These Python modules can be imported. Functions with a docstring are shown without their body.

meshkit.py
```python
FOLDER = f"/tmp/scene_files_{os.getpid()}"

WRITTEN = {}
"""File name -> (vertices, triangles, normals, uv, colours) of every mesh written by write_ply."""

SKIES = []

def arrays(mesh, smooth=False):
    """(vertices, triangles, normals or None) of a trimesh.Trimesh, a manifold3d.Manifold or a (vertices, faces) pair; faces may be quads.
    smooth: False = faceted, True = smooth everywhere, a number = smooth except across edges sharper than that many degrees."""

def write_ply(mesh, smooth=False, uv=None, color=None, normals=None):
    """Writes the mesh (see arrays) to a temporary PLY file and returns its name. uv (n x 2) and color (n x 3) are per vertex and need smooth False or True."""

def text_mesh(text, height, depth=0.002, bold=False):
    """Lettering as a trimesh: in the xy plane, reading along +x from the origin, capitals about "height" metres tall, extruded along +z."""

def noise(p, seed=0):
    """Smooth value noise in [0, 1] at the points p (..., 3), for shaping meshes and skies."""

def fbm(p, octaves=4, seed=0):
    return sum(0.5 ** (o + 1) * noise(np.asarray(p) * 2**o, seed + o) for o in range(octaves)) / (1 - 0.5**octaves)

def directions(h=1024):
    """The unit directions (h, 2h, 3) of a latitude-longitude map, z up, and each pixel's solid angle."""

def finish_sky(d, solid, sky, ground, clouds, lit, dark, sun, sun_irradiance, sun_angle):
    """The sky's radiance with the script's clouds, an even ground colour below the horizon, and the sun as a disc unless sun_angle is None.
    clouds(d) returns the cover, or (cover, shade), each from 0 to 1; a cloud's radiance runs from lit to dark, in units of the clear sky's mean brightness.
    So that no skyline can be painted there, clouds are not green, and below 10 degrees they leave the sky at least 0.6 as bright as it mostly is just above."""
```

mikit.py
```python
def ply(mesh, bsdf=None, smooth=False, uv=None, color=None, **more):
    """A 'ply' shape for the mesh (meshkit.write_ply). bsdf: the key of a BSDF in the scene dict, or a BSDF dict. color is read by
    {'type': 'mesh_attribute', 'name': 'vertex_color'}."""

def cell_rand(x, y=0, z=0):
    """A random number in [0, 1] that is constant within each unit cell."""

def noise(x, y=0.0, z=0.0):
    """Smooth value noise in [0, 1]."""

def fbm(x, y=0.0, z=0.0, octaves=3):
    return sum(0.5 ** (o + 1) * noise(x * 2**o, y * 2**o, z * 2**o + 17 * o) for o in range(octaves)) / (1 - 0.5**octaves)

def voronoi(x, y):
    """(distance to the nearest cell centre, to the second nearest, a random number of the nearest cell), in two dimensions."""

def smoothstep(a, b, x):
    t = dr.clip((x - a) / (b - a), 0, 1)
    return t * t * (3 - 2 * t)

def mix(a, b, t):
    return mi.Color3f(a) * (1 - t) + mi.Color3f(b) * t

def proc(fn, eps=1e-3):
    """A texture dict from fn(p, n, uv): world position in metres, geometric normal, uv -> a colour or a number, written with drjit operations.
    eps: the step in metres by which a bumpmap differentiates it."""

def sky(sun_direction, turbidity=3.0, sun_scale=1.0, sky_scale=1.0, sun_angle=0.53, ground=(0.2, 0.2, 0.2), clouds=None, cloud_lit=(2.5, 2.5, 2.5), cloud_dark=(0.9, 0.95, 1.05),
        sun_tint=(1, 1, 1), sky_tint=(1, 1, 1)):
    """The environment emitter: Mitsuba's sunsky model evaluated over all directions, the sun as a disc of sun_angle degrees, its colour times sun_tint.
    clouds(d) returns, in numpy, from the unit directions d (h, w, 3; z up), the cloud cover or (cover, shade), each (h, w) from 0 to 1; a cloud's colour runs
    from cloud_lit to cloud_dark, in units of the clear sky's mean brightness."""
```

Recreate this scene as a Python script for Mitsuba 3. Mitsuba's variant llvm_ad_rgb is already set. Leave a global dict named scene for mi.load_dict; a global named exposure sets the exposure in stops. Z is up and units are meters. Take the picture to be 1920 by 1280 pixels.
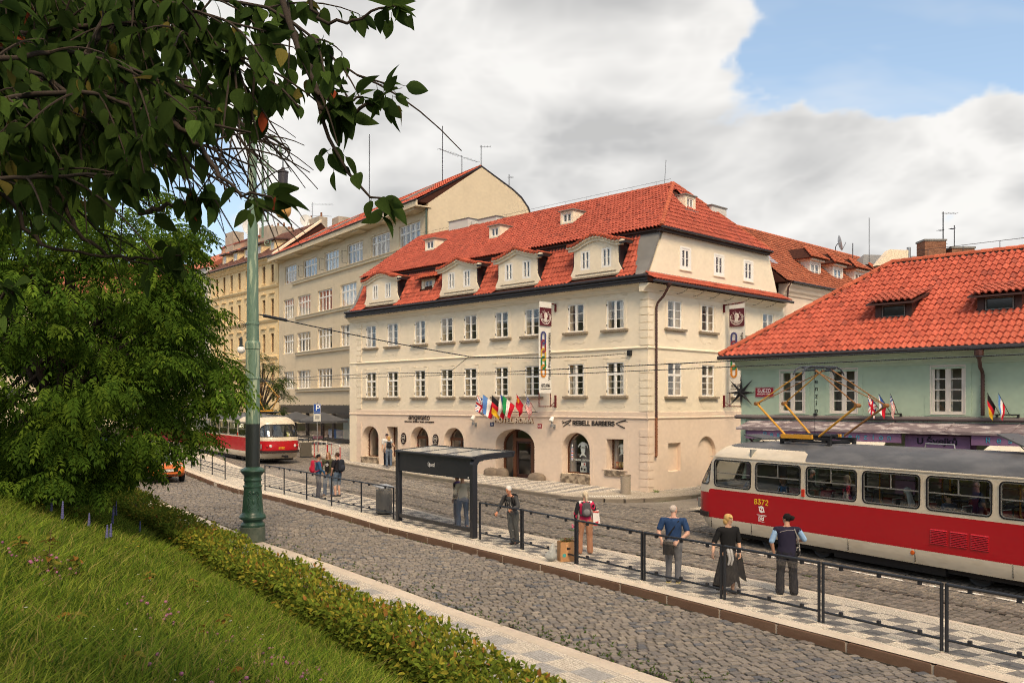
import math,random
import numpy as np,trimesh,mitsuba as mi,mikit,meshkit,drjit as dr
from mikit import proc,noise,fbm,voronoi,cell_rand,smoothstep,mix
from shapely.geometry import Polygon,box as sbox,LineString,Point
from shapely import affinity
from shapely.ops import unary_union
import manifold3d as m3
T4 = mi.ScalarTransform4f
scene,labels = {},{}
EYE = np.array([0.,0.,4.2])
FOV = 2 * math.degrees(math.atan(960 / 1670.))
# ---------------------------------------------------------------- camera, sky, exposure
scene['camera'] = {'type': 'perspective','fov': FOV,'fov_axis': 'x','near_clip': 0.1,'far_clip': 3000.,
       'principal_point_offset_y': -116 / 1280.,
       'to_world': T4().look_at(origin=[0,0,4.2],target=[0,10,4.2],up=[0,0,1])}
exposure = 2.78
SUN = (0.18,-0.80,0.88)

def sky_clouds(d):
 x,y,z = d[...,0],d[...,1],d[...,2]
 az,el = np.arctan2(x,y),np.arcsin(np.clip(z,-1,1))
 # cloud field on a curved shell, so that clouds shrink towards the horizon
 q = d / (np.maximum(z,0.0)[...,None] + 0.30)

 def puff(p,o,s):
  # billowy noise: round heads with creases between them
  t = 0
  for k in range(o):
   t = t + 0.55 ** k * (1 - np.abs(2 * meshkit.noise(p * 2.1 ** k + 7.3 * k,s + k) - 1))
  return t / ((1 - 0.55 ** o) / 0.45)
 w = np.stack([meshkit.fbm(q * 2.2 + a,3,3) - .5 for a in (5.0,9.0,13.0)],-1)
 big = meshkit.fbm(q * 1.3 + w * .5 + 11.3,5,1)
 bil = puff(q * 3.4 + w * .8,6,9)
 thin = meshkit.fbm(q * np.array([2.2,6.0,7.0]) + w * 1.5,5,31)

 def blob(a,e,ra,re,wt,rot=0.):
  r = math.radians
  da = np.angle(np.exp(1j * (az - r(a)))) * np.cos(el)
  de = el - r(e)
  c,s = math.cos(r(rot)),math.sin(r(rot))
  return wt * np.exp(-(((da * c + de * s) / r(ra)) ** 2 + ((-da * s + de * c) / r(re)) ** 2) ** 1.5)
 # the weather: one tall heap of cumulus up the street, a chain of lower heaps to its right, clear air above that chain and low on the left
 f = (big - .5) * 1.3 + (bil - .62) * 1.55
 f = f + blob(-2,22,15.5,15,1.0) + blob(19,10.2,8.5,3.9,.85,18) + blob(31.5,9.5,5,5.5,.8) + blob(10,9,7,4,.5)
 f = f - blob(25,23,13,7.5,1.0,8) - blob(-22,15,7,8,.6) - blob(21,5.5,9,2.2,.55) - blob(12.5,16.5,2.5,1.6,.25)
 cover = np.clip((f - .04) / .20,0,1)
 cover = cover * cover * (3 - 2 * cover)
 veil = np.clip((thin - .52) / .3,0,1) * .40 * np.exp(-(((el - math.radians(19)) / .10) ** 2)) + .10
 lump = puff(q * 2.6 + w + 3.7,5,21)
 shade = np.clip(.50 + (.60 - lump) * 2.3 + np.clip(f - .55,-.4,.8) * .38,0,1) * cover
 return np.clip(cover * .95 + (1 - cover) * veil,0,1),shade

scene['sky'] = mikit.sky(SUN,turbidity=3.5,sun_scale=0.40,sun_angle=22,clouds=sky_clouds,
       cloud_lit=(1.70,1.65,1.57),cloud_dark=(1.0,.98,.95),sun_tint=(1.0,0.94,0.85),sky_tint=(1.02,.92,.78))
labels['sky'] = {'kind': 'structure'}

# ---------------------------------------------------------------- helpers
def uniq(k):
 if k not in scene and k not in labels:
  return k
 i = 1
 while f'{k}_{i:03d}' in scene or f'{k}_{i:03d}' in labels:
  i += 1
 return f'{k}_{i:03d}'

_taken = {}

def fresh(k):
 n = _taken.get(k,0)
 _taken[k] = n + 1
 return k if n == 0 else f'{k}_{n:03d}'

def thing(name,label,cat,group=None,mesh=None,mat=None,smooth=False,kind=None):
 k = fresh(name)
 labels[k] = {'label': label,'category': cat}
 if group:
  labels[k]['group'] = group
 if kind:
  labels[k]['kind'] = kind
 if mesh is not None:
  scene[k] = mikit.ply(mesh,mat,smooth=smooth)
 return k

def struct(name,mesh,mat,smooth=False,kind='structure',**kw):
 k = fresh(name)
 labels[k] = {'kind': kind}
 if mesh is not None:
  scene[k] = mikit.ply(mesh,mat,smooth=smooth,**kw)
 return k

def pack(c):
 """a colour per vertex as a uv pair (two 8-bit channels in u, one in v), read back by coat_fn: pieces of many colours share one material"""
 q = np.floor(np.sqrt(np.clip(np.asarray(c,float),0,1)) * 255 + .5)
 return np.stack([q[:,0] * 256 + q[:,1] + .5,q[:,2] + .5],-1)

def coat_fn(p,n,uv):
 a = dr.floor(uv.x)
 r = dr.floor(a / 256)
 g,b = (a - r * 256) / 255,dr.floor(uv.y) / 255
 r = r / 255
 return mi.Color3f(r * r,g * g,b * b)

def ply(mesh,m,smooth=False,color=None,**kw):
 return mikit.ply(mesh,m,smooth=smooth,uv=None if color is None else pack(color),**kw)

def part(parent,name,mesh,mat,smooth=False,label=None,kind=None,**kw):
 k = fresh(parent + '__' + name)
 if mesh is not None:
  scene[k] = ply(mesh,mat,smooth=smooth,**kw)
 if label or kind:
  labels[k] = {}
  if label:
   labels[k]['label'] = label
  if kind:
   labels[k]['kind'] = kind
 return k

def TM(v,f):
 return trimesh.Trimesh(np.asarray(v,float),np.asarray(f,int),process=False)

def cat(*ms):
 ms = [m for m in (ms[0] if len(ms) == 1 and isinstance(ms[0],(list,tuple)) else ms) if m is not None]
 vs,fs,o = [],[],0
 for m in ms:
  vs.append(np.asarray(m.vertices)); fs.append(np.asarray(m.faces) + o); o += len(m.vertices)
 return TM(np.vstack(vs),np.vstack(fs))

_BF = np.array([[0,2,1],[0,3,2],[4,5,6],[4,6,7],[0,1,5],[0,5,4],[1,2,6],[1,6,5],[2,3,7],[2,7,6],[3,0,4],[3,4,7]])

def box(x0,x1,y0,y1,z0,z1):
 return TM([[x0,y0,z0],[x1,y0,z0],[x1,y1,z0],[x0,y1,z0],[x0,y0,z1],[x1,y0,z1],[x1,y1,z1],[x0,y1,z1]],_BF)

def hexa(b,t):
 """a solid with a quad bottom b and a quad top t, both counter-clockwise from above"""
 return TM(list(b) + list(t),_BF)

def chbox(x0,x1,y0,y1,z0,z1,c=0.01):
 m = m3.Manifold.hull_points(np.array([[x + sx * c * (a == 0),y + sy * c * (a == 1),z + sz * c * (a == 2)]
  for x,sx in ((x0,1),(x1,-1)) for y,sy in ((y0,1),(y1,-1)) for z,sz in ((z0,1),(z1,-1)) for a in (0,1,2)]))
 return fromm(m)

def fromm(m):
 k = m.to_mesh()
 return TM(k.vert_properties[:,:3],k.tri_verts)

def tom(m):
 m = m.copy(); m.merge_vertices()
 return m3.Manifold(m3.Mesh(np.asarray(m.vertices,np.float32),np.asarray(m.faces,np.uint32)))

def tube(pts,r,n=7,cap=True):
 p = np.asarray(pts,float)
 t = np.gradient(p,axis=0)
 t /= np.linalg.norm(t,axis=1,keepdims=True) + 1e-12
 a = np.zeros_like(p)
 ref = np.array([0,0,1.]) if abs(t[0,2]) < 0.9 else np.array([1.,0,0])
 for i in range(len(p)):
  v = np.cross(t[i],ref)
  v /= np.linalg.norm(v) + 1e-12
  a[i] = v
  ref = np.cross(v,t[i])
 b = np.cross(a,t)
 ang = np.arange(n) * 2 * np.pi / n
 r = np.broadcast_to(np.asarray(r,float),(len(p),))
 v = p[:,None] + r[:,None,None] * (np.cos(ang)[None,:,None] * a[:,None] + np.sin(ang)[None,:,None] * b[:,None])
 i,j = np.meshgrid(np.arange(len(p) - 1),np.arange(n),indexing='ij')
 q = np.stack([i * n + j,i * n + (j + 1) % n,(i + 1) * n + (j + 1) % n,(i + 1) * n + j],-1).reshape(-1,4)
 f = np.vstack([q[:,[0,1,2]],q[:,[0,2,3]]])
 v = v.reshape(-1,3)
 if cap:
  e = (len(p) - 1) * n
  f = np.vstack([f,[[0,k + 1,k] for k in range(1,n - 1)],[[e,e + k,e + k + 1] for k in range(1,n - 1)]])
 return TM(v,f)

def lathe(prof,n=24,c=(0,0)):
 p = np.asarray(prof,float)
 ang = np.arange(n) * 2 * np.pi / n
 v = np.stack([c[0] + p[:,None,0] * np.cos(ang),c[1] + p[:,None,0] * np.sin(ang),np.broadcast_to(p[:,None,1],(len(p),n))],-1).reshape(-1,3)
 i,j = np.meshgrid(np.arange(len(p) - 1),np.arange(n),indexing='ij')
 q = np.stack([i * n + j,i * n + (j + 1) % n,(i + 1) * n + (j + 1) % n,(i + 1) * n + j],-1).reshape(-1,4)
 return TM(v,np.vstack([q[:,[0,1,2]],q[:,[0,2,3]]]))

def prism(poly,h):
 gs = getattr(poly,'geoms',[poly])
 return cat([trimesh.creation.extrude_polygon(g,h,engine='earcut') for g in gs if g.area > 1e-7])

def xf(m,M):
 v = np.asarray(m.vertices) @ M[:3,:3].T + M[:3,3]
 f = np.asarray(m.faces)
 return TM(v,f[:,::-1] if np.linalg.det(M[:3,:3]) < 0 else f)

def rotz(a,t=(0,0,0)):
 c,s = math.cos(a),math.sin(a)
 M = np.eye(4); M[:2,:2] = [[c,-s],[s,c]]; M[:3,3] = t
 return M

def axes(o,x,y,z=None):
 M = np.eye(4); M[:3,0] = x; M[:3,1] = y
 M[:3,2] = np.cross(x,y) if z is None else z
 M[:3,3] = o
 return M

def unit(v):
 v = np.asarray(v,float)
 return v / np.linalg.norm(v)

class Face:
 """a facade: x runs along it, y out of the wall, z up"""
 def __init__(s,o,d,out):
  s.d = unit([d[0],d[1],0]); s.n = unit([out[0],out[1],0]); s.o = np.array([o[0],o[1],0.])
  s.M = axes(s.o,s.d,s.n,[0,0,1])

 def __call__(s,m):
  return xf(m,s.M)

 def p(s,x,y,z):
  return s.o + s.d * x + s.n * y + np.array([0,0,z])

SWAP = np.array([[1,0,0,0],[0,0,1,0],[0,1,0,0],[0,0,0,1.]])

def slab(poly,y0,y1):
 """polygon in (x, z) made into a slab from y0 to y1"""
 m = xf(prism(poly,y1 - y0),SWAP)
 m.vertices[:,1] += y0
 return m

def ring(poly,w,y0,y1):
 return slab(poly.buffer(w,join_style=2).difference(poly),y0,y1)

def profile(pts,x0,x1):
 """moulding: polygon of (y, z) swept along x"""
 m = prism(Polygon(pts),x1 - x0)
 M = np.array([[0,0,1,x0],[1,0,0,0],[0,1,0,0],[0,0,0,1.]])
 return xf(m,M)

def arch(x0,x1,z0,zs,zt,n=14):
 """opening with upright sides up to zs and a curved top up to zt"""
 c,r = (x0 + x1) / 2,(x1 - x0) / 2
 a = np.linspace(0,np.pi,n)
 return Polygon([(x0,z0),(x1,z0)] + [(c + r * math.cos(t),zs + (zt - zs) * math.sin(t)) for t in a])

def spiral(turns,r0,r1,n=24,start=0.):
 t = np.linspace(0,1,n)
 a = start + t * turns * 2 * np.pi
 r = r0 + (r1 - r0) * t
 return np.stack([r * np.cos(a),r * 0,r * np.sin(a)],-1)

def text(s,h,depth=0.004,bold=False,center=False):
 m = meshkit.text_mesh(s,h,depth,bold)
 if center:
  b = m.bounds
  m.vertices -= [(b[0][0] + b[1][0]) / 2,(b[0][1] + b[1][1]) / 2,0]
 return m

def upright(m):
 """lettering from the xy plane into the (x, z) plane of a wall, facing -y ... flipped by Face as needed"""
 return xf(m,SWAP)

def mat(name,color,rough=0.6,spec=0.4,bump=None,bump_scale=1.0,two=True,**kw):
 c = color if isinstance(color,dict) else {'type': 'rgb','value': [float(x) for x in color]}
 b = {'type': 'principled','base_color': c,'roughness': float(rough),'specular': float(spec),**kw}
 if bump is not None:
  b = {'type': 'bumpmap','arbitrary': bump,'scale': float(bump_scale),'b': b}
 scene[name] = {'type': 'twosided','b': b} if two else b
 return name

def vcol(name,rough=0.7,spec=0.3,**kw):
 return mat(name,proc(coat_fn),rough,spec,**kw)

def leafmat(name,rough=0.5,trans=0.6):
 scene[name] = {'type': 'principledthin','base_color': proc(coat_fn),'roughness': rough,'diff_trans': trans}
 return name

RNG = np.random.default_rng(7)

def spread(parent,name,variants,mats4,bsdf,colors,n_single=300,order=None,mass='field',smooth=False):
 """many alike pieces under a part: the n_single that show largest as entries of their own, the rest joined.
 variants: meshes at the origin; mats4 (n, 4, 4); colors (n, 3) per piece."""
 n = len(mats4)
 if n == 0:
  return
 which = RNG.integers(0,len(variants),n)
 if order is None:
  order = np.linalg.norm(mats4[:,:3,3] - EYE,axis=1)
 rank = np.argsort(order)
 single = rank[:n_single]
 rest = rank[n_single:]
 # a few palette tones shared by the single pieces
 if len(single):
  k = min(8,len(single))
  tone = colors[single[np.linspace(0,len(single) - 1,k).astype(int)]]
  plys = {}
  for i in single:
   t = int(np.argmin(((tone - colors[i]) ** 2).sum(1)))
   key = (which[i],t)
   if key not in plys:
    m = variants[which[i]]
    plys[key] = ply(m,bsdf,smooth=smooth,color=np.tile(tone[t],(len(m.vertices),1)))
   scene[fresh(parent + '__' + name)] = {**plys[key],'to_world': T4(mats4[i])}
 if len(rest):
  V,F,C,o = [],[],[],0
  for w,m in enumerate(variants):
   idx = rest[which[rest] == w]
   if not len(idx):
    continue
   v0,f0 = np.asarray(m.vertices),np.asarray(m.faces)
   v = (np.einsum('kij,nj->kni',mats4[idx][:,:3,:3],v0) + mats4[idx][:,None,:3,3]).reshape(-1,3)
   f = (f0[None] + (np.arange(len(idx)) * len(v0))[:,None,None]).reshape(-1,3)
   V.append(v); F.append(f + o); C.append(np.repeat(colors[idx],len(v0),0)); o += len(v)
  part(parent,name + '_' + mass,TM(np.vstack(V),np.vstack(F)),bsdf,smooth=smooth,kind='stuff',color=np.vstack(C))

def mats_from(o,x,y,z):
 M = np.tile(np.eye(4),(len(o),1,1))
 M[:,:3,0] = x; M[:,:3,1] = y; M[:,:3,2] = z; M[:,:3,3] = o
 return M

def jitter(base,n,s=0.15,hue=0.04):
 base = np.asarray(base,float)
 return np.clip(base * (1 + RNG.normal(0,s,(n,1))) * (1 + RNG.normal(0,hue,(n,3))),0.004,0.95)

# street axes: u runs up the street (away from the camera, to the left), v across it
AU,AV = np.array([-.5466,.8374]),np.array([.8374,.5466])

def UV(u,v):
 return AU * u + AV * v

def zroad(u):
 return np.interp(u,[-100,27,35,55,200],[0,0,.22,.42,3.2])

def zg(x,y):
 return zroad(np.asarray(x) * AU[0] + np.asarray(y) * AU[1])

def gp(x,y,dz=0.):
 return np.array([x,y,float(zg(x,y)) + dz])

# ---------------------------------------------------------------- materials
def stucco_fn(c,c2,streak=0.12):
 def fn(p,n,uv):
  a = fbm(p.x * 0.9 + p.y * 0.7,p.z * 0.8,p.y * 0.9,4)
  b = fbm(p.x * 7.0,p.y * 7.0,p.z * 7.0,3)
  s = fbm(p.x * 3.0 + 7,p.y * 3.0,p.z * 0.25,3)
  t = dr.clip((a - 0.35) * 1.4,0,1) * 0.55 + dr.clip((s - 0.5) * 2.2,0,1) * 0.45
  return mix(c,c2,t) * (0.93 + 0.14 * b)
 return fn

CREAM = mat('stucco_cream',proc(stucco_fn((.75,.66,.515),(.68,.59,.45))),0.85,0.2)
PEACH = mat('stucco_peach',proc(stucco_fn((.69,.56,.45),(.62,.49,.385))),0.85,0.2)
TRIM = mat('stucco_trim',(.70,.60,.45),0.8,0.2)
BEIGE = mat('stucco_beige',proc(stucco_fn((.60,.505,.365),(.53,.44,.315))),0.85,0.2)
YELL = mat('stucco_yellow',proc(stucco_fn((.70,.54,.31),(.62,.46,.26))),0.85,0.2)
MINT = mat('stucco_mint',proc(stucco_fn((.375,.475,.365),(.33,.42,.325))),0.8,0.25)
WHITEW = mat('white_paint',(.74,.72,.68),0.45,0.4)
OFFW = mat('white_frame_old',(.62,.57,.51),0.5,0.4)
CURT = mat('curtain_white',(.55,.54,.50),0.9,0.1)
CURTD = mat('curtain_dull',(.20,.22,.19),0.9,0.1)
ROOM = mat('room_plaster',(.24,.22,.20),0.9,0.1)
WOOD = mat('door_wood',(.115,.045,.022),0.5,0.4)
WOODR = mat('wood_dark',(.05,.022,.018),0.5,0.4)
SILLST = mat('sill_stone',proc(lambda p,n,uv: mix((.20,.155,.115),(.30,.25,.19),fbm(p.x * 6,p.y * 6,p.z * 6,3))),0.85,0.2)
STONE = mat('old_stone',proc(lambda p,n,uv: mix((.13,.10,.075),(.42,.34,.25),smoothstep(.3,.7,fbm(p.x * 5,p.y * 5,p.z * 5,4)))),0.9,0.2)
GUTT = mat('gutter_metal',(.022,.016,.018),0.45,0.5)
PIPE = mat('downpipe_brown',(.055,.022,.018),0.4,0.5)
PIPEC = mat('downpipe_copper',(.20,.075,.035),0.45,0.5)
FLASH = mat('sheet_metal',proc(lambda p,n,uv: mix((.13,.125,.115),(.19,.18,.165),fbm(p.x * 2,p.y * 2,p.z * 2,3))),0.55,0.5)
BLACK = mat('black_paint',(.012,.012,.014),0.4,0.5)
RAILM = mat('rail_paint',(.013,.015,.020),0.42,0.5)
DSTEEL = mat('dark_steel',(.03,.03,.032),0.45,0.5)
STEEL = mat('bare_steel',(.35,.35,.35),0.35,0.5,metallic=0.9)
GREYP = mat('grey_paint',(.22,.22,.225),0.5,0.5)
TILEM = vcol('roof_tile_clay',0.75,0.25)
ROOFB = mat('roof_underlay',(.055,.022,.016),0.9,0.1)
SETT = vcol('granite_sett',0.62,0.35)
ANY = vcol('painted_any',0.6,0.35)
FAB = vcol('fabric_any',0.9,0.15)
SKIN = vcol('skin_any',0.55,0.35)
LEAF = leafmat('leaf_thin',0.55,0.75)
BARK = mat('bark',proc(lambda p,n,uv: mix((.022,.016,.012),(.05,.038,.03),fbm(p.x * 18,p.y * 18,p.z * 5,3))),0.9,0.2)
scene['pane_glass'] = {'type': 'thindielectric','int_ior': 1.5}
GLASS = 'pane_glass'
scene['tint_glass'] = {'type': 'thindielectric','int_ior': 1.5,'specular_transmittance': {'type': 'rgb','value': [.82,.85,.85]}}
TGLASS = 'tint_glass'

def brick_pat(p,n,uv):
 return mix((.12,.05,.032),(.30,.15,.09),fbm(p.x * 3,p.y * 3,p.z * 9,3))

BRICK = mat('chimney_brick',proc(brick_pat),0.9,0.2)

def colored(m,c):
 return np.tile(np.asarray(c,float),(len(m.vertices),1))

def cpart(parent,name,m,c,mt=None,smooth=False,**kw):
 """a part with one plain colour through a shared vertex-colour material"""
 if smooth not in (True,False):
  m = trimesh.graph.smooth_shade(m,angle=np.radians(smooth),facet_minarea=None); smooth = True
 return part(parent,name,m,mt or ANY,smooth=smooth,color=colored(m,c),**kw)

def multi(meshes_colors):
 """one mesh of several coloured pieces: (mesh, colours)"""
 m = cat([a for a,_ in meshes_colors])
 return m,np.vstack([colored(a,c) for a,c in meshes_colors])

# ---------------------------------------------------------------- ground, streets, pavements
def pl(pts):
 return np.array(pts,float)

NEARK = pl([(-20,10.2),(5,9.6),(10.5,9.3),(15.5,8.95),(21.7,8.75),(30,8.2),(37,7.75),(43.5,7.65),(60,8.2),(95,10.5)])      # lane edge on the hill side, (u, v)
PLATK = pl([(-20,13.1),(7,13.1),(15,13.05),(19.5,12.85),(24,12.65),(30,12.35),(33,12.05),(37.4,11.7),(39.5,11.35),(43,11.3),(50,11.6),(60,12.2),(95,14.5)])
PLATF = pl([(-20,15.95),(12,15.9),(25,15.35),(40,14.6),(52,14.9),(60,15.6),(95,18)])
FARK = pl([(31.0,22.76),(33.3,22.31),(42,21.6),(51,21.37),(58,21.9),(64,22.8),(95,26)])

def ev(line,u):
 return np.interp(u,line[:,0],line[:,1])

def strip(us,lo,hi,dz,nv=2):
 """sheet between two lines v = lo(u) and v = hi(u)"""
 us = np.asarray(us,float)
 t = np.linspace(0,1,nv)
 v = lo[:,None] * (1 - t) + hi[:,None] * t
 x = AU[0] * us[:,None] + AV[0] * v
 y = AU[1] * us[:,None] + AV[1] * v
 z = np.broadcast_to(zroad(us)[:,None] + dz,x.shape)
 P = np.stack([x,y,z],-1).reshape(-1,3)
 i,j = np.meshgrid(np.arange(len(us) - 1),np.arange(nv - 1),indexing='ij')
 q = np.stack([i * nv + j,(i + 1) * nv + j,(i + 1) * nv + j + 1,i * nv + j + 1],-1).reshape(-1,4)
 return TM(P,np.vstack([q[:,[0,1,2]],q[:,[0,2,3]]])[:,::-1])

def suv(p):
 return p.x * AU[0] + p.y * AU[1],p.x * AV[0] + p.y * AV[1]

def bed_fn(p,n,uv):
 moss = smoothstep(.50,.66,fbm(p.x * .9,p.y * .9,3.0,3)) * smoothstep(.35,.6,noise(p.x * 9,p.y * 9))
 return mix(mix((.018,.016,.013),(.040,.034,.028),fbm(p.x * 12,p.y * 12,0,2)),(.035,.055,.012),moss)

mat('road_bed',proc(bed_fn),0.95,0.1)

def cobble_far_fn(p,n,uv):
 u,v = suv(p)
 row = dr.floor(u / .17)
 a = u / .17 - row
 w = v / .19 + .5 * (row - 2 * dr.floor(row / 2))
 b = w - dr.floor(w)
 joint = dr.minimum(dr.minimum(a,1 - a),dr.minimum(b,1 - b))
 tone = cell_rand(row,dr.floor(w))
 return mix((.03,.026,.022),mix((.10,.088,.076),(.22,.195,.17),tone),smoothstep(.02,.14,joint))

mat('cobbles_far',proc(cobble_far_fn),0.8,0.25)

def mosaic(u,v,size,d1=(.115,.115,.120),l1=(.46,.42,.355)):
 """small stone mosaic: light and dark squares made of stones a few centimetres wide"""
 cu,cv = dr.floor(u / size),dr.floor(v / size)
 odd = (cu + cv) - 2 * dr.floor((cu + cv) / 2)
 s = .062
 ru = dr.floor(u / s)
 sv = v / s + .37 * cell_rand(ru,3)
 fu,fv = u / s - ru,sv - dr.floor(sv)
 rnd = cell_rand(ru,dr.floor(sv),5)
 joint = smoothstep(.03,.16,dr.minimum(dr.minimum(fu,1 - fu),dr.minimum(fv,1 - fv)))
 return odd,rnd,joint

def platform_fn(p,n,uv):
 u,v = suv(p)
 odd,rnd,joint = mosaic(u + .12 * v,v + .02 * u,.40)
 worn = fbm(p.x * .5,p.y * .5,1.0,3)
 edge = smoothstep(15.40,15.44,v + .02 * (u - 12))
 vv = v + .025 * dr.maximum(u - 19,0)
 edge = dr.maximum(edge,1 - smoothstep(13.52,13.56,vv))
 dark = odd * (1 - edge)
 c = mix((.40,.355,.29),(.50,.455,.38),rnd)
 c = mix(c,mix((.085,.085,.088),(.165,.16,.155),rnd),dark)
 c = c * (.78 + .35 * worn)
 return mix((.13,.11,.085),c,joint * .8 + .2)

mat('platform_mosaic',proc(platform_fn),0.8,0.25)

def pave_far_fn(p,n,uv):
 # pavement before the hotel: pale mosaic with slanted dark lozenges, plain brown-grey stones by the corner
 u,v = suv(p)
 odd,rnd,joint = mosaic(u + .55 * v,v * 1.0 - .10 * u,.46)
 plain = 1 - smoothstep(31.2,32.2,u + .3 * (v - 23))
 c = mix((.42,.375,.31),(.54,.49,.41),rnd)
 c = mix(c,mix((.15,.15,.15),(.24,.23,.22),rnd),odd * (1 - plain))
 c = mix(c,mix((.26,.225,.18),(.38,.335,.27),rnd),plain)
 c = c * (.8 + .3 * fbm(p.x * .6,p.y * .6,2.0,3))
 return mix((.15,.125,.10),c,joint * .7 + .3)

mat('pavement_mosaic',proc(pave_far_fn),0.85,0.2)

def pave_near_fn(p,n,uv):
 u,v = suv(p)
 _,rnd,joint = mosaic(u,v,.5)
 w = ev_tex(u) - v                  # distance from the kerb towards the hill
 ca,cb = dr.floor(u / .62),dr.floor((w - .16) / .44)
 odd = (ca + cb) - 2 * dr.floor((ca + cb) / 2)
 dark = odd * smoothstep(.16,.175,w)
 c = mix((.40,.35,.285),(.52,.47,.39),rnd)
 c = mix(c,mix((.25,.245,.235),(.35,.34,.325),rnd),dark)
 c = c * (.8 + .32 * fbm(p.x * .7,p.y * .7,4.0,3))
 return mix((.15,.125,.10),c,joint * .75 + .25)

def ev_tex(u):
 r = 9.3 + (u - 10.5) * (-.070)
 r = dr.select(u > 15.5,8.95 + (u - 15.5) * (-.0323),r)
 r = dr.select(u > 21.7,8.75 + (u - 21.7) * (-.0663),r)
 return r - .33

mat('pavement_near',proc(pave_near_fn),0.85,0.2)

# the platform kerb has a brown face and a pale top; the near kerb is plain granite
mat('kerb_pale',proc(lambda p,n,uv: mix((.36,.30,.235),(.48,.415,.335),fbm(p.x * 1.7,p.y * 1.7,p.z * 6,3)) * (.88 + .24 * fbm(p.x * 40,p.y * 40,p.z * 40,2))),.8,.25)
mat('kerb_brown',proc(lambda p,n,uv: mix((.12,.066,.042),(.19,.12,.082),fbm(p.x * 1.7,p.y * 1.7,p.z * 6,3)) * (.85 + .3 * fbm(p.x * 40,p.y * 40,p.z * 40,2))),.8,.25)
mat('kerb_grey',proc(lambda p,n,uv: mix((.15,.125,.10),(.25,.215,.175),fbm(p.x * 1.7,p.y * 1.7,p.z * 6,3)) * (.85 + .3 * fbm(p.x * 40,p.y * 40,p.z * 40,2))),.8,.25)
mat('asphalt_street',proc(lambda p,n,uv: mix((.115,.10,.085),(.19,.17,.145),fbm(p.x * .8,p.y * .8,0,4)) * (.85 + .3 * noise(p.x * 60,p.y * 60))),.85,.25)

US = np.concatenate([np.arange(-20,60,1.0),np.arange(60,96,4.0)])
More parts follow.
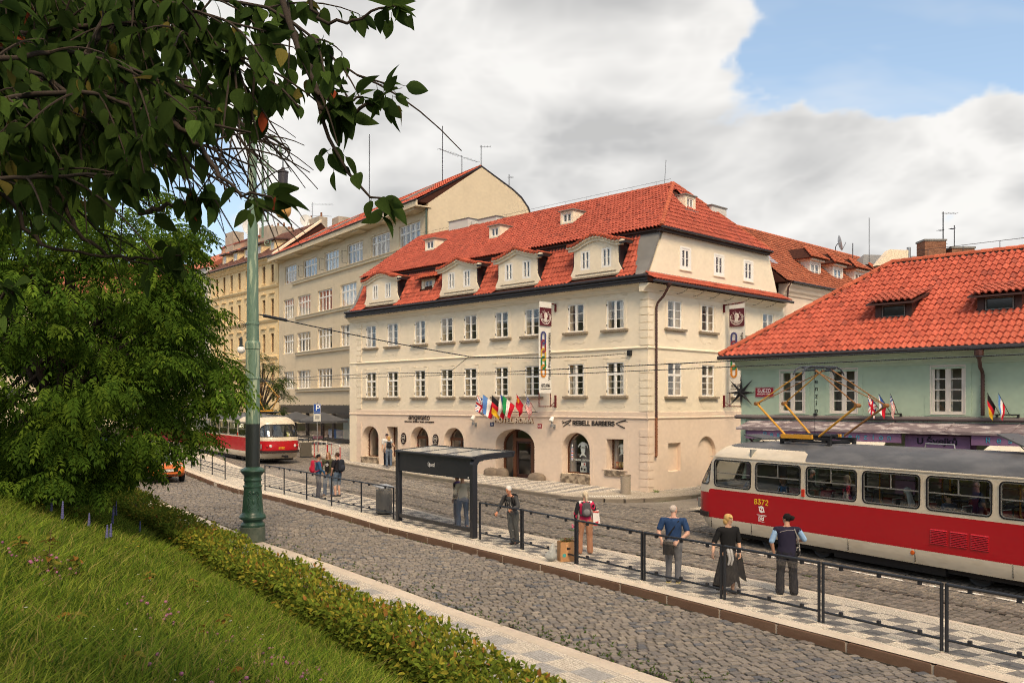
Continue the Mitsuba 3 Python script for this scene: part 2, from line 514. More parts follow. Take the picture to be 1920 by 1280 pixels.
# one big sheet to the horizon, under everything
g = 1200.
struct('ground',TM([[-g,-g,-6],[g,-g,-6],[g,g,-6],[-g,g,-6]],[[0,1,2],[0,2,3]]),mat('far_ground',(.10,.10,.085),.9,.1))
fu = np.concatenate([np.arange(-20,64,2.0),np.arange(64,161,8.0)])
struct('street_base',strip(fu,np.full(len(fu),3.0),np.full(len(fu),75.0),-.06,6),'road_bed')
# roadway of the near lane and of the tram tracks
LANE = struct('near_lane',strip(US,ev(NEARK,US),ev(PLATK,US),-.045),'road_bed')
TRK = struct('tram_roadway',strip(US,ev(PLATF,US),np.full(len(US),30.),-.045,3),'road_bed')
struct('cobbled_street_far',strip(np.arange(44,96,2.),ev(PLATF,np.arange(44,96,2.)),np.full(26,30.),.006),'cobbles_far')
struct('near_lane_far',strip(np.arange(50,96,2.),ev(NEARK,np.arange(50,96,2.)),ev(PLATK,np.arange(50,96,2.)),.006),'cobbles_far')

def sett_meshes(w,l,h,n=5):
 out = []
 r = np.random.default_rng(3)
 for _ in range(n):
  hx,hy = l / 2,w / 2
  b = np.array([[-hx,-hy,-h],[hx,-hy,-h],[hx,hy,-h],[-hx,hy,-h]])
  jit = r.normal(0,1,(4,2)) * [l * .022,w * .030]
  b[:,:2] += jit
  mid = b.copy(); mid[:,2] = -.009
  top = b.copy(); top[:,:2] *= [1 - .016 / l,1 - .016 / w]; top[:,2] = r.normal(0,.002,4)
  v = np.vstack([b,mid,top])
  f = []
  for o in (0,4):
   for k in range(4):
    a,c = o + k,o + (k + 1) % 4
    f += [[a,c,c + 4],[a,c + 4,a + 4]]
  f += [[8,9,10],[8,10,11]]
  out.append(TM(v,f))
 return out

def lay_setts(parent,lo,hi,u0,u1,turn,w,l,tones,n_single,clip=None):
 """courses of stone setts, turned by some degrees from straight across the street"""
 vs = np.concatenate([ev(lo,np.arange(u0,u1)),ev(hi,np.arange(u0,u1))])
 c,s = math.cos(math.radians(turn)),math.sin(math.radians(turn))
 ctr = np.array([(u0 + u1) / 2,(vs.min() + vs.max()) / 2])
 R = max(u1 - u0,vs.max() - vs.min()) / 2 + 4
 rows = np.arange(-R,R,w)
 P = []
 for i,r in enumerate(rows):
  pos = -R + RNG.uniform(0,l)
  ls = RNG.uniform(.86,1.15,int(2 * R / l / .8) + 4) * l
  edges = pos + np.concatenate([[0],np.cumsum(ls)])
  mid,ln = (edges[1:] + edges[:-1]) / 2,ls
  bow = .05 * np.sin(mid * .9 + i * .02) + RNG.normal(0,.004,len(mid))
  P.append(np.stack([r + bow,mid,ln],-1))
 P = np.vstack(P)
 u = ctr[0] + P[:,0] * c - P[:,1] * s
 v = ctr[1] + P[:,0] * s + P[:,1] * c
 k = (u > u0) & (u < u1) & (v > ev(lo,u) + .05) & (v < ev(hi,u) - .05)
 if clip is not None:
  k &= clip(u,v)
 u,v,ln = u[k],v[k],P[k,2]
 n = len(u)
 x,y = AU[0] * u + AV[0] * v,AU[1] * u + AV[1] * v
 along = unit(np.append(-s * AU + c * AV,0)); across = unit(np.append(c * AU + s * AV,0))
 a = RNG.normal(0,.018,n)
 X = np.cos(a)[:,None] * along + np.sin(a)[:,None] * across
 Y = -np.sin(a)[:,None] * along + np.cos(a)[:,None] * across
 X3 = X * ((ln - .032) / (l - .032))[:,None]
 tilt = RNG.normal(0,.010,(n,2))
 X3[:,2] += tilt[:,0]; Y[:,2] += tilt[:,1]
 patch = meshkit.fbm(np.stack([x * .35,y * .35,x * 0],-1),3,4)
 o = np.stack([x,y,zroad(u) + RNG.normal(.004,.005,n)],-1)
 M = mats_from(o,X3,Y,np.tile([0,0,1.],(n,1)))
 pick = RNG.choice(len(tones),n,p=[.50,.28,.17,.05])
 col = np.asarray(tones)[pick] * (1 + RNG.normal(0,.11,(n,1))) * (.84 + .34 * patch)[:,None]
 d = np.linalg.norm(o - EYE,axis=1)
 px = 960 + 1670 * o[:,0] / np.maximum(o[:,1],.1)
 py = 756 + 1670 * (4.2 - o[:,2]) / np.maximum(o[:,1],.1)
 vis = (o[:,1] > 1) & (px > 0) & (px < 1920) & (py < 1280)
 spread(parent,'sett',sett_meshes(w - .030,l - .032,.06),M,SETT,np.clip(col,.01,.8),n_single,np.where(vis,d,d + 500))

lay_setts(LANE,NEARK + [0,.05],PLATK - [0,.1],4,52,15,.145,.185,
    [(.150,.130,.110),(.185,.158,.128),(.118,.106,.095),(.080,.080,.084)],300)
RAILV = [(16.55,18.0),(19.75,21.2)]

def trkv(u,v0):
 """tracks bend with the street"""
 return v0 + np.interp(u,[0,12,20,30,42,52,60,75],[0,0,-.05,-.35,-.9,-.75,-.1,1.2])

def not_rail(u,v):
 ok = np.ones(len(u),bool)
 for pr in RAILV:
  for r in pr:
   ok &= np.abs(v - trkv(u,r)) > .10
 return ok

lay_setts(TRK,PLATF + [0,.12],pl([(-20,26.),(26,25.8),(28.5,24.0),(31.0,22.6),(33.3,22.2),(42,21.5),(51,21.27),(95,26)]),3,46,-9,.15,.17,
    [(.130,.114,.098),(.165,.142,.118),(.100,.092,.084),(.20,.175,.145)],300,not_rail)
# rails: a steel head with a groove beside it
for tk in RAILV:
 tr = struct('tram_track',None,None)
 for r0 in tk:
  uu = np.arange(-4,75,1.5)
  vv = trkv(uu,r0)
  part(tr,'rail',strip(uu,vv - .035,vv + .025,.004),STEELR if 'STEELR' in globals() else mat('rail_steel',(.16,.14,.125),.4,.5,metallic=.6))
  STEELR = 'rail_steel'
  part(tr,'groove',strip(uu,vv + .027,vv + .065,-.006),BLACK)
# pale worn line along the outer track
uu = np.arange(-4,30,1.)
struct('painted_line',strip(uu,19.20 + 0 * uu,19.32 + 0 * uu,.016),mat('line_paint',proc(lambda p,n,uv: mix((.16,.14,.12),(.55,.53,.49),smoothstep(.38,.52,fbm(p.x * 5,p.y * 5,0,3)))),.8,.2))

# kerbs of single stones
def kerb(name,line,us,width,dz,mt,ln=1.15,up=True,gap=.012,cap=None):
 k = struct(name,None,None)
 u = us[0]
 i = 0
 while u < us[1]:
  e = min(u + ln * RNG.uniform(.85,1.15),us[1])
  a,b = u + gap / 2,e - gap / 2
  va,vb = ev(line,a),ev(line,b)
  w = width if up else -width
  zt = [zroad(a) + dz,zroad(b) + dz]
  q = [UV(a,va),UV(b,vb),UV(b,vb + w),UV(a,va + w)]
  zz = [zt[0],zt[1],zt[1],zt[0]]
  bot = [[*q[j],zz[j] - .3] for j in range(4)]
  j0 = RNG.normal(0,.003)
  mid = [[*q[j],zz[j] - .022 + j0] for j in range(4)]
  ins = .022
  top = []
  ctr = np.mean(q,0)
  for j in range(4):
   dd = unit(q[j] - ctr)
   top.append([*(q[j] - dd * ins),zz[j] + j0])
  v = np.array(bot + mid + top)
  f = []
  for o in (0,4):
   for jj in range(4):
    p0,p1 = o + jj,o + (jj + 1) % 4
    f += [[p0,p1,p1 + 4],[p0,p1 + 4,p0 + 4]]
  f += [[8,9,10],[8,10,11]]
  part(k,'stone',TM(v,f),mt)
  u = e
  i += 1
 return k

kerb('platform_kerb',PLATK,(2,62),.10,.125,'kerb_brown',1.45,gap=.05)
ku = np.arange(2,62,.5)
ka = strip(ku,ev(PLATK,ku) + .012,ev(PLATK,ku) + .013,-.1,2)
kv = np.vstack([ka.vertices[::2],ka.vertices[::2] + [0,0,.222]])
nk_ = len(ku)
struct('kerb_mortar',TM(kv,[q for i in range(nk_ - 1) for q in ([i,i + 1,nk_ + i + 1],[i,nk_ + i + 1,nk_ + i])]),'kerb_pale')
struct('kerb_capping',strip(ku,ev(PLATK,ku) + .03,ev(PLATK,ku) + .36,.1455),'kerb_pale')
kerb('near_kerb',NEARK - [0,.33],(2,62),.34,.012,'kerb_pale',1.75)
kerb('hotel_kerb',FARK,(31,64),.26,.12,'kerb_grey',1.4)
# platform sheet with rounded far end, near pavement, hotel pavement
PU = np.arange(-20,76,1.)
PLATFORM = struct('tram_platform',strip(PU,ev(PLATK,PU) + .10,ev(PLATF,PU),.14),'platform_mosaic')
struct('platform_edge',cat(strip(PU,ev(PLATF,PU),ev(PLATF,PU) + .16,.132),xf(strip(PU,ev(PLATF,PU) + .16,ev(PLATF,PU) + .161,0,2),np.eye(4))),'kerb_pale')
NU = np.arange(-20,64,1.)
struct('near_pavement',strip(NU,np.full(len(NU),5.2),ev(NEARK,NU) - .34,.02),'pavement_near')

# ---------------------------------------------------------------- roof tiles
def pantile(w=.235,l=.40,n=7,h=.07):
 """an S-shaped clay tile lying in x (across), y (up the slope), z; its lower edge at y = 0"""
 t = np.linspace(0,1,n)
 zx = h * (0.30 + 0.70 * np.cos((t - .30) * 2 * np.pi * .93)) * .72 + .012
 x = (t - .5) * w * 1.10
 lo = np.stack([x,0 * x,zx + .042],-1)
 up = np.stack([x,0 * x + l,zx],-1)
 lip = np.stack([x,0 * x + .004,zx - .004],-1)
 v = np.vstack([lo,up,lip])
 f = []
 for i in range(n - 1):
  f += [[i,i + 1,n + i + 1],[i,n + i + 1,n + i],[2 * n + i,2 * n + i + 1,i + 1],[2 * n + i,i + 1,i]]
 return TM(v,f)

def tile_field(parent,o,e1,e2,poly,w,row,n_single=0,color=(.40,.068,.036),mass='field',seed=0,h=.075,name='tile',dirt=1.0):
 """rows of clay tiles on the plane o + a*e1 + b*e2, over a polygon in (a, b)"""
 e1,e2 = unit(e1),unit(e2)
 nn = np.cross(e1,e2)
 x0,y0,x1,y1 = poly.bounds
 nb,na = max(1,int(round((y1 - y0) / row))),int((x1 - x0) / w) + 2
 row = (y1 - y0) / nb
 A,B = np.meshgrid(x0 + (np.arange(na) + .5) * w,y0 + np.arange(nb) * row,indexing='ij')
 A,B = A.ravel(),B.ravel()
 import shapely
 keep = shapely.contains_xy(poly.buffer(w * .22),A,B + row * .5)
 A,B = A[keep],B[keep]
 n = len(A)
 r = np.random.default_rng(seed + 17)
 A = A + r.normal(0,.004,n)
 Bj = B + r.normal(0,.006,n)
 lift = r.normal(.02,.005,n)
 o3 = np.asarray(o) + A[:,None] * e1 + Bj[:,None] * e2 + lift[:,None] * nn
 ang = r.normal(0,.018,n)
 X = np.cos(ang)[:,None] * e1 + np.sin(ang)[:,None] * e2
 Y = -np.sin(ang)[:,None] * e1 + np.cos(ang)[:,None] * e2
 M = mats_from(o3,X,Y,np.tile(nn,(n,1)))
 pn = meshkit.fbm(np.stack([A * .5,B * .5,A * 0 + seed],-1),4,5)
 pick = r.choice(4,n,p=[.62,.21,.12,.05])
 tone = np.array([[1,1,1],[.88,.84,.84],[1.10,1.16,1.16],[.70,.74,.80]])[pick]
 col = np.asarray(color) * tone * (1 + r.normal(0,.07,(n,1))) * (.86 + .28 * pn)[:,None] ** dirt
 spread(parent,name,[pantile(w,row * 1.12,7,h)],M,TILEM,np.clip(col,.01,.9),n_single,mass=mass,smooth=False)

def ridge_line(parent,a,b,step=.36,r=.105,color=(.34,.085,.04),name='ridge_tile'):
 a,b = np.asarray(a,float),np.asarray(b,float)
 L = np.linalg.norm(b - a)
 n = max(1,int(L / step))
 d = (b - a) / L
 side = unit(np.cross(d,[0,0,1]))
 up = np.cross(side,d)
 t = np.linspace(0,np.pi,7)
 out,cols = [],[]
 for i in range(n):
  p0,p1 = a + d * (L * i / n - .02),a + d * (L * (i + 1) / n + .03)
  v = np.vstack([p0 + r * 1.12 * (np.cos(t)[:,None] * side + np.sin(t)[:,None] * up),p1 + r * .95 * (np.cos(t)[:,None] * side + np.sin(t)[:,None] * up)])
  f = []
  for k in range(6):
   f += [[k,k + 1,8 + k],[k,8 + k,7 + k]]
  f += [[0,k + 1,k] for k in range(1,6)]
  m = TM(v,f)
  out.append(m); cols.append(colored(m,np.array(color) * RNG.uniform(.75,1.15)))
 part(parent,name + '_row',cat(out),TILEM,color=np.vstack(cols),kind='stuff')

# ---------------------------------------------------------------- windows
def casement(parent,F,x0,x1,z0,z1,cols=2,rows=3,y=-.07,bar=.028,frame=.055,post=.07,transom=None,mt=None,name='window',curtain='side',depth=.05,panes=False,room=True,glass=None,inner=2.2,label=None):
 """a window: frame and glazing bars as one part, pane, curtain and room behind as its sub-parts. transom: height of a cross piece."""
 mt = mt or WHITEW
 ms = [box(x0,x0 + frame,y - depth,y,z0,z1),box(x1 - frame,x1,y - depth,y,z0,z1),box(x0 + frame,x1 - frame,y - depth,y,z0,z0 + frame),box(x0 + frame,x1 - frame,y - depth,y,z1 - frame,z1)]
 xi0,xi1,zi0,zi1 = x0 + frame,x1 - frame,z0 + frame,z1 - frame
 px = np.linspace(xi0,xi1,cols + 1)
 for c in px[1:-1]:
  ms.append(box(c - post / 2,c + post / 2,y - depth + .004,y + .006,zi0,zi1))
 zlo = zi0
 ztop = zi1
 if transom:
  ms.append(box(xi0,xi1,y - depth + .006,y + .012,transom - .05,transom + .05))
  ztop = transom - .05
 rz = np.linspace(zlo,ztop,rows + 1)
 for k in range(cols):
  a,b = px[k] + (post / 2 if k else 0),px[k + 1] - (post / 2 if k < cols - 1 else 0)
  for r in rz[1:-1]:
   ms.append(box(a,b,y - depth + .012,y - .008,r - bar / 2,r + bar / 2))
  # sash stiles
  for (q0,q1) in ((a,a + .03),(b - .03,b)):
   ms.append(box(q0,q1,y - depth + .010,y - .004,zlo,zi1))
 w = part(parent,name,F(cat(ms)),mt,label=label)
 if panes:
  zs = list(rz) + ([transom + .05,zi1] if transom else [])
  for k in range(cols):
   for i in range(rows):
    part(w,'pane',F(TM([[px[k],y - .026,rz[i]],[px[k + 1],y - .026,rz[i]],[px[k + 1],y - .026,rz[i + 1]],[px[k],y - .026,rz[i + 1]]],[[0,1,2],[0,2,3]])),glass or GLASS)
 else:
  part(w,'pane',F(TM([[xi0,y - .026,zi0],[xi1,y - .026,zi0],[xi1,y - .026,zi1],[xi0,y - .026,zi1]],[[0,1,2],[0,2,3]])),glass or GLASS)
 if curtain == 'side':
  curtain = ('side','side','side','mixed',None)[RNG.integers(0,5)]
 if curtain:
  yc = y - depth - .10
  cs = []
  for k in range(cols):
   a,b = px[k] + .01,px[k + 1] - .01
   ww = b - a
   if curtain == 'side':
    rr = RNG.uniform(.22,.42)
    spans = [(a,a + ww * rr)] if k == 0 else ([(a,a + ww * RNG.uniform(.18,.34))])
   elif curtain == 'full':
    spans = [(a,b)]
   elif curtain == 'mixed':
    spans = [(a,a + ww * RNG.uniform(.3,.9))] if RNG.random() < .8 else []
   else:
    spans = []
   for (s0,s1) in spans:
    n = max(5,int((s1 - s0) / .03))
    xs = np.linspace(s0,s1,n)
    ys = yc + .018 * np.sin(np.arange(n) * 1.9 + RNG.uniform(0,6))
    v = np.vstack([np.stack([xs,ys,0 * xs + zi0],-1),np.stack([xs,ys,0 * xs + zi1],-1)])
    f = []
    for i in range(n - 1):
     f += [[i,i + 1,n + i + 1],[i,n + i + 1,n + i]]
    cs.append(TM(v,f))
  if cs:
   part(w,'curtain',F(cat(cs)),CURT if curtain != 'dull' else CURTD)
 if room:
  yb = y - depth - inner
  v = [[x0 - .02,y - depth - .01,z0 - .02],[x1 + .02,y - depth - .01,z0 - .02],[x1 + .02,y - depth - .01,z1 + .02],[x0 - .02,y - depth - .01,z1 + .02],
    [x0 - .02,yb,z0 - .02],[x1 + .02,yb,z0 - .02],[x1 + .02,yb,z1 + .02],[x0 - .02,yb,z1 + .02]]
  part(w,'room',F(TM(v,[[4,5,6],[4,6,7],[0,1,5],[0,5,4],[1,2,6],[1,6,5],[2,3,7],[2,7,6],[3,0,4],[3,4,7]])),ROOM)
 return w

def wavy_panel(cx,z0,w,h,t=.02):
 """flat stucco panel under a window, its lower edge waved"""
 x = np.linspace(-w / 2,w / 2,17)
 zz = z0 + .5 * (1 - np.cos((x / w * 2) * np.pi * 2)) * 0 + np.where(np.abs(x) < w * .38,.045 * np.cos(x / w * 4 * np.pi) * .8 + .01,.05)
 pts = [(cx + a,b) for a,b in zip(x,zz)] + [(cx + w / 2,z0 + h),(cx - w / 2,z0 + h)]
 return Polygon(pts)

# ---------------------------------------------------------------- the hotel
HF = Face((6.12,40.08),(-.70045,.7137),(-.7137,-.70045))
HS = Face((6.12,40.08),(.7137,.70045),(.70045,-.7137))
HOTEL = thing('hotel_building','cream three-storey corner hotel with red tiled mansard roof and curved dormers','hotel')
HL,HD = 23.5,11.5
WX2 = [(21.73,20.69),(19.51,18.47),(16.87,15.88),(14.5,13.46),(12.49,11.47),(10.02,9.02),(7.80,6.75),(4.83,3.80),(2.41,1.37)]
WX2 = [(b,a) for a,b in WX2]
up = sbox(0,3.55,HL,9.45)
holes = [sbox(a,7.66,b,9.0) for a,b in WX2] + [sbox(a,4.58,b,6.10) for a,b in WX2]
part(HOTEL,'wall',HF(slab(up.difference(unary_union(holes)),-.40,0)),CREAM)
A1,A2,A3 = arch(20.42,22.11,.55,2.05,2.80),arch(15.56,17.25,.35,2.05,2.84),arch(12.51,14.21,.35,2.08,2.84)
POR = arch(7.10,9.98,.2,2.0,2.88,20)
BAR = arch(3.43,5.21,.40,1.95,2.78)
lowh = [A1,A2,A3,POR,BAR,sbox(18.49,.75,19.55,2.79),sbox(1.39,1.05,2.40,2.53)]
gf = Polygon([(0,-.3),(HL,-.3),(HL,3.55),(0,3.55)])
part(HOTEL,'wall',HF(slab(gf.difference(unary_union(lowh)),-.75,.012)),PEACH,label='peach ground floor wall with arched openings facing the tram stop')
# side walls
SX = [(1.49,2.62),(4.27,5.37),(7.12,8.25),(9.99,11.10)]
sup = sbox(0.0,3.55,12.3,9.45)
sholes = [sbox(a,7.70,b,8.97) for a,b in SX] + [sbox(a,4.55,b,6.06) for a,b in SX]
part(HOTEL,'wall',HS(slab(sup.difference(unary_union(sholes)),-.40,0)),CREAM)
sgf = sbox(-.012,-.3,12.3,3.55)
niche = [sbox(1.52,1.05,2.52,2.36),arch(3.85,5.50,.0,1.75,2.60)]
part(HOTEL,'wall',HS(slab(sgf.difference(unary_union(niche)),-.40,.012)),PEACH)
part(HOTEL,'blind_niche',HS(slab(unary_union(niche),-.34,-.20)),PEACH)
part(HOTEL,'wall',HS(slab(Polygon([(0.12,10.12),(1.28,12.32),(10.5,12.32),(11.45,10.25),(11.6,9.4),(0.0,9.4)]).difference(unary_union([sbox(a,10.58,b,11.50) for a,b in ((2.55,3.28),(5.42,6.17),(8.16,8.94))])),-.3,.0)),CREAM)
part(HOTEL,'wall',HF(xf(box(0,.3,-11.4,-.1,0,10),np.array([[1,0,0,HL - .3],[0,1,0,0],[0,0,1,0],[0,0,0,1.]]))),BEIGE)
part(HOTEL,'wall',HF(box(.4,HL,-11.5,-11.2,0,10)),BEIGE)
part(HOTEL,'floor',HF(box(.3,HL - .3,-11.2,-.4,3.4,3.5)),ROOM)
# windows of the two upper storeys
for i,(a,b) in enumerate(WX2):
 for (z0,z1,tr) in ((7.66,9.0,None),(4.58,6.10,5.56)):
  w = casement(HOTEL,HF,a,b,z0,z1,2,3,y=-.02,transom=tr)
  part(w,'sill',HF(chbox(a - .26,b + .26,-.05,.16,z0 - .13,z0 - .03,.02)),SILLST)
  o = sbox(a,z0 - .02,b,z1)
  sur = o.buffer(.17,join_style=2).union(sbox(a - .24,z1 + .02,b + .24,z1 + .15)).difference(sbox(a - 1,z0 - 1,b + 1,z0)).difference(o)
  part(w,'surround',HF(slab(sur,0,.022)),CREAM)
  part(w,'apron',HF(slab(wavy_panel((a + b) / 2,z0 - .58,(b - a) * 1.12,.32),0,.016)),CREAM)
  part(w,'hood',HF(cat(box(a - .20,a + .16,0,.035,z1 + .20,z1 + .235),box(b - .16,b + .20,0,.035,z1 + .20,z1 + .235),box(a + .16,b - .16,0,.03,z1 + .165,z1 + .195))),CREAM)
  for x in (a + .02,b - .02):
   for zz in (z0 + .15,z1 - .25):
    part(w,'hinge',HF(box(x - .015,x + .015,-.02,.012,zz,zz + .08)),DSTEEL)
for (a,b) in SX:
 for (z0,z1,tr) in ((7.70,8.97,None),(4.55,6.06,5.52)):
  w = casement(HOTEL,HS,a,b,z0,z1,2,3,y=-.02,transom=tr)
  part(w,'sill',HS(chbox(a - .26,b + .26,-.05,.16,z0 - .13,z0 - .03,.02)),SILLST)
  o = sbox(a,z0 - .02,b,z1)
  sur = o.buffer(.17,join_style=2).union(sbox(a - .24,z1 + .02,b + .24,z1 + .15)).difference(sbox(a - 1,z0 - 1,b + 1,z0)).difference(o)
  part(w,'surround',HS(slab(sur,0,.022)),CREAM)
  part(w,'apron',HS(slab(wavy_panel((a + b) / 2,z0 - .58,(b - a) * 1.12,.32),0,.016)),CREAM)
for (a,b) in ((2.55,3.28),(5.42,6.17),(8.16,8.94)):
 w = casement(HOTEL,HS,a,b,10.58,11.50,2,2,y=.0,frame=.09,post=.05,curtain='full')
 part(w,'surround',HS(ring(sbox(a,10.58,b,11.50),.09,0,.02)),WHITEW)
 part(w,'sill',HS(box(a - .14,b + .14,0,.06,10.44,10.47)),TRIM)
# mouldings
part(HOTEL,'cornice',HF(profile([(0,9.30),(.05,9.30),(.07,9.36),(.12,9.38),(.14,9.46),(.26,9.54),(.33,9.60),(.34,9.66),(.42,9.68),(.42,9.74),(-.2,9.74),(-.2,9.30)],-.02,HL)),CREAM)
part(HOTEL,'cornice',HS(profile([(0,9.22),(.05,9.22),(.07,9.29),(.12,9.31),(.14,9.37),(.26,9.44),(.33,9.50),(.42,9.56),(-.2,9.60),(-.2,9.22)],-.40,11.9)),CREAM)
for zc in (6.69,3.50):
 mt = CREAM if zc > 5 else PEACH
 pr = [(0,zc - .03),(.03,zc - .03),(.05,zc),(.075,zc + .02),(.075,zc + .05),(.03,zc + .07),(.03,zc + .30 if zc < 5 else zc + .09),(0,zc + .31 if zc < 5 else zc + .10)]
 part(HOTEL,'string_course',HF(profile(pr,-.0,HL)),mt)
 part(HOTEL,'string_course',HS(profile(pr,-.07,12.3)),mt)
# corner quoins: courses with recessed joints
zs = np.arange(3.86,9.25,.366)
for F_,x0,x1 in ((HF,-.03,.42),(HF,22.2,22.69),(HS,-.03,.40)):
 for seg in (np.arange(.42,3.40,.376),np.arange(3.83,6.62,.349),np.arange(6.82,9.22,.342)):
  for k in range(len(seg) - 1):
   lowg = seg[0] < 1
   part(HOTEL,'quoin',F_(chbox(x0,x1,-.02,.045 + (.012 if lowg else 0),seg[k] + .018,seg[k + 1] - .018,.014)),PEACH if lowg else CREAM)
part(HOTEL,'pilaster',HF(box(22.72,HL,0,.03,.3,9.3)),CREAM)
part(HOTEL,'plinth',HF(box(-.03,.42,-.02,.045,-.2,.42)),PEACH)
# shop fronts in the arches
def shop(F,poly,y,name,mt=WOOD,fr=.06,glass=GLASS):
 inner = poly.buffer(-fr,join_style=2)
 w = part(HOTEL,name,F(slab(poly.difference(inner),y - .06,y)),mt)
 part(w,'pane',F(slab(inner,y - .035,y - .033)),glass)
 return w

def sub(x0,x1,poly):
 return poly.intersection(sbox(x0,0,x1,5))

s1 = shop(HF,A1.intersection(sbox(0,.88,30,5)),-.45,'shop_window')
part(s1,'sill',HF(chbox(20.36,22.17,-.5,.10,.50,.88,.05)),STONE)
shop(HF,sbox(18.49,.75,19.55,2.79),-.5,'shop_window')
for A in (A2,A3):
 d = shop(HF,A,-.5,'door')
 x0,_,x1,_ = A.bounds
 part(d,'transom',HF(box(x0,x1,-.56,-.45,2.12,2.28)),WOOD)
 part(d,'leaf',HF(cat(box(x0 + .75,x0 + .83,-.56,-.48,.3,2.12),box(x0 + .06,x0 + .12,-.56,-.48,.3,2.12),box(x0 + .12,x0 + .75,-.56,-.5,.3,.62))),WOOD)
d = part(HOTEL,'portal_door',HF(slab(POR.difference(POR.buffer(-.09,join_style=2)),-.72,-.60)),WOOD)
part(d,'post',HF(box(7.68,7.90,-.72,-.56,.2,2.78)),WOOD)
part(d,'post',HF(box(9.02,9.22,-.72,-.56,.2,2.78)),WOOD)
part(d,'transom',HF(box(7.90,9.02,-.72,-.56,2.22,2.38)),WOOD)
part(d,'leaf',HF(cat(box(7.90,8.0,-.70,-.62,.3,2.22),box(8.92,9.02,-.70,-.62,.3,2.22),box(8.0,8.92,-.70,-.62,2.12,2.22),box(8.0,8.92,-.7,-.62,.3,.5))),WOODR)
part(d,'leaf',HF(box(7.19,7.68,-.70,-.64,.3,.95)),WOOD)
part(d,'pane',HF(slab(POR.buffer(-.09),-.675,-.673)),GLASS)
s2 = shop(HF,BAR.intersection(sbox(0,.78,30,5)),-.42,'shop_window')
part(s2,'sill',HF(chbox(3.40,5.24,-.5,.10,.25,.78,.06)),STONE)
s3 = shop(HF,sbox(1.39,1.13,2.40,2.53),-.42,'shop_window',fr=.05)
part(s3,'sill',HF(cat(chbox(1.30,2.48,-.45,.08,.83,1.08,.03))),STONE)
part(s3,'ledge',HF(box(1.12,2.65,0,.06,1.085,1.13)),PEACH)
for (a,b,zt) in ((20.2,22.35,3.0),(15.35,17.45,3.05),(12.3,14.4,3.05),(3.2,5.45,3.0)):
 x0,x1 = a,b
 pol = arch(a,b,.35,2.05,zt,20).difference(arch(a + .2,b - .2,.0,2.05,zt - .2,20))
 part(HOTEL,'arch_surround',HF(slab(pol,.0,.024)),PEACH)
part(HOTEL,'window_surround',HF(ring(sbox(1.33,1.13,2.46,2.56),.22,0,.022)),PEACH)
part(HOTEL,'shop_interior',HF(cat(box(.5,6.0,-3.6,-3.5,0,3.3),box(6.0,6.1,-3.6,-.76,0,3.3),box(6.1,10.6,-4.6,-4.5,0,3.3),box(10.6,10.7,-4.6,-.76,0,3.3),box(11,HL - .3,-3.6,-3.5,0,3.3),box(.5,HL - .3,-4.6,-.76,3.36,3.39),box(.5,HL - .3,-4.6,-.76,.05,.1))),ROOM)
part(HOTEL,'shop_counter',HF(box(4.5,5.0,-1.6,-1.2,.1,2.2)),GREYP)
part(HOTEL,'shop_counter',HF(box(20.6,21.0,-1.6,-1.0,.1,1.3)),GREYP)
for q in (box(5.05,5.17,-.9,-.55,.8,2.4),box(2.2,2.34,-.9,-.55,1.15,2.5)):
 cpart(HOTEL,'shop_curtain',HF(q),(.35,.34,.32))
# ---------------- roof
ROOF = part(HOTEL,'roof',None,None)
DR,ZR,ZE = 5.4,15.43,12.20
lowp = [(-.42,9.93),(-.06,10.17),(.26,10.68),(.92,12.06)]
body = Polygon([(.30,9.6)] + [(-d - .0,z - .06) for d,z in lowp] + [(-(11.0 - .92),12.06),(-(11.0 + .1),10.2),(-(11.2),9.6)])
scene[ROOF] = mikit.ply(HF(cat(profile([(.30,9.62)] + [(-d,z - .07) for d,z in lowp] + [(-10.6,12.0),(-11.3,9.62)],.10,HL - .1),
         profile([(-.62,ZE - .06),(-DR,ZR - .08),(-10.5,ZE - .06)],2.46,23.3),
         TM([[-.30,-.62,ZE - .06],[-.30,-10.5,ZE - .06],[2.5,-10.5,ZE - .06],[2.5,-.62,ZE - .06],[2.46,-DR,ZR - .08]],[[0,1,4],[1,2,4],[3,0,4],[2,3,4],[0,2,1],[0,3,2]]))),ROOFB)
D4 = [(1.37,4.71,'arc'),(6.57,10.02,'gable'),(11.13,14.64,'gable'),(18.19,21.96,'arc')]
gaps = [(0.30,1.55),(4.52,6.75),(9.85,11.3),(14.46,18.38),(21.75,22.9)]
X3,HN = HF.d,HF.n

def hp(s,D,z):
 return HF.o + HF.d * s - HF.n * D + np.array([0,0,z])

for gi,(a,b) in enumerate(gaps):
 for k in range(3):
  (d0,z0),(d1,z1) = lowp[k],lowp[k + 1]
  L = math.hypot(d1 - d0,z1 - z0)
  e2 = unit(-HF.n * (d1 - d0) + np.array([0,0,z1 - z0]))
  # e1 runs to the camera's right so that e1 x e2 points outwards
  poly = sbox(-b,0,-a,L)
  if gi == 3 and k == 2:
   poly = poly.difference(sbox(-16.72,.0,-15.5,1.0))
  if gi == 0:
   poly = Polygon([(-b,0),(-a - .05 - .25 * k,0),(-a - .05 - .25 * (k + 1),L),(-b,L)])
  tile_field(ROOF,hp(0,d0,z0),-HF.d,e2,poly,.205,.32,40 if gi == 1 else 0,color=(.36,.078,.047),seed=gi * 3 + k)
e2f = unit(-HF.n * (DR - .62) + np.array([0,0,ZR - ZE]))
LF = math.hypot(DR - .62,ZR - ZE)
fp = Polygon([(-23.3,0),(.30,0),(-2.46,LF),(-23.3,LF)])
kb = (13.75 - ZE) / (ZR - ZE) * LF
ub = [(7.0,7.9),(12.6,13.5),(18.45,19.4)]
for a,b in ub:
 fp = fp.difference(sbox(-b - .05,kb - .1,-a + .05,kb + 1.1))
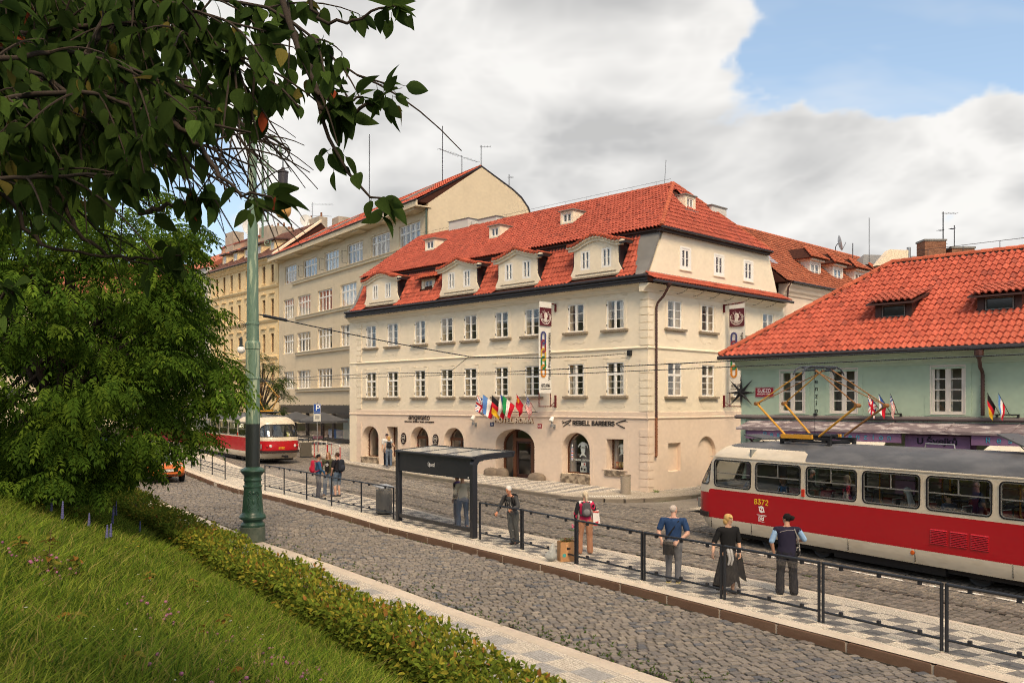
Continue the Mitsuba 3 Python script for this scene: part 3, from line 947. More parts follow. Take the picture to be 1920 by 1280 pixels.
tile_field(ROOF,hp(0,.62,ZE),-HF.d,e2f,fp,.205,.315,60,color=(.33,.074,.046),seed=31)
# hip
ap = hp(2.46,DR,ZR)
e1h = unit(hp(-.3,10.5,ZE) - hp(-.3,.62,ZE))
mid = hp(-.3,DR,ZE)
e2h = unit(ap - mid)
Lh = np.linalg.norm(ap - mid)
hpoly = Polygon([(-(DR - .62),0),(10.5 - DR,0),(0,Lh)])
hpoly = hpoly.difference(sbox(-1.15,Lh * .50,-.30,Lh * .86))
tile_field(ROOF,mid,e1h,e2h,hpoly,.205,.315,40,color=(.33,.074,.046),seed=37)
ridge_line(ROOF,hp(2.46,DR,ZR + .0),hp(23.3,DR,ZR + .0))
ridge_line(ROOF,hp(-.28,.64,ZE + .05),ap + [0,0,.02],name='hip_tile')
ridge_line(ROOF,hp(-.28,10.45,ZE + .05),ap + [0,0,.02],name='hip_tile')
part(ROOF,'eave_board',HF(cat(box(0.0,23.3,-.98,-.80,11.92,12.14),box(-.28,23.3,-.80,-.66,12.09,12.15))),mat('eave_soffit',(.055,.045,.045),.7,.2))
part(ROOF,'eave_board',HS(cat(box(.66,10.4,.0,.22,12.05,12.15))),'eave_soffit')
part(ROOF,'eave_gutter',HS(tube([(.6,.34,12.20),(10.45,.34,12.20)],.055,8)),GUTT)
# verge flashing of the mansard beside the gable and at the far end
for s0,s1 in ((-.03,.34),(22.95,23.2)):
 ms = []
 for k in range(3):
  (d0,z0),(d1,z1) = lowp[k],lowp[k + 1]
  ms.append(hexa([(s0 + .0,-d0,z0 - .1),(s1 + (.25 * k if s0 < 1 else 0),-d0,z0 - .1),(s1 + (.25 * (k + 1) if s0 < 1 else 0),-d1,z1 - .1),(s0,-d1,z1 - .1)],
        [(s0 + .0,-d0 + .07,z0 + .03),(s1 + (.25 * k if s0 < 1 else 0),-d0 + .07,z0 + .03),(s1 + (.25 * (k + 1) if s0 < 1 else 0),-d1 + .07,z1 + .03),(s0,-d1 + .07,z1 + .03)]))
 part(ROOF,'verge_flashing',HF(cat(ms)),FLASH)
part(HOTEL,'gutter',HF(cat(tube([(-.30,.52,9.90),(HL - .2,.52,9.90)],.075,9),box(-.35,HL - .1,.30,.50,9.60,9.655),box(-.3,HL - .2,.42,.47,9.655,9.84),box(-.32,HL - .15,.46,.54,9.715,9.745))),GUTT)
part(HOTEL,'gutter',HS(tube([(-.45,.68,9.63),(12.0,.68,9.63)],.07,9)),GUTT)
part(HOTEL,'gutter_hook',HS(cat([tube([(x,.66,9.58),(x,.50,9.44),(x - .05,.30,9.33),(x - .2,.12,9.28)],.012,5) for x in np.arange(.9,11.5,1.35)])),GUTT)
# pent roof on the side
PO = HS.p(0,.66,9.68)
e2p = unit(HS.p(0,.0,10.06) - PO)
tile_field(ROOF,PO,HS.d,e2p,Polygon([(-.42,0),(11.95,0),(11.65,.765),(.05,.765)]),.205,.37,40,color=(.37,.080,.047),seed=41)
part(ROOF,'pent_boarding',HS(profile([(0,9.62),(.66,9.62),(.66,9.67),(0,10.04)],-.38,11.9)),ROOFB)
part(ROOF,'pent_flashing',HS(profile([(0,10.03),(.10,10.04),(.09,10.09),(0,10.16)],.0,11.6)),FLASH)
# curved dormers
for (a,b,kind) in D4:
 c,hw = (a + b) / 2,(b - a) / 2
 # outline of the face: flared foot, narrower waist
 def wst(z):
  t = np.clip((z - 10.22) / .62,0,1)
  return hw - .04 - .27 * (t * t * (3 - 2 * t))
 zz = np.linspace(10.22,11.66,14)
 xs = np.linspace(-hw,hw,41)
 if kind == 'arc':
  tt = np.clip(1 - np.abs(xs) / (hw * .80),0,1)
  top = 11.72 + .36 * np.sin(tt * np.pi / 2) ** 1.4
 else:
  tt = np.clip(1 - np.abs(xs) / (hw * .80),0,1)
  top = 11.72 + .40 * (.75 * tt + .25 * tt * tt)
 face = Polygon([(c - wst(z),z) for z in zz] + [(c + x * .93,t - .04) for x,t in zip(xs[2:-2],top[2:-2])] + [(c + wst(z),z) for z in zz[::-1]]).buffer(0)
 wn = [(c - .95,c - .35),(c + .35,c + .95)] if kind else []
 op = [sbox(p,10.58,q,11.50) for p,q in wn]
 dm = part(HOTEL,'dormer',HF(cat(slab(face.difference(unary_union(op)),-.22,.04),slab(face.difference(face.buffer(-.2)),-1.5,-.22))),CREAM)
 crv = Polygon(list(zip(c + xs,top)) + list(zip((c + xs)[::-1],top[::-1] - .20)))
 crv2 = Polygon(list(zip(c + xs * 1.02,top + .03)) + list(zip((c + xs * 1.02)[::-1],top[::-1] - .06)))
 part(dm,'cornice',HF(cat(slab(crv,0,.13),slab(crv2,0,.24))),CREAM)
 part(dm,'foot_moulding',HF(cat(box(a + .05,b - .05,.0,.10,10.16,10.24),box(c - 1.25,c + 1.25,.04,.07,10.36,10.40))),SILLST)
 for (p,q) in wn:
  w = casement(dm,HF,p,q,10.58,11.50,2,2,y=.03,frame=.09,post=.045,curtain='side',room=True,inner=.25,name='window')
 # little roof: tiles following the curve, running back to the main roof
 ms,cs = [],[]
 ds = np.hypot(np.diff(xs),np.diff(top)).cumsum()
 nt = int(ds[-1] / .21)
 for k in range(nt):
  d_ = (k + .5) * ds[-1] / nt
  x_ = np.interp(d_,np.r_[0,ds],xs); z_ = np.interp(d_,np.r_[0,ds],top)
  for j in range(4):
   y1_,y0_ = .30 - .42 * j,.30 - .42 * (j + 1) - .05
   m = tube([(c + x_,y1_,z_ + .075),(c + x_,y0_,z_ + .095)],.085,8)
   ms.append(m); cs.append(colored(m,np.array((.36,.075,.038)) * RNG.uniform(.6,1.2)))
 slabm = slab(Polygon(list(zip(c + xs,top + .09)) + list(zip((c + xs)[::-1],top[::-1] + .03))),-1.6,.27)
 ms.append(slabm); cs.append(colored(slabm,(.07,.028,.02)))
 part(dm,'tile_roof',HF(cat(ms)),TILEM,smooth=False,color=np.vstack(cs))
 part(dm,'gutter',HF(cat(box(a - .28,a + .1,-.3,.22,11.56,11.66),)),GUTT)
 for sg in (-1,1):
  part(dm,'cheek_flashing',HF(slab(Polygon([(c + sg * (wst(z) + .0),z) for z in zz] + [(c + sg * (wst(z) + .07),z) for z in zz[::-1]]).buffer(0),-.9,.0)),GUTT)
# small shed dormer between two curved ones
dm = part(HOTEL,'dormer',HF(slab(sbox(15.5,10.66,16.72,11.46).difference(sbox(15.76,10.74,16.46,11.38)),-1.2,-.40)),CREAM)
casement(dm,HF,15.76,16.46,10.74,11.38,2,2,y=-.45,frame=.06,post=.04,curtain=None,inner=.25)
part(dm,'sill',HF(box(15.45,16.77,-.5,-.28,10.55,10.66)),FLASH)
e2s = unit(-HF.n * .9 + np.array([0,0,.42]))
tile_field(dm,hp(0,.12,11.46),-HF.d,e2s,sbox(-17.0,0,-15.2,.85),.235,.30,0,color=(.36,.08,.04),seed=77)
part(dm,'roof_boarding',HF(profile([(-.12,11.42),(-.95,11.80),(-.95,11.72),(-.12,11.38)],15.22,16.98)),ROOFB)
# three little box dormers on the upper slope, one on the hip
Dk = .62 + (13.75 - ZE) / (ZR - ZE) * (DR - .62)
for a,b in ub:
 dm = part(HOTEL,'box_dormer',HF(cat(slab(sbox(a,13.72,b,14.42).difference(sbox(a + .14,13.84,b - .14,14.30)),-Dk - .05,-Dk + .1),
     *[TM([[x,-Dk,13.72],[x,-Dk,14.42],[x,-Dk - 1.25,14.46],[x + .05,-Dk,13.72],[x + .05,-Dk,14.42],[x + .05,-Dk - 1.25,14.46]],[[0,1,2],[3,5,4],[0,2,5],[0,5,3]]) for x in (a,b - .05)])),CREAM)
 casement(dm,HF,a + .14,b - .14,13.84,14.30,2,1,y=-Dk + .06,frame=.05,post=.04,curtain=None,inner=.3)
 part(dm,'flashing',HF(cat(box(a - .08,b + .08,-Dk - 1.35,-Dk + .2,14.42,14.47),box(a - .1,b + .1,-Dk,-Dk + .2,13.60,13.72))),FLASH)
hx0,hx1,hz = 4.35,5.25,13.75
dm = part(HOTEL,'box_dormer',HS(cat(slab(sbox(hx0,hz,hx1,hz + .72).difference(sbox(hx0 + .16,hz + .10,hx1 - .16,hz + .60)),-1.15,-1.0),*[TM([[x,-1.0,hz],[x,-1.0,hz + .72],[x,-2.1,hz + .76],[x + .05,-1.,hz],[x + .05,-1.,hz + .72],[x + .05,-2.1,hz + .76]],[[0,1,2],[3,5,4],[0,2,5],[0,5,3]]) for x in (hx0,hx1 - .05)])),CREAM)
casement(dm,HS,hx0 + .16,hx1 - .16,hz + .10,hz + .60,2,1,y=-1.04,frame=.05,post=.04,curtain='full',inner=.3)
part(dm,'flashing',HS(cat(box(hx0 - .07,hx1 + .07,-2.2,-.92,hz + .72,hz + .77),box(hx0 - .1,hx1 + .1,-1.1,-.9,hz - .1,hz))),FLASH)
# light shafts at the ridge
for (a,b,z0,z1,d0,d1) in ((18.0,19.9,15.0,15.95,5.2,6.9),(15.5,17.2,15.1,15.72,5.3,6.6)):
 lb = part(HOTEL,'light_shaft',HF(box(a,b,-d1,-d0,z0,z1)),mat('shaft_render',(.52,.51,.48),.8,.2) if a > 17 else 'shaft_render')
 part(lb,'cap',HF(box(a - .05,b + .05,-d1 - .05,-d0 + .05,z1,z1 + .05)),FLASH)
lb = part(HOTEL,'light_shaft',HF(box(1.2,2.2,-8.4,-7.0,12.6,14.38)),'shaft_render')
part(lb,'cap',HF(box(1.15,2.25,-8.45,-6.95,14.38,14.44)),FLASH)
# downpipe at the corner, with a hopper
dp = part(HOTEL,'downpipe',HS(tube([(.62,.66,9.55),(.62,.62,9.35),(.60,.42,9.05),(.52,.15,8.75),(.50,.10,8.55),(.50,.10,3.55)],.055,10)),PIPE)
part(dp,'hopper',HS(xf(lathe([(.06,0),(.13,.12),(.15,.22),(.0,.22)],10),axes(HS.M[:3,3] * 0 + [.62,.68,9.40],[1,0,0],[0,1,0],[0,0,1]))),PIPE)
part(dp,'lower_pipe',HS(tube([(.50,.10,3.55),(.50,.10,1.95),(.47,.13,1.86),(.38,.16,1.80)],.058,10)),PIPEC,label='copper-brown lower end of the corner downpipe')
part(HOTEL,'downpipe',HS(cat(tube([(12.25,.45,10.85),(12.25,.25,10.5),(12.25,.20,9.8),(12.1,.5,9.68)],.05,8))),PIPE)
part(HOTEL,'lightning_rod',HF(tube([(3.0,-DR,ZR),(2.9,-DR,ZR + 1.3)],.012,5)),DSTEEL)
part(HOTEL,'ridge_wire',HF(cat(tube([(2.6,-DR,ZR + .28),(23.2,-DR,ZR + .28)],.008,4),*[tube([(x,-DR,ZR),(x,-DR,ZR + .28)],.008,4) for x in np.arange(3.5,23,1.6)])),DSTEEL)

# ---------------------------------------------------------------- wing behind the hotel, along the side street
WING = thing('annex_building','cream wing behind the hotel with long red roof and four hipped dormers','building')
W0,W1 = 12.3,44.
AWX = [(12.95,13.75),(16.75,17.7),(20.2,21.1),(23.6,24.5)]
part(WING,'wall',HS(slab(sbox(W0,-.2,W1,10.3).difference(unary_union([sbox(a,7.6,b,8.97) for a,b in AWX] + [sbox(a,4.5,b,6.0) for a,b in AWX])),-.4,-.02)),PEACH)
for a,b in AWX:
 for z0,z1 in ((7.6,8.97),(4.5,6.0)):
  w = casement(WING,HS,a,b,z0,z1,2,3,y=-.05,curtain='side')
  part(w,'surround',HS(slab(sbox(a,z0,b,z1).buffer(.16,join_style=2).difference(sbox(a,z0,b,z1)),-.02,.01)),TRIM)
part(WING,'cornice',HS(profile([(-.02,10.1),(.05,10.12),(.08,10.25),(.18,10.35),(.22,10.5),(.36,10.66),(.36,10.74),(-.3,10.74),(-.3,10.1)],W0 - .1,W1)),PEACH)
part(WING,'gutter',HS(tube([(W0 + .1,.46,10.80),(W1,.46,10.80)],.07,8)),GUTT)
wr = part(WING,'roof',HS(profile([(.40,10.78),(-4.0,14.62),(-8.4,10.78)],W0 - .6,W1)),ROOFB)
aw = part(WING,'wall',HS(box(W1 - .3,W1,-8,0,0,10.7)),PEACH)
ae2 = unit(HS.p(0,-4.0,14.66) - HS.p(0,.42,10.82))
ALn = math.hypot(4.42,3.84)
apoly = sbox(W0 - .6,0,40,ALn)
ADM = [(16.75,18.14),(19.69,21.07),(22.65,24.05),(25.6,27.0)]
for a,b in ADM:
 apoly = apoly.difference(sbox(a + .1,1.55,b - .1,3.2))
tile_field(wr,HS.p(0,.42,10.82),HS.d,ae2,apoly,.21,.27,0,color=(.33,.105,.055),seed=51,h=.022)
ridge_line(wr,HS.p(W0 - .3,-4.0,14.66),HS.p(40,-4.0,14.66),color=(.42,.12,.06))
for a,b in ADM:
 dmr = part(WING,'dormer',HS(cat(slab(sbox(a,11.50,b,12.62).difference(sbox(a + .16,11.62,b - .16,12.46)),-.95,-.80),
    *[TM([[x,-.8,11.5],[x,-.8,12.62],[x,-2.0,12.62],[x + .06,-.8,11.5],[x + .06,-.8,12.62],[x + .06,-2.0,12.62]],[[0,1,2],[3,5,4],[0,2,5],[0,5,3]]) for x in (a,b - .06)])),OFFW)
 casement(dmr,HS,a + .16,b - .16,11.62,12.46,2,2,y=-.84,frame=.06,post=.06,curtain='full',inner=.3)
 part(dmr,'sill',HS(box(a - .06,b + .06,-.85,-.68,11.38,11.5)),FLASH)
 part(dmr,'eave_moulding',HS(box(a - .16,b + .16,-2.2,-.62,12.62,12.76)),PEACH)
 c = (a + b) / 2
 A_,B_,C_,D_ = HS.p(a - .32,-.46,12.74),HS.p(b + .32,-.46,12.74),HS.p(b + .32,-2.5,12.74),HS.p(a - .32,-2.5,12.74)
 R0,R1 = HS.p(c,-1.45,13.50),HS.p(c,-2.9,13.50)
 rr = part(dmr,'roof',TM([A_,B_,C_,D_,R0,R1],[[0,1,4],[1,2,5],[1,5,4],[3,0,4],[3,4,5],[0,2,1],[0,3,2]]),ROOFB)
 for p0,p1,ridge in ((A_,B_,R0),):
  mid = (p0 + p1) / 2
  L = np.linalg.norm(ridge - mid); hwid = np.linalg.norm(p1 - p0) / 2
  tile_field(rr,mid,(p1 - p0),(ridge - mid),Polygon([(-hwid,0),(hwid,0),(0,L)]),.2,.25,0,color=(.34,.10,.05),seed=int(a),h=.03)
 foot = HS.p(a - .32,-1.45,12.74)
 L = np.linalg.norm(R0 - foot)
 tile_field(rr,foot,HS.p(0,-1,0) - HS.p(0,0,0),-(R0 - foot) * -1,Polygon([(-.99,0),(1.4,0),(1.4,L),(0,L)]),.2,.25,0,color=(.30,.10,.06),seed=int(a) + 5,h=.03)
 ridge_line(rr,A_ + [0,0,.03],R0 + [0,0,.04],.3,.08,name='hip_tile')
 ridge_line(rr,B_ + [0,0,.03],R0 + [0,0,.04],.3,.08,name='hip_tile')
part(WING,'skylight',HS(hexa([(12.5,-.9,11.95),(13.2,-.9,11.95),(13.2,-1.5,12.47),(12.5,-1.5,12.47)],[(12.5,-.86,12.03),(13.2,-.86,12.03),(13.2,-1.46,12.55),(12.5,-1.46,12.55)])),mat('sky_glass',(.25,.28,.30),.1,.8))

# ---------------------------------------------------------------- the mint green restaurant
GC = np.array([.2575 * 35,35.])
GF = Face(GC,(.70045,-.7137),(-.7137,-.70045))
REST = thing('restaurant_house','mint green two-storey restaurant with red tiled hipped roof and purple shop canopy','building')
GW = [(1.68,2.66),(3.68,4.66),(7.20,8.26),(10.9,11.95),(14.2,15.2)]
part(REST,'wall',GF(slab(sbox(0,2.6,20,5.75).difference(unary_union([sbox(a,3.86,b,5.44) for a,b in GW])),-.35,0)),MINT)
part(REST,'wall',GF(slab(sbox(0,-.2,20,2.6).difference(unary_union([sbox(1.3,.5,6.0,2.5),sbox(6.9,0,8.5,2.5),sbox(9.2,.5,14,2.5)])),-.35,0)),mat('purple_front',(.085,.045,.095),.6,.3))
part(REST,'shop_pane',GF(cat(slab(sbox(1.3,.5,6,2.5),-.2,-.19),slab(sbox(9.2,.5,14,2.5),-.2,-.19))),GLASS)
part(REST,'shop_room',GF(cat(box(.3,19.7,-3.2,-3.1,0,2.6),box(.3,19.7,-3.2,-.4,2.55,2.6),box(.3,19.7,-3.2,-.4,.0,.05))),ROOM)
part(REST,'wall',GF(cat(box(0,.35,-9,-.35,-.2,5.75),box(19.65,20,-9,-.35,-.2,5.75),box(0,20,-9.3,-9,-.2,5.75))),MINT)
part(REST,'cornice',GF(profile([(0,5.50),(.04,5.50),(.06,5.56),(.09,5.58),(.30,5.80),(.46,5.90),(.46,5.96),(-.2,5.96),(-.2,5.50)],-.12,20)),MINT)
part(REST,'cornice',GF(xf(profile([(0,5.50),(.04,5.50),(.09,5.58),(.30,5.80),(.46,5.90),(.46,5.96),(-.2,5.96),(-.2,5.50)],-9,.02),np.array([[0,-1,0,0],[1,0,0,0],[0,0,1,0],[0,0,0,1.]]))),MINT)
part(REST,'string_course',GF(box(-.03,20,0,.022,5.34,5.40)),MINT)
part(REST,'ledge',GF(profile([(0,3.60),(.06,3.60),(.16,3.66),(.16,3.71),(0,3.76)],-.22,20)),mat('ledge_sheet',(.15,.125,.125),.55,.4))
part(REST,'pilaster',GF(box(0,.22,0,.05,.1,3.6)),MINT)
for i,(a,b) in enumerate(GW):
 w = casement(REST,GF,a,b,3.86,5.44,2,4,y=-.01,frame=.075,post=.11,bar=.035,mt=OFFW,curtain='dull' if i % 2 else 'side',panes=i < 3,inner=.5)
 o = sbox(a,3.80,b,5.44)
 part(w,'surround',GF(slab(o.buffer(.20,join_style=2).difference(sbox(a - 1,3.0,b + 1,3.78)).difference(o),0,.02)),MINT)
 part(w,'trim',GF(ring(sbox(a,3.86,b,5.44),.035,0,.03)),OFFW)
groof = part(REST,'roof',None,None)
GZ0,GZ1,GY0,GY1,GS0,GRS = 6.02,9.62,.62,-4.0,-.55,4.25
gs = [GF.p(GS0,GY0,GZ0 - .05),GF.p(20.5,GY0,GZ0 - .05),GF.p(20.5,-8.6,GZ0 - .05),GF.p(GS0,-8.6,GZ0 - .05),GF.p(GRS,GY1,GZ1 - .06),GF.p(20.5,GY1,GZ1 - .06)]
scene[groof] = mikit.ply(TM(gs,[[0,1,5],[0,5,4],[2,3,4],[2,4,5],[3,0,4],[0,3,2],[0,2,1],[1,2,5]]),ROOFB)
ge2 = unit(np.array(GF.p(0,GY1,GZ1)) - GF.p(0,GY0,GZ0))
GLn = math.hypot(GY0 - GY1,GZ1 - GZ0)
gpoly = Polygon([(GS0,-.04),(16.5,-.04),(16.5,GLn),(GRS,GLn)])
GD = [(5.14,5.99),(8.57,9.47)]
gk = (7.22 - GZ0) / (GZ1 - GZ0) * GLn
for a,b in GD:
 gpoly = gpoly.difference(sbox(a - .30,gk - .12,b + .32,gk + .95))
tile_field(groof,GF.p(0,GY0,GZ0),GF.d,ge2,gpoly,.205,.335,300,color=(.40,.088,.053),seed=61,h=.085)
hm = GF.p(GS0,GY1,GZ0)
hr = GF.p(GRS,GY1,GZ1)
hh = np.linalg.norm(hr - hm)
tile_field(groof,hm,GF.n,hr - hm,Polygon([(-4.6,0),(4.62,0),(0,hh)]),.205,.335,0,color=(.38,.083,.050),seed=63,h=.085,mass='hip_field')
ridge_line(groof,GF.p(GS0 - .02,GY0 + .02,GZ0 + .06),hr + [0,0,.05],.40,.13,(.42,.10,.05),name='hip_tile')
ridge_line(groof,hr + [0,0,.05],GF.p(16.5,GY1,GZ1 + .05),.40,.13,(.42,.10,.05))
part(groof,'ridge_mortar',cat(tube([GF.p(GS0,GY0,GZ0 + .02),hr + [0,0,.01]],.09,6),tube([hr,GF.p(16.5,GY1,GZ1 + .01)],.10,6)),mat('mortar_grey',(.14,.125,.11),.9,.1))
part(groof,'ridge_wire',cat(tube([GF.p(GRS + 1,GY1,GZ1 + .42),GF.p(16,GY1,GZ1 + .42)],.01,4),*[tube([GF.p(x,GY1,GZ1),GF.p(x,GY1,GZ1 + .42)],.012,4) for x in np.arange(5.6,16,1.25)]),DSTEEL)
for a,b in GD:
 y0 = GY0 + (7.22 - GZ0) / (GZ1 - GZ0) * (GY1 - GY0)
 zt = 7.80
 dmr = part(REST,'roof_dormer',GF(cat(slab(sbox(a - .22,7.18,b + .22,zt).difference(sbox(a,7.27,b,7.70)),y0 - .15,y0 + .02),
    *[TM([[x,y0,7.2],[x,y0,zt],[x,y0 - 1.35,zt + .40],[x + .05,y0,7.2],[x + .05,y0,zt],[x + .05,y0 - 1.35,zt + .40]],[[0,1,2],[3,5,4],[0,2,5],[0,5,3]]) for x in (a - .22,b + .17)])),WOODR)
 part(dmr,'frame',GF(ring(sbox(a + .05,7.31,b - .05,7.66),.03,y0 - .03,y0 + .03)),FLASH)
 part(dmr,'pane',GF(slab(sbox(a,7.27,b,7.70),y0 - .05,y0 - .04)),mat('dormer_glass',(.02,.022,.028),.06,.6))
 part(dmr,'apron',GF(box(a - .32,b + .36,y0,y0 + .14,7.08,7.19)),FLASH)
 part(dmr,'cheek_flashing',GF(hexa([(b + .22,y0 + .05,7.10),(b + .40,y0 + .05,7.12),(b + .40,y0 - 1.4,8.28),(b + .22,y0 - 1.4,8.28)],[(b + .22,y0 + .05,7.22),(b + .40,y0 + .05,7.20),(b + .40,y0 - 1.4,8.33),(b + .22,y0 - 1.4,8.36)])),FLASH)
 eo = GF.p((a + b) / 2,y0 + .38,zt - .02)
 ee = unit(GF.p(0,-1.8,.52) - GF.p(0,0,0))
 hwid = (b - a) / 2 + .42
 tile_field(dmr,eo,GF.d,ee,sbox(-hwid,0,hwid,1.75),.205,.32,0,color=(.31,.075,.046),seed=int(a * 7),h=.085)
 part(dmr,'roof_boarding',GF(profile([(y0 + .38,zt - .06),(y0 - 1.45,zt + .47),(y0 - 1.45,zt + .40),(y0 + .38,zt - .12)],(a + b) / 2 - hwid,(a + b) / 2 + hwid)),WOODR)
part(REST,'gutter',GF(tube([(GS0 - .05,.72,5.97),(20,.72,5.97)],.085,10)),GUTT)
dp = part(REST,'downpipe',GF(tube([(8.92,.72,5.9),(8.92,.70,5.62),(8.86,.42,5.36),(8.83,.12,5.2),(8.83,.09,5.0),(8.83,.09,3.80)],.06,10)),PIPE)
part(dp,'hopper',GF(xf(lathe([(.07,0),(.14,.10),(.15,.26),(0,.26)],10),axes([8.92,.72,5.62],[1,0,0],[0,1,0]))),PIPE)
part(REST,'eave_lamp_hook',GF(cat([tube([(x,.72,5.98),(x,.62,5.93),(x,.45,5.90)],.014,4) for x in np.arange(.4,12,.9)])),GUTT)
# canopy of the restaurant: sloping sheet roof, purple fascia with lettering, blinds
CAN = part(REST,'canopy',GF(profile([(.0,3.56),(.95,3.30),(.95,3.24),(0,3.46)],.40,17)),mat('canopy_sheet',proc(lambda p,n,uv: mix((.17,.135,.145),(.40,.35,.35),smoothstep(.48,.66,fbm(p.x * 3,p.y * 3,p.z * 14,4)))),.6,.3))
part(CAN,'seam',GF(cat([hexa([(x,.0,3.565),(x + .025,.0,3.565),(x + .025,.96,3.30),(x,.96,3.30)],[(x,0,3.59),(x + .025,0,3.59),(x + .025,.96,3.325),(x,.96,3.325)]) for x in np.arange(2.1,17,1.95)])),'canopy_sheet')
part(CAN,'lip',GF(box(.36,17,.93,.985,3.20,3.30)),'canopy_sheet')
part(CAN,'fascia',GF(cat(box(.72,6.55,.82,.90,2.88,3.21),box(8.75,17,.82,.90,2.88,3.21),box(.72,17,.10,.16,3.25,3.52))),mat('purple_fascia',(.17,.095,.185),.55,.3))
part(CAN,'name_board',GF(cat(box(6.62,8.66,.66,.72,2.72,3.14))),'purple_fascia')
part(CAN,'board_recess',GF(box(6.55,8.75,.40,.46,2.60,3.22)),'purple_fascia')
part(CAN,'bracket',GF(cat(box(.72,.80,.0,.9,3.0,3.2),tube([(.76,.1,2.0),(.76,.25,2.6),(.76,.8,2.95)],.035,6),*[tube(np.array([(.76,.5,2.9)]) + spiral(1.3,.03,.13,14),.018,5) for _ in (0,)])),'purple_front')
for x0,x1 in ((1.15,6.25),(8.95,14.5)):
 part(CAN,'blind',GF(hexa([(x0 + .35,.92,2.86),(x1 - .2,.92,2.86),(x1,2.15,2.32),(x0,2.15,2.32)],[(x0 + .35,.92,2.89),(x1 - .2,.92,2.89),(x1,2.15,2.35),(x0,2.15,2.35)])),mat('blind_canvas',(.60,.545,.45),.9,.1) if x0 < 3 else 'blind_canvas')

def ftext(F,s,h,x,z,y,sgn,parent,name,color,bold=False,width=None,depth=.02,spread_=None,vertical=False,squash=1.0,label=None):
 """lettering on a wall; sgn = -1 where the facade's own x axis runs to the viewer's left"""
 if vertical:
  ms = []
  for i,ch in enumerate(s):
   if ch == ' ':
    continue
   t = text(ch,h,depth,bold)
   t.vertices -= [t.bounds.mean(0)[0],0,0]
   t.vertices[:,1] += -i * h * 1.72
   ms.append(t)
  m = cat(ms)
 elif spread_:
  ms = []
  for i,ch in enumerate(s):
   if ch == ' ':
    continue
   t = text(ch,h,depth,bold)
   t.vertices -= [t.bounds.mean(0)[0],0,0]
   t.vertices[:,0] = t.vertices[:,0] * squash + i * spread_
   ms.append(t)
  m = cat(ms)
 else:
  m = text(s,h,depth,bold)
  if width:
   m.vertices[:,0] = (m.vertices[:,0] - m.bounds[0][0]) / (m.bounds[1][0] - m.bounds[0][0]) * width
 v = np.asarray(m.vertices)
 loc = TM(np.stack([x + sgn * v[:,0],y + v[:,2],z + v[:,1]],-1),m.faces)
 w = F(loc)
 return cpart(parent,name,w,color,label=label)

ftext(GF,'Restaurace',.17,1.55,2.97,.90,1,CAN,'lettering',(.03,.22,.33),spread_=.27)
ftext(GF,'Penzion',.17,4.55,2.97,.90,1,CAN,'lettering',(.03,.22,.33),spread_=.27)
ftext(GF,'Rest',.17,9.25,2.97,.90,1,CAN,'lettering',(.03,.22,.33),spread_=.31)
ftext(GF,'U Švejků',.19,7.02,2.87,.72,1,CAN,'lettering',(.012,.008,.02),bold=True,width=1.25)
ftext(GF,'Penzion',.155,3.13,5.20,.005,1,REST,'lettering',(.02,.025,.025),vertical=True)
part(REST,'wall_lamp',GF(box(3.06,3.17,0,.12,3.74,3.84)),BLACK)

# ---------------------------------------------------------------- beige apartment block left of the hotel
BF = Face((-5.92,63.),(-.5685,.8227),(-.8227,-.5685))
APT = thing('apartment_building','plain beige five-storey block with red roof beside the hotel','building')
R5 = [(1.18,4.45),(6.0,9.19),(10.78,13.8),(15.53,18.59),(20.3,23.58),(25.25,28.28)]
R4 = [(2.4,5.5),(7.2,10.4),(11.97,15.16),(16.94,20.09),(21.8,25.02),(25.95,28.6)]
rows = [(R5,15.68,17.36),(R4,12.32,14.18),(R4,8.98,10.76),(R4,5.58,7.25)]
part(APT,'wall',BF(slab(sbox(0,4.06,29.9,18.3).difference(unary_union([sbox(a,z0,b,z1) for R,z0,z1 in rows for a,b in R])),-.4,0)),BEIGE)
part(APT,'wall',BF(xf(slab(Polygon([(0,3),(0,18.35),(4.48,21.55),(7.3,20.25),(8.1,19.75),(8.7,19.1),(9.0,18.3),(9.05,17.),(9.05,3)]),-.3,0),np.array([[0,-1,0,0],[-1,0,0,0],[0,0,1,0],[0,0,0,1.]]))),BEIGE,label='windowless gable wall')
for R,z0,z1 in rows:
 for i,(a,b) in enumerate(R):
  casement(APT,BF,a,b,z0,z1,4,1,y=-.12,frame=.09,post=.10,transom=z1 - .62,curtain='full' if RNG.random() < .6 else 'mixed',inner=.6)
 part(APT,'ledge',BF(profile([(0,z0 - .34),(.16,z0 - .30),(.18,z0 - .10),(.24,z0 - .08),(.24,z0 - .02),(0,z0 - .01)],.3,R[-1][1] - 2.2 if R is R5 else 25.2)),BEIGE)
part(APT,'eave',BF(cat(box(-.1,30.2,-.2,1.0,18.02,18.10),box(-.1,30.2,.92,1.06,18.02,18.44),*[box(x,x + 1.5,-.1,.86,17.90,18.02) for x in np.arange(.5,29,4.6)])),BEIGE)
part(APT,'gutter',BF(tube([(-.2,1.10,18.46),(30.2,1.10,18.46)],.06,6)),GUTT)
br = part(APT,'roof',BF(profile([(1.05,18.38),(-4.48,21.58),(-8.9,18.4)],.05,29.9)),ROOFB)
be2 = unit(BF.p(0,-4.48,21.62) - BF.p(0,1.05,18.44))
tile_field(br,BF.p(0,1.05,18.44),-BF.d,be2,sbox(-29.9,0,-.15,6.38),.30,.40,0,color=(.44,.10,.055),seed=71,h=.05)
ridge_line(br,BF.p(.1,-4.48,21.64),BF.p(29.8,-4.48,21.64),.5,.11)
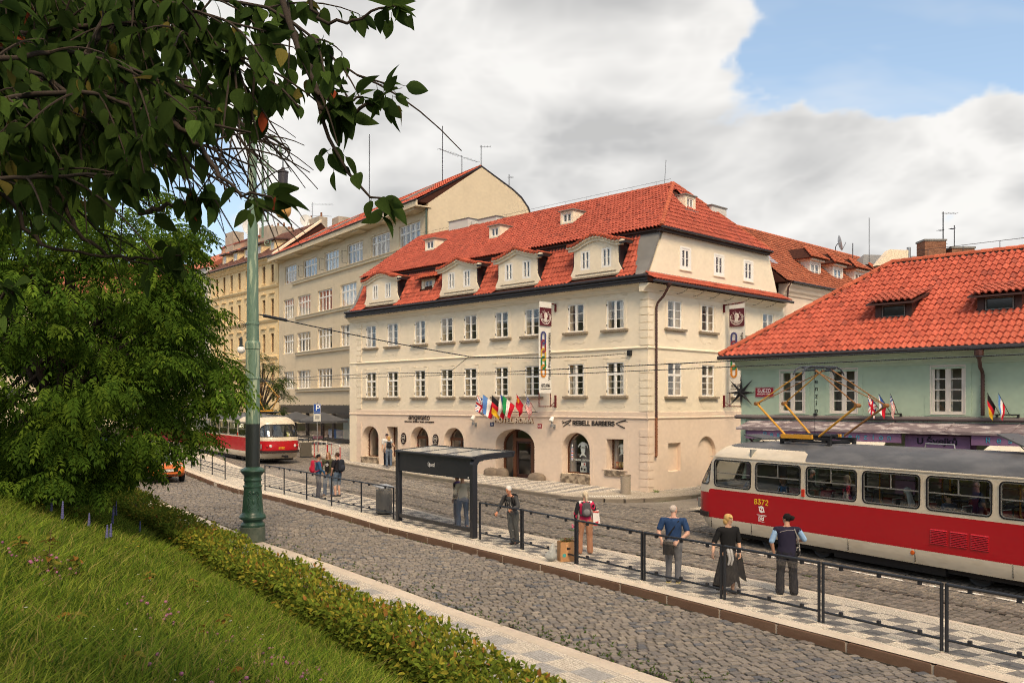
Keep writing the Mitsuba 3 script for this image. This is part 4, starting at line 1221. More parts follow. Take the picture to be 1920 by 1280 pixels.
part(br,'verge',BF(xf(slab(Polygon([(-1.1,18.35),(4.48,21.68),(7.3,20.35),(8.1,19.85),(8.75,19.15),(9.1,18.3),(9.1,17.)]).buffer(.001).difference(Polygon([(-1.2,18.2),(-1.2,18.25),(4.48,21.58),(7.25,20.25),(8.02,19.75),(8.62,19.1),(8.98,18.3),(9.0,16.9),(4,15)])),-.05,.04),np.array([[0,-1,0,0],[-1,0,0,0],[0,0,1,0],[0,0,0,1.]]))),GUTT)
for x in (4.0,10.5,17.4,23.3):
 t0,t1 = .28,.70
 part(APT,'skylight',BF(hexa([(x,1.05 - 5.53 * t0,18.5 + 3.2 * t0),(x + 1.1,1.05 - 5.53 * t0,18.5 + 3.2 * t0),(x + 1.1,1.05 - 5.53 * t1,18.5 + 3.2 * t1),(x,1.05 - 5.53 * t1,18.5 + 3.2 * t1)],
         [(x,1.10 - 5.53 * t0,18.62 + 3.2 * t0),(x + 1.1,1.10 - 5.53 * t0,18.62 + 3.2 * t0),(x + 1.1,1.10 - 5.53 * t1,18.62 + 3.2 * t1),(x,1.10 - 5.53 * t1,18.62 + 3.2 * t1)])),FLASH)
part(APT,'downpipe',BF(tube([(.12,.10,18.0),(.12,.10,10)],.07,6)),mat('pipe_green',(.07,.10,.085),.6,.3))
part(APT,'balcony_frame',BF(cat([tube([(b + .02,.05,z),(b + .02,.45,z),(b + .02,.45,z + 1.0),(b + .02,.05,z + 1.0)],.02,4) for a,b in R5[2:5] for z in (15.9,)])),DSTEEL)
part(APT,'shop_front',BF(cat(box(12.6,29.2,-.1,.08,3.30,4.06),*[box(x,x + .12,-.12,.02,.3,3.3) for x in (13.0,16.8,19.3,22.8,26.0,29.1)],box(13,29.2,-.14,.03,.6,1.2))),mat('shop_black',(.018,.016,.018),.35,.5))
part(APT,'shop_pane',BF(slab(sbox(12.9,1.2,29.2,3.3),-.16,-.15)),GLASS)
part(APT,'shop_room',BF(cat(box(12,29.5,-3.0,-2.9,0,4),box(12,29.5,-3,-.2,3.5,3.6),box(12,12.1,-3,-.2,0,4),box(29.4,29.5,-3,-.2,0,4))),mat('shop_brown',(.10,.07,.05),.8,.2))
cpart(APT,'shop_display',BF(cat(box(14.5,15.9,-1.2,-.6,.6,2.9))),(.35,.42,.40))
cpart(APT,'shop_display',BF(box(17.2,18.9,-1.2,-.5,1.0,1.9)),(.05,.16,.42))
cpart(APT,'shop_display',BF(box(20.2,21.4,-1.2,-.5,.7,2.2)),(.25,.10,.05))
cpart(APT,'shop_board',BF(box(19.8,21.6,.09,.11,3.5,3.85)),(.06,.06,.07))
part(APT,'chimney',BF(box(27.0,28.6,-6.2,-5.0,19,22.7)),mat('chimney_render',proc(lambda p,n,uv: mix((.30,.245,.19),(.46,.40,.33),fbm(p.x * 2,p.y * 2,p.z * 1.2,4))),.9,.1))

# ---------------------------------------------------------------- yellow house further up
YF = Face((-22.9,87.6),(-.85,1.),(-1.,-.85))
YH = thing('yellow_house','yellow town house with narrow brown windows and brown dormered roof','building')
YX = [1.52,3.48,5.55,7.5,9.45,11.5,13.5,15.5]
yr = [(16.28,18.02),(12.9,14.62),(9.32,11.16),(5.9,7.7)]
part(YH,'wall',YF(slab(sbox(.2,.6,17.2,18.5).difference(unary_union([sbox(x - .34,z0,x + .34,z1) for x in YX for z0,z1 in yr])),-.4,0)),YELL)
for z0,z1 in yr:
 for x in YX:
  casement(YH,YF,x - .34,x + .34,z0,z1,2,2,y=-.14,frame=.06,post=.06,mt=mat('brown_frame',(.10,.045,.028),.6,.3) if 'brown_frame' not in scene else 'brown_frame',curtain=None,inner=.4)
  part(YH,'hood',YF(cat(box(x - .55,x + .55,0,.16,z1 + .52,z1 + .62),box(x - .46,x + .46,0,.05,z0 - .3,z1 + .4)).copy() if z0 < 16 else box(x - .5,x + .5,0,.06,z0 - .12,z0 - .02)),YELL) if z0 >= 16 else part(YH,'hood',YF(box(x - .55,x + .55,0,.16,z1 + .52,z1 + .62)),YELL)
for zc in (15.9,12.55,8.8):
 part(YH,'string_course',YF(profile([(0,zc - .25),(.10,zc - .2),(.2,zc),(.2,zc + .1),(0,zc + .14)],.2,17.2)),YELL)
part(YH,'cornice',YF(profile([(0,18.2),(.1,18.2),(.3,18.5),(.5,18.6),(.5,18.72),(-.3,18.75)],.1,17.4)),YELL)
part(YH,'gutter',YF(tube([(.1,.58,18.78),(17.4,.58,18.78)],.07,6)),GUTT)
yrf = part(YH,'roof',YF(profile([(.5,18.74),(-4.6,22.6),(-9,18.7)],.1,17.4)),ROOFB)
tile_field(yrf,YF.p(0,.5,18.8),-YF.d,unit(YF.p(0,-4.6,22.66) - YF.p(0,.5,18.8)),sbox(-17.3,0,-.1,6.4),.34,.42,0,color=(.13,.062,.045),seed=81,h=.03)
part(yrf,'verge',YF(hexa([(-.05,.6,18.7),(.4,.6,18.7),(.4,-4.6,22.6),(-.05,-4.6,22.6)],[(-.05,.6,18.95),(.4,.6,18.95),(.4,-4.6,22.85),(-.05,-4.6,22.85)])),TRIM)
for a,b in ((2.25,3.4),(5.3,6.7),(8.3,9.6),(11.25,12.55),(14.2,15.35)):
 dd = part(YH,'dormer',YF(cat(slab(sbox(a,19.2,b,20.6).difference(sbox(a + .25,19.35,b - .25,20.5)),-.75,-.6),*[TM([[x,-.6,19.2],[x,-.6,20.75],[x,-3.2,21.0],[x + .06,-.6,19.2],[x + .06,-.6,20.75],[x + .06,-3.2,21.0]],[[0,1,2],[3,5,4],[0,2,5],[0,5,3]]) for x in (a,b - .06)])),YELL)
 casement(dd,YF,a + .25,b - .25,19.35,20.5,2,2,y=-.62,frame=.07,post=.06,curtain='full',inner=.3)
 part(dd,'roof',YF(hexa([(a - .25,-.3,20.62),(b + .25,-.3,20.62),(b + .25,-3.4,21.0),(a - .25,-3.4,21.0)],[(a - .25,-.3,20.78),(b + .25,-.3,20.78),(b + .25,-3.4,21.12),(a - .25,-3.4,21.12)])),WOODR)
for (a,b,d0,d1,z1) in ((9.2,11.4,4.2,6.2,23.6),(11.5,13.8,4.2,7.0,24.0),(7.4,8.8,4.6,5.8,23.0),(2.2,5.2,5.5,6.5,23.7)):
 ch = part(YH,'chimney',YF(box(a,b,-d1,-d0,20,z1)),'chimney_render')
 part(ch,'pot',YF(cat([xf(lathe([(.12,0),(.10,.5),(0,.5)],8),axes([x,-(d0 + d1) / 2,z1],[1,0,0],[0,1,0])) for x in (a + .4,b - .4)])),BRICK)
# the neighbour after that: pale front, bare pinkish fire wall
PH = thing('pale_house','pale stucco house with bare pinkish fire wall far up the street','building')
part(PH,'wall',YF(slab(sbox(17.3,.8,31,19.6).difference(unary_union([sbox(x,z,x + 1.1,z + 2.1) for x in (18.6,21.4,24.2,27) for z in (15.9,12.2,8.4,4.6)])),-.5,.35)),mat('pale_stucco',(.52,.50,.46),.8,.2))
for x in (18.6,21.4,24.2,27):
 for z in (15.9,12.2,8.4,4.6):
  casement(PH,YF,x,x + 1.1,z,z + 2.1,2,2,y=-.1,curtain='mixed',inner=.4)
  part(PH,'hood',YF(cat(box(x - .25,x + 1.35,.35,.6,z + 2.25,z + 2.4),box(x - .2,x + 1.3,.35,.5,z - .2,z - .05))),'pale_stucco')
part(PH,'fire_wall',YF(cat(box(13.6,24,-4.4,-4.0,15,23.0))),mat('pink_render',proc(lambda p,n,uv: mix((.50,.30,.20),(.44,.36,.27),smoothstep(.35,.65,fbm(p.x * .8,p.y * .8,p.z * .8,4)))),.9,.1))
part(PH,'coping',YF(box(13.4,24.2,-4.5,-3.9,23.0,23.15)),mat('red_sheet',(.30,.09,.06),.6,.3))
part(PH,'roof',YF(profile([(.6,19.6),(-4.4,22.6),(-9,19.6)],17.3,31)),mat('red_far_roof',(.30,.10,.06),.8,.2))
part(PH,'chimney',YF(box(20.2,22.6,-5.2,-3.9,22,24.6)),'chimney_render')
FARH = thing('distant_house','far house front closing the street behind the left tree','building',mesh=None)
q = box(-64,-40,104,112,1.5,17)
part(FARH,'wall',q,BEIGE)
for i in range(6):
 for z in (4,7.5,11,14):
  cpart(FARH,'window',box(-63 + i * 3.9,-61.7 + i * 3.9,103.9,104.05,z,z + 1.9),(.05,.05,.05))
part(FARH,'roof',hexa([(-65,103.5,17),(-39,103.5,17),(-39,113,17),(-65,113,17)],[(-65,107.5,21),(-39,107.5,21),(-39,108.5,21),(-65,108.5,21)]),'red_far_roof')
# chimneys on a roof behind the restaurant
BH = thing('rear_house','rear house whose brick chimneys rise over the restaurant ridge','building')
part(BH,'wall',box(23,34,58,66,0,12.6),BEIGE)
part(BH,'roof',TM([[22.6,57.6,12.5],[34.4,57.6,12.5],[34.4,66.4,12.5],[22.6,66.4,12.5],[24.5,62,14.55],[32,62,14.3]],[[0,1,5],[0,5,4],[2,3,4],[2,4,5],[3,0,4],[1,2,5]]),FLASH)
for (x0,x1,z1) in ((27.35,28.75,14.95),(29.15,30.65,14.45)):
 ch = part(BH,'chimney',box(x0,x1,59.0,60.2,12,z1),BRICK)
 part(ch,'cap',box(x0 - .06,x1 + .06,58.95,60.25,z1,z1 + .12),FLASH)
part(BH,'flue',lathe([(.13,12.5),(.13,14.6),(0,14.6)],10,(26.5,59.5)),STEEL)
part(BH,'gable',TM([[23.8,58.2,13.2],[25.9,58.2,13.2],[25.9,58.2,14.2],[24.7,58.2,14.25],[23.8,59,13.2],[25.9,59,13.2],[25.9,59,14.2],[24.7,59,14.25]],[[0,1,2],[0,2,3],[4,6,5],[4,7,6],[3,2,6],[3,6,7],[0,3,7],[0,7,4]]),TRIM)

# ---------------------------------------------------------------- aerials and dishes on the roofs
def antenna(name,label,base,h,arms,r=.03,cat_='antenna'):
 t = thing(name,label,cat_)
 b = np.asarray(base,float)
 part(t,'mast',tube([b,b + [0,0,h]],r,6),DSTEEL)
 for (z,L,ang,n) in arms:
  d = np.array([math.cos(ang),math.sin(ang),0])
  p = b + [0,0,z]
  e = np.cross(d,[0,0,1])
  ms = [tube([p - d * .1,p + d * L],.016,4)] + [tube([p + d * L * k / n - e * .22,p + d * L * k / n + e * .22],.010,4) for k in range(1,n + 1)]
  part(t,'arm',cat(ms),DSTEEL)
 return t

def dish(name,label,c,r,toward):
 t = thing(name,label,'satellite dish')
 z = unit(toward); x = unit(np.cross([0,0,1],z)); y = np.cross(z,x)
 M = axes(c,x,y,z)
 pr = [(.001,-.0)] + [(r * k / 6,.25 * r * (k / 6) ** 2) for k in range(1,7)]
 part(t,'reflector',xf(cat(lathe(pr,20),lathe([(a,b - .02) for a,b in pr],20)),M),mat('dish_white',(.6,.6,.58),.5,.3) if 'dish_white' not in scene else 'dish_white')
 part(t,'arm',xf(tube([(0,-r,.2 * r),(0,-.1 * r,.9 * r)],.02,5),M),DSTEEL)
 part(t,'stand',tube([np.asarray(c) - z * .05,np.asarray(c) - z * .2 - [0,0,.2],np.asarray(c) - z * .2 - [0,0,1.3 * r + .7]],.03,5),DSTEEL)
 return t

antenna('tall_mast','tall thin mast on the beige block roof beside its ridge aerial',BF.p(4.2,-3.6,20.9),4.6,[],.035)
antenna('television_aerial','long horizontal aerial on a short post by the beige roof ridge',BF.p(2.0,-4.0,21.2),1.6,[(1.5,2.6,-2.2,9),(1.5,1.8,.9,4)])
antenna('television_aerial','small bent aerial at the peak of the bare beige gable',BF.p(.1,-4.5,21.6),1.6,[(1.5,.7,0,3)])
antenna('television_aerial','stubby aerial on the right slope of the beige gable',BF.p(.1,-7.0,20.3),1.1,[(.9,.3,0,3)])
antenna('thin_mast','thin mast above the far left end of the beige roof',BF.p(17.5,-3.8,21.2),7.0,[],.04)
antenna('television_aerial','lattice mast aerial beside the brick chimneys behind the restaurant',(28.85,59.6,13.0),4.0,[(3.9,.9,0,3),(2.8,.35,2,3),(1.9,.35,1,3)],.04)
antenna('television_aerial','low aerial between the two brick chimneys',(29.6,59.6,13.5),2.6,[(2.4,.3,2,4)])
antenna('thin_mast','thin rod on the rear roof left of the steel flue',(23.9,59.6,13.0),3.6,[],.02)
antenna('thin_mast','short thick post on the rear roof next to the wing ridge',(22.8,59.6,12.8),2.1,[],.03)
antenna('television_aerial','aerial leaning against the sky above the yellow house chimneys',YF.p(4.6,-6,22.4),3.2,[(3.0,2.2,0,6),(1.8,2.0,0.2,5)])
dish('satellite_dish','satellite dish left of the old chimney on the yellow house',YF.p(15.6,-4.0,24.2),1.0,(.5,-.8,.3))
dish('satellite_dish','round satellite dish right of the grey chimneys by the beige roof',YF.p(4.4,-5.2,23.4),.75,(.5,-.8,.3))
dish('satellite_dish','white dish standing on the ridge of the hotel wing',HS.p(27.6,-4.2,15.4),.55,(.9,-.2,.2))

# ---------------------------------------------------------------- pavement before the hotel, side street, hill
def sheet(poly_xy,dz,name,mt,step=2.0):
 v,f = trimesh.creation.triangulate_polygon(Polygon(poly_xy).buffer(0),engine='earcut')
 v3,f = trimesh.remesh.subdivide_to_size(np.column_stack([v,np.zeros(len(v))]),f,step)
 v3[:,2] = zg(v3[:,0],v3[:,1]) + dz
 m = TM(v3,f)
 nz = np.cross(v3[f[:,1]] - v3[f[:,0]],v3[f[:,2]] - v3[f[:,0]])[:,2]
 m.faces[nz < 0] = m.faces[nz < 0][:,::-1]
 return struct(name,m,mt)

fk = [tuple(UV(u,ev(FARK,u) + .25)) for u in np.arange(31,64.1,1.5)]
corner = [(2.2,38.5),(3.1,37.95),(3.9,37.68),(4.7,37.68),(5.5,37.95),(6.2,38.40),(7.75,39.35),(10.5,42.0),(16,47.4),(26,57.2),(36,67)]
pave = fk[::-1] + corner + [tuple(HS.p(40,-.1,0)[:2]),tuple(HS.p(0,-.1,0)[:2]),tuple(HF.p(0,-.1,0)[:2]),tuple(HF.p(23.4,-.1,0)[:2]),tuple(HF.p(23.4,-10,0)[:2]),tuple(BF.p(1,-.2,0)[:2]),tuple(BF.p(29.9,-.2,0)[:2]),tuple(YF.p(17,-.2,0)[:2]),tuple(YF.p(31,-.2,0)[:2]),tuple(UV(95,30)),tuple(UV(95,27))]
sheet(pave,.12,'hotel_pavement','pavement_mosaic')
sheet([(2.0,38.2),(3.0,37.4),(4.6,37.1),(6.4,37.7),(8.2,39.2),(14,45),(36,67),(44,60),(30,44),(13.5,29.5),(9,33)],.004,'side_street','asphalt_street',3.)
ck = struct('corner_kerb',None,None)
for (a,b) in zip(corner[:-1],corner[1:]):
 a,b = np.array(a),np.array(b)
 d = unit(b - a)
 out = np.array([d[1],-d[0]])
 z = float(zg(*a)) + .118
 q = [a + d * .012,b - d * .012]
 v = [[*(q[0] + out * 0),z],[*(q[1]),z],[*(q[1] + out * .25),z],[*(q[0] + out * .25),z]]
 part(ck,'stone',hexa([[x,y,z - .3] for x,y,_ in v],v)if np.cross(d,out) > 0 else hexa([[x,y,z - .3] for x,y,_ in v[::-1]],v[::-1]),'kerb_grey')
rp = [tuple(GF.p(-1.2,1.9,0)[:2]),tuple(GF.p(20,1.9,0)[:2]),tuple(GF.p(20,-.2,0)[:2]),tuple(GF.p(0,-.2,0)[:2]),tuple(GF.p(0,-12,0)[:2]),tuple(GF.p(-1.2,-12,0)[:2])]
sheet(rp,.12,'restaurant_pavement','pavement_mosaic')

def slope_z(u,v):
 base = np.interp(v,[-45,-12,-4,0,2.5,4.4,5.0,5.35],[15,6.0,3.75,2.62,1.55,.80,.42,.06])
 return base + zroad(u) + .10 * (meshkit.fbm(np.stack([np.asarray(u) * .5,np.asarray(v) * .5,np.zeros_like(u)],-1),3,2) - .5) * np.clip((5.2 - v) / 1.5,0,1)

su,sv = np.meshgrid(np.arange(-25,96,1.0),np.concatenate([np.arange(-45,-4,2.5),np.arange(-4,5.3,.4),[5.35]]),indexing='ij')
P = np.stack([AU[0] * su + AV[0] * sv,AU[1] * su + AV[1] * sv,slope_z(su,sv)],-1)
nu,nv = su.shape
ii,jj = np.meshgrid(np.arange(nu - 1),np.arange(nv - 1),indexing='ij')
q = np.stack([ii * nv + jj,(ii + 1) * nv + jj,(ii + 1) * nv + jj + 1,ii * nv + jj + 1],-1).reshape(-1,4)
SLOPE = struct('grass_slope',TM(P.reshape(-1,3),np.vstack([q[:,[0,2,1]],q[:,[0,3,2]]])),mat('soil_green',proc(lambda p,n,uv: mix((.022,.030,.010),(.06,.075,.020),fbm(p.x * 3,p.y * 3,p.z * 3,3))),.95,.1),smooth=True)

# ---------------------------------------------------------------- railings
ORD = ['first','second','third','fourth','fifth','sixth','seventh','eighth']

def rail_section(a,b,label,group,twin,z0=.14,h=1.10,low=.20,mid=False,glass=True,r=.024,clips=3):
 a,b = np.array([*a,float(zg(*a)) + z0]),np.array([*b,float(zg(*b)) + z0])
 d = unit(b - a)
 if twin:
  a,b = a + d * .045,b - d * .045
 t = thing('railing_section',label,'railing',group)
 up = np.array([0,0,1.])
 for p in ((a,b) if twin else (a,)):
  part(t,'post',tube([p,p + up * (h + .02)],r * 1.25,8),RAILM)
 if not twin:
  part(t,'post',tube([b,b + up * (h + .02)],r * 1.25,8),RAILM) if twin is None else None
 part(t,'top_rail',tube([a + up * h,b + up * h],r * 1.15,8),RAILM)
 part(t,'bottom_rail',tube([a + up * low,b + up * low],r,8),RAILM)
 if mid:
  part(t,'middle_rail',tube([a + up * (h * .56),b + up * (h * .56)],r * .9,8),RAILM)
 if glass:
  lo,hi = low + .05,h - .06
  q = [a + d * .05 + up * lo,b - d * .05 + up * lo,b - d * .05 + up * hi,a + d * .05 + up * hi]
  part(t,'pane',TM(q,[[0,1,2],[0,2,3]]),GLASS)
  for k in range(clips):
   s = (k + .5) / clips
   for zz in (lo - .01,hi + .01):
    p = a * (1 - s) + b * s + up * zz
    M = axes(p,d,np.cross(up,d))
    part(t,'clip',xf(box(-.03,.03,-.025,.025,-.03,.03),M),RAILM)
 return t

RP = [(-.98,26.62),(.28,24.80),(1.63,22.55),(3.01,20.45),(4.38,18.5),(5.74,16.54),(7.08,14.59),(8.42,12.62),(9.76,10.65)]
for i in range(len(RP) - 1):
 rail_section(RP[i],RP[i + 1],f'{ORD[i]} black glazed railing section to the right of the bus shelter','glazed railing sections on the platform edge',True)
LP = [(-10.8,38.94),(-9.57,37.42),(-8.22,35.66),(-6.89,34.0),(-5.5,32.51),(-4.12,30.98)]
for i in range(5):
 rail_section(LP[i],LP[i + 1],f'{ORD[i]} railing section counted from the green lamp post towards the shelter','glazed railing sections on the platform edge',None if i == 4 else False,clips=2,r=.022)
FP = [(-20.6,54.5),(-19.42,52.6),(-18.26,50.73),(-16.92,48.42),(-15.62,46.42),(-14.12,43.85)]
for i in range(5):
 rail_section(FP[i],FP[i + 1],f'{ORD[4 - i]} three-bar railing section up the street, counted from its near end','open railing sections by the orange car',None if i == 4 else False,low=.38 if i else .38,mid=True,glass=False,r=.022)

# ---------------------------------------------------------------- bus shelter
SO = np.array([-3.89,30.67])
SX_,SY_ = np.array([.58005,-.81458,0]),np.array([.81458,.58005,0])
zs0,zs1 = float(zg(*SO)) + .14,.14
SHM = axes([*SO,.16],SX_,SY_,[0,0,1])

def sh(m):
 return xf(m,SHM)

SHEL = thing('tram_shelter','black tram stop shelter with glass back wall and solar panel roof','shelter')
mat('shelter_paint',(.016,.018,.024),.38,.5)
part(SHEL,'post',sh(chbox(-.10,.06,-.08,.09,-.05,2.44,.02)),'shelter_paint')
brk = LineString([(0,0),(0,2.25),(.10,2.40),(.35,2.46),(1.45,2.53)]).buffer(.085,cap_style=2,join_style=1)
pst = xf(prism(brk,.17),np.array([[0,0,1,4.62],[1,0,0,0],[0,1,0,-.05],[0,0,0,1.]]))
part(SHEL,'post',sh(pst),'shelter_paint',label='thick shelter post bending over into the roof arm')
pst = xf(prism(LineString([(0,2.3),(.35,2.44),(1.45,2.53)]).buffer(.06,cap_style=2),.12),np.array([[0,0,1,-.09],[1,0,0,0],[0,1,0,-.05],[0,0,0,1.]]))
part(SHEL,'roof_arm',sh(pst),'shelter_paint')
part(SHEL,'sign_panel',sh(box(.06,4.62,-.045,.02,1.74,2.38)),'shelter_paint')
part(SHEL,'sill_beam',sh(box(.06,4.62,-.05,.04,.15,.27)),'shelter_paint')
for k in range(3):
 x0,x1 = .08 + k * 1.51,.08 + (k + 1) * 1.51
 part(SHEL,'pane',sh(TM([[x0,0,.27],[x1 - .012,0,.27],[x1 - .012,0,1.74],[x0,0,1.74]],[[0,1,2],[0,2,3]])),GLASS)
 part(SHEL,'roof_panel',sh(hexa([(x0 - .02,-.05,2.405),(x1 - .04,-.05,2.405),(x1 - .04,1.38,2.52),(x0 - .02,1.38,2.52)],[(x0 - .02,-.05,2.43),(x1 - .04,-.05,2.43),(x1 - .04,1.38,2.545),(x0 - .02,1.38,2.545)])),mat('roof_panel_glass',(.19,.19,.185),.12,.9) if k == 0 else 'roof_panel_glass')  # grey base colour of the panels has the sky reflection put into it
part(SHEL,'roof_frame',sh(cat(hexa([(-.12,-.12,2.36),(4.82,-.12,2.36),(4.82,-.03,2.37),(-.12,-.03,2.37)],[(-.12,-.12,2.42),(4.82,-.12,2.42),(4.82,-.03,2.44),(-.12,-.03,2.44)]),
  hexa([(-.12,1.36,2.47),(4.82,1.36,2.47),(4.82,1.46,2.48),(-.12,1.46,2.48)],[(-.12,1.36,2.57),(4.82,1.36,2.57),(4.82,1.46,2.57),(-.12,1.46,2.57)]),
  *[hexa([(x,-.05,2.40),(x + .07,-.05,2.40),(x + .07,1.4,2.51),(x,1.4,2.51)],[(x,-.05,2.445),(x + .07,-.05,2.445),(x + .07,1.4,2.555),(x,1.4,2.555)]) for x in (-.11,1.53,3.04,4.73)])),'shelter_paint')
SHF = Face(SO,SX_,-SY_)
cpart(SHEL,'lettering',SHF(xf(text('Újezd',.115,.006),axes([2.05,.047,2.16],[1,0,0],[0,0,1],[0,1,0]))),(.75,.75,.75))
cpart(SHEL,'lamp_dot',SHF(xf(lathe([(.001,.0),(.025,.0),(.025,.01),(0,.01)],10),axes([4.5,.047,1.95],[1,0,0],[0,0,-1]))),(.8,.8,.8))

# ---------------------------------------------------------------- bins
c = gp(-4.62,32.15,.14)
BIN = thing('waste_bin','dark grey cylindrical waste bin behind the railing left of the shelter','waste bin')
part(BIN,'body',xf(lathe([(.0,.05),(.27,.05),(.29,.08),(.29,.86),(.27,.90),(.0,.90)],24),rotz(0,c)),mat('bin_steel',(.055,.06,.065),.35,.5),smooth=35)
part(BIN,'foot',xf(lathe([(.22,0),(.22,.05)],20),rotz(0,c)),BLACK)
part(BIN,'lid',xf(xf(chbox(-.30,.30,-.30,.30,0,.03,.01),axes([0,0,.99],unit([1,.1,.0]),unit([-.1,1,.12]))),rotz(.6,c)),mat('bin_lid',(.24,.27,.31),.3,.6))
part(BIN,'lid_post',xf(cat(tube([(-.2,0,.9),(-.2,0,1.0)],.02,6),tube([(.2,0,.9),(.2,0,1.0)],.02,6)),rotz(.6,c)),BLACK)
c = gp(5.02,39.35,.12)
CB = thing('concrete_bin','round concrete litter bin against the hotel wall near its corner','waste bin')
part(CB,'body',xf(lathe([(.0,0),(.22,0),(.225,.03),(.225,.77),(.20,.80),(.17,.80),(.16,.72),(0,.70)],22),rotz(0,c)),mat('washed_concrete',proc(lambda p,n,uv: mix((.23,.19,.15),(.36,.31,.25),noise(p.x * 55,p.y * 55,p.z * 55))),.9,.1),smooth=40)
part(CB,'rim',xf(lathe([(.20,.80),(.235,.80),(.235,.84),(.19,.84),(.17,.80)],22),rotz(0,c)),STONE)
GUARD = mat('guard_stone',proc(lambda p,n,uv: mix((.13,.10,.075),(.24,.19,.145),fbm(p.x * 6,p.y * 6,p.z * 6,3))),.8,.2)
bs = thing('bollard_stone','rounded kerb stone guarding the left side of the hotel portal','guard stone','guard stones of the hotel portal')

def rock(c,sx,sy,sz,seed,rot=0.):
 m = trimesh.creation.icosphere(3,1.0)
 v = m.vertices * (1 + .10 * (meshkit.fbm(m.vertices * 1.6 + seed,3,seed) - .5))[:,None]
 v = np.sign(v) * np.abs(v) ** .8
 return xf(TM(v * [sx,sy,sz],m.faces),rotz(rot,c))

ang = math.atan2(HF.d[1],HF.d[0])
part(bs,'stone',rock(HF.p(10.15,.15,.50),.50,.28,.30,1,ang),GUARD,smooth=True)
part(bs,'stone',rock(HF.p(9.5,.0,.46),.42,.26,.36,4,ang),GUARD,smooth=True)
bs = thing('bollard_stone','rounded kerb stone guarding the right side of the hotel portal','guard stone','guard stones of the hotel portal',rock(HF.p(6.75,.22,.38),.52,.32,.34,2,ang),GUARD,True)
bs = thing('bollard_stone','old worn step stone below the narrow shop doorway','step stone',None,rock(HF.p(18.7,.1,.62),.65,.3,.40,3,ang),STONE,True)
cg = thing('corner_guard','rusty broken iron corner guard leaning at the hotel corner','corner guard')
g0 = HS.p(.55,.25,.12)
cpart(cg,'blade',xf(hexa([(-.16,-.03,0),(.30,-.03,-.05),(.30,.03,-.05),(-.16,.03,0)],[(-.10,-.02,.72),(.0,-.02,.62),(.0,.02,.62),(-.10,.02,.72)]),axes(g0,HS.d,HS.n)),(.07,.03,.02))
cpart(cg,'foot',xf(hexa([(.10,-.03,0),(.44,-.03,-.04),(.44,.05,-.04),(.10,.05,0)],[(.0,-.02,.25),(.2,-.02,.12),(.2,.03,.12),(.0,.03,.25)]),axes(g0,HS.d,HS.n)),(.045,.022,.018))
wd = thing('weed','small green weed at the foot of the hotel corner','weed')
ms = []
for k in range(26):
 a,l = RNG.uniform(0,6.28),RNG.uniform(.08,.22)
 o = HS.p(.28,.25,.12)
 d = np.array([math.cos(a),math.sin(a),RNG.uniform(.5,1.5)]) * l
 e = np.array([-math.sin(a),math.cos(a),0]) * .03
 ms.append(TM([o,o + d * .5 + e,o + d,o + d * .5 - e],[[0,1,2],[0,2,3]]))
cpart(wd,'leaf_tuft',cat(ms),(.09,.17,.02),LEAF,kind='stuff')
dg = thing('drain_grate','iron street drain grate in the kerb below the hotel corner','drain grate')
M = axes(gp(2.35,37.75,.012),unit([.75,-.66,0]),unit([.66,.75,0]))
part(dg,'frame',xf(cat(box(-.5,.5,-.2,-.17,0,.02),box(-.5,.5,.17,.2,0,.02),box(-.5,-.47,-.17,.17,0,.02),box(.47,.5,-.17,.17,0,.02)),M),DSTEEL)
for k in range(9):
 part(dg,'bar',xf(box(-.42 + k * .1,-.37 + k * .1,-.17,.17,.0,.018),M),DSTEEL)
tp = struct('tactile_paving',None,None,kind='structure')
lp_ = []
for i in range(16):
 for j in range(3):
  p = gp(*(np.array([3.35,38.05]) + np.array([.10,.015]) * i + np.array([.0,.16]) * j),.125)
  lp_.append(xf(box(-.025,.025,-.06,.06,0,.012),rotz(.1,p)))
part(tp,'rib_rows',cat(lp_),mat('tactile_white',(.6,.57,.5),.7,.2),kind='stuff')

# ---------------------------------------------------------------- lamp posts
LG = mat('lamp_green',proc(lambda p,n,uv: mix((.115,.185,.135),(.30,.36,.25),smoothstep(.55,.68,fbm(p.x * 9 + 3,p.y * 9,p.z * 1.1,4)))),.45,.4)
LGD = mat('lamp_green_dark',proc(lambda p,n,uv: mix((.016,.050,.032),(.038,.088,.058),fbm(p.x * 6,p.y * 6,p.z * 6,3))),.35,.5)
LGB = mat('lamp_black_green',(.022,.028,.028),.4,.4)
LW = thing('street_lamp','tall green cast iron lamp post with ornate base by the lane','street lamp')
lc = np.array([-7.88,27.07,.03])

def lz(prof,n=28,c=None):
 return xf(lathe(prof,n),rotz(0,lc if c is None else c))

part(LW,'plinth',lz([(.37,-.1),(.37,.42),(.35,.44),(0,.44)]),mat('plinth_green',proc(lambda p,n,uv: mix((.05,.075,.055),(.14,.15,.11),fbm(p.x * 7,p.y * 7,p.z * 7,3))),.6,.3),smooth=40)
part(LW,'base',lz([(.36,.44),(.37,.50),(.33,.56),(.29,.60),(.30,.63),(.39,.68),(.405,.74),(.37,.80),(.325,.84),(.315,.90),(.30,1.10),(.285,1.30),(.27,1.48),(.262,1.62),(.285,1.64),(.285,1.68),(.25,1.70),(.245,1.80),(.27,1.83),(.27,1.87),(.25,1.90),(.255,1.98),(.33,2.06),(.37,2.12),(.36,2.16),(.27,2.22),(.20,2.25),(0,2.25)],36),LGD,smooth=40)
bn = unit([-lc[0] + 2.5,-lc[1],0])
bx = unit(np.cross([0,0,1],bn))
bm = axes(lc + bn * .285 + np.array([0,0,1.2]),bx,[0,0,1],bn)
orn = []
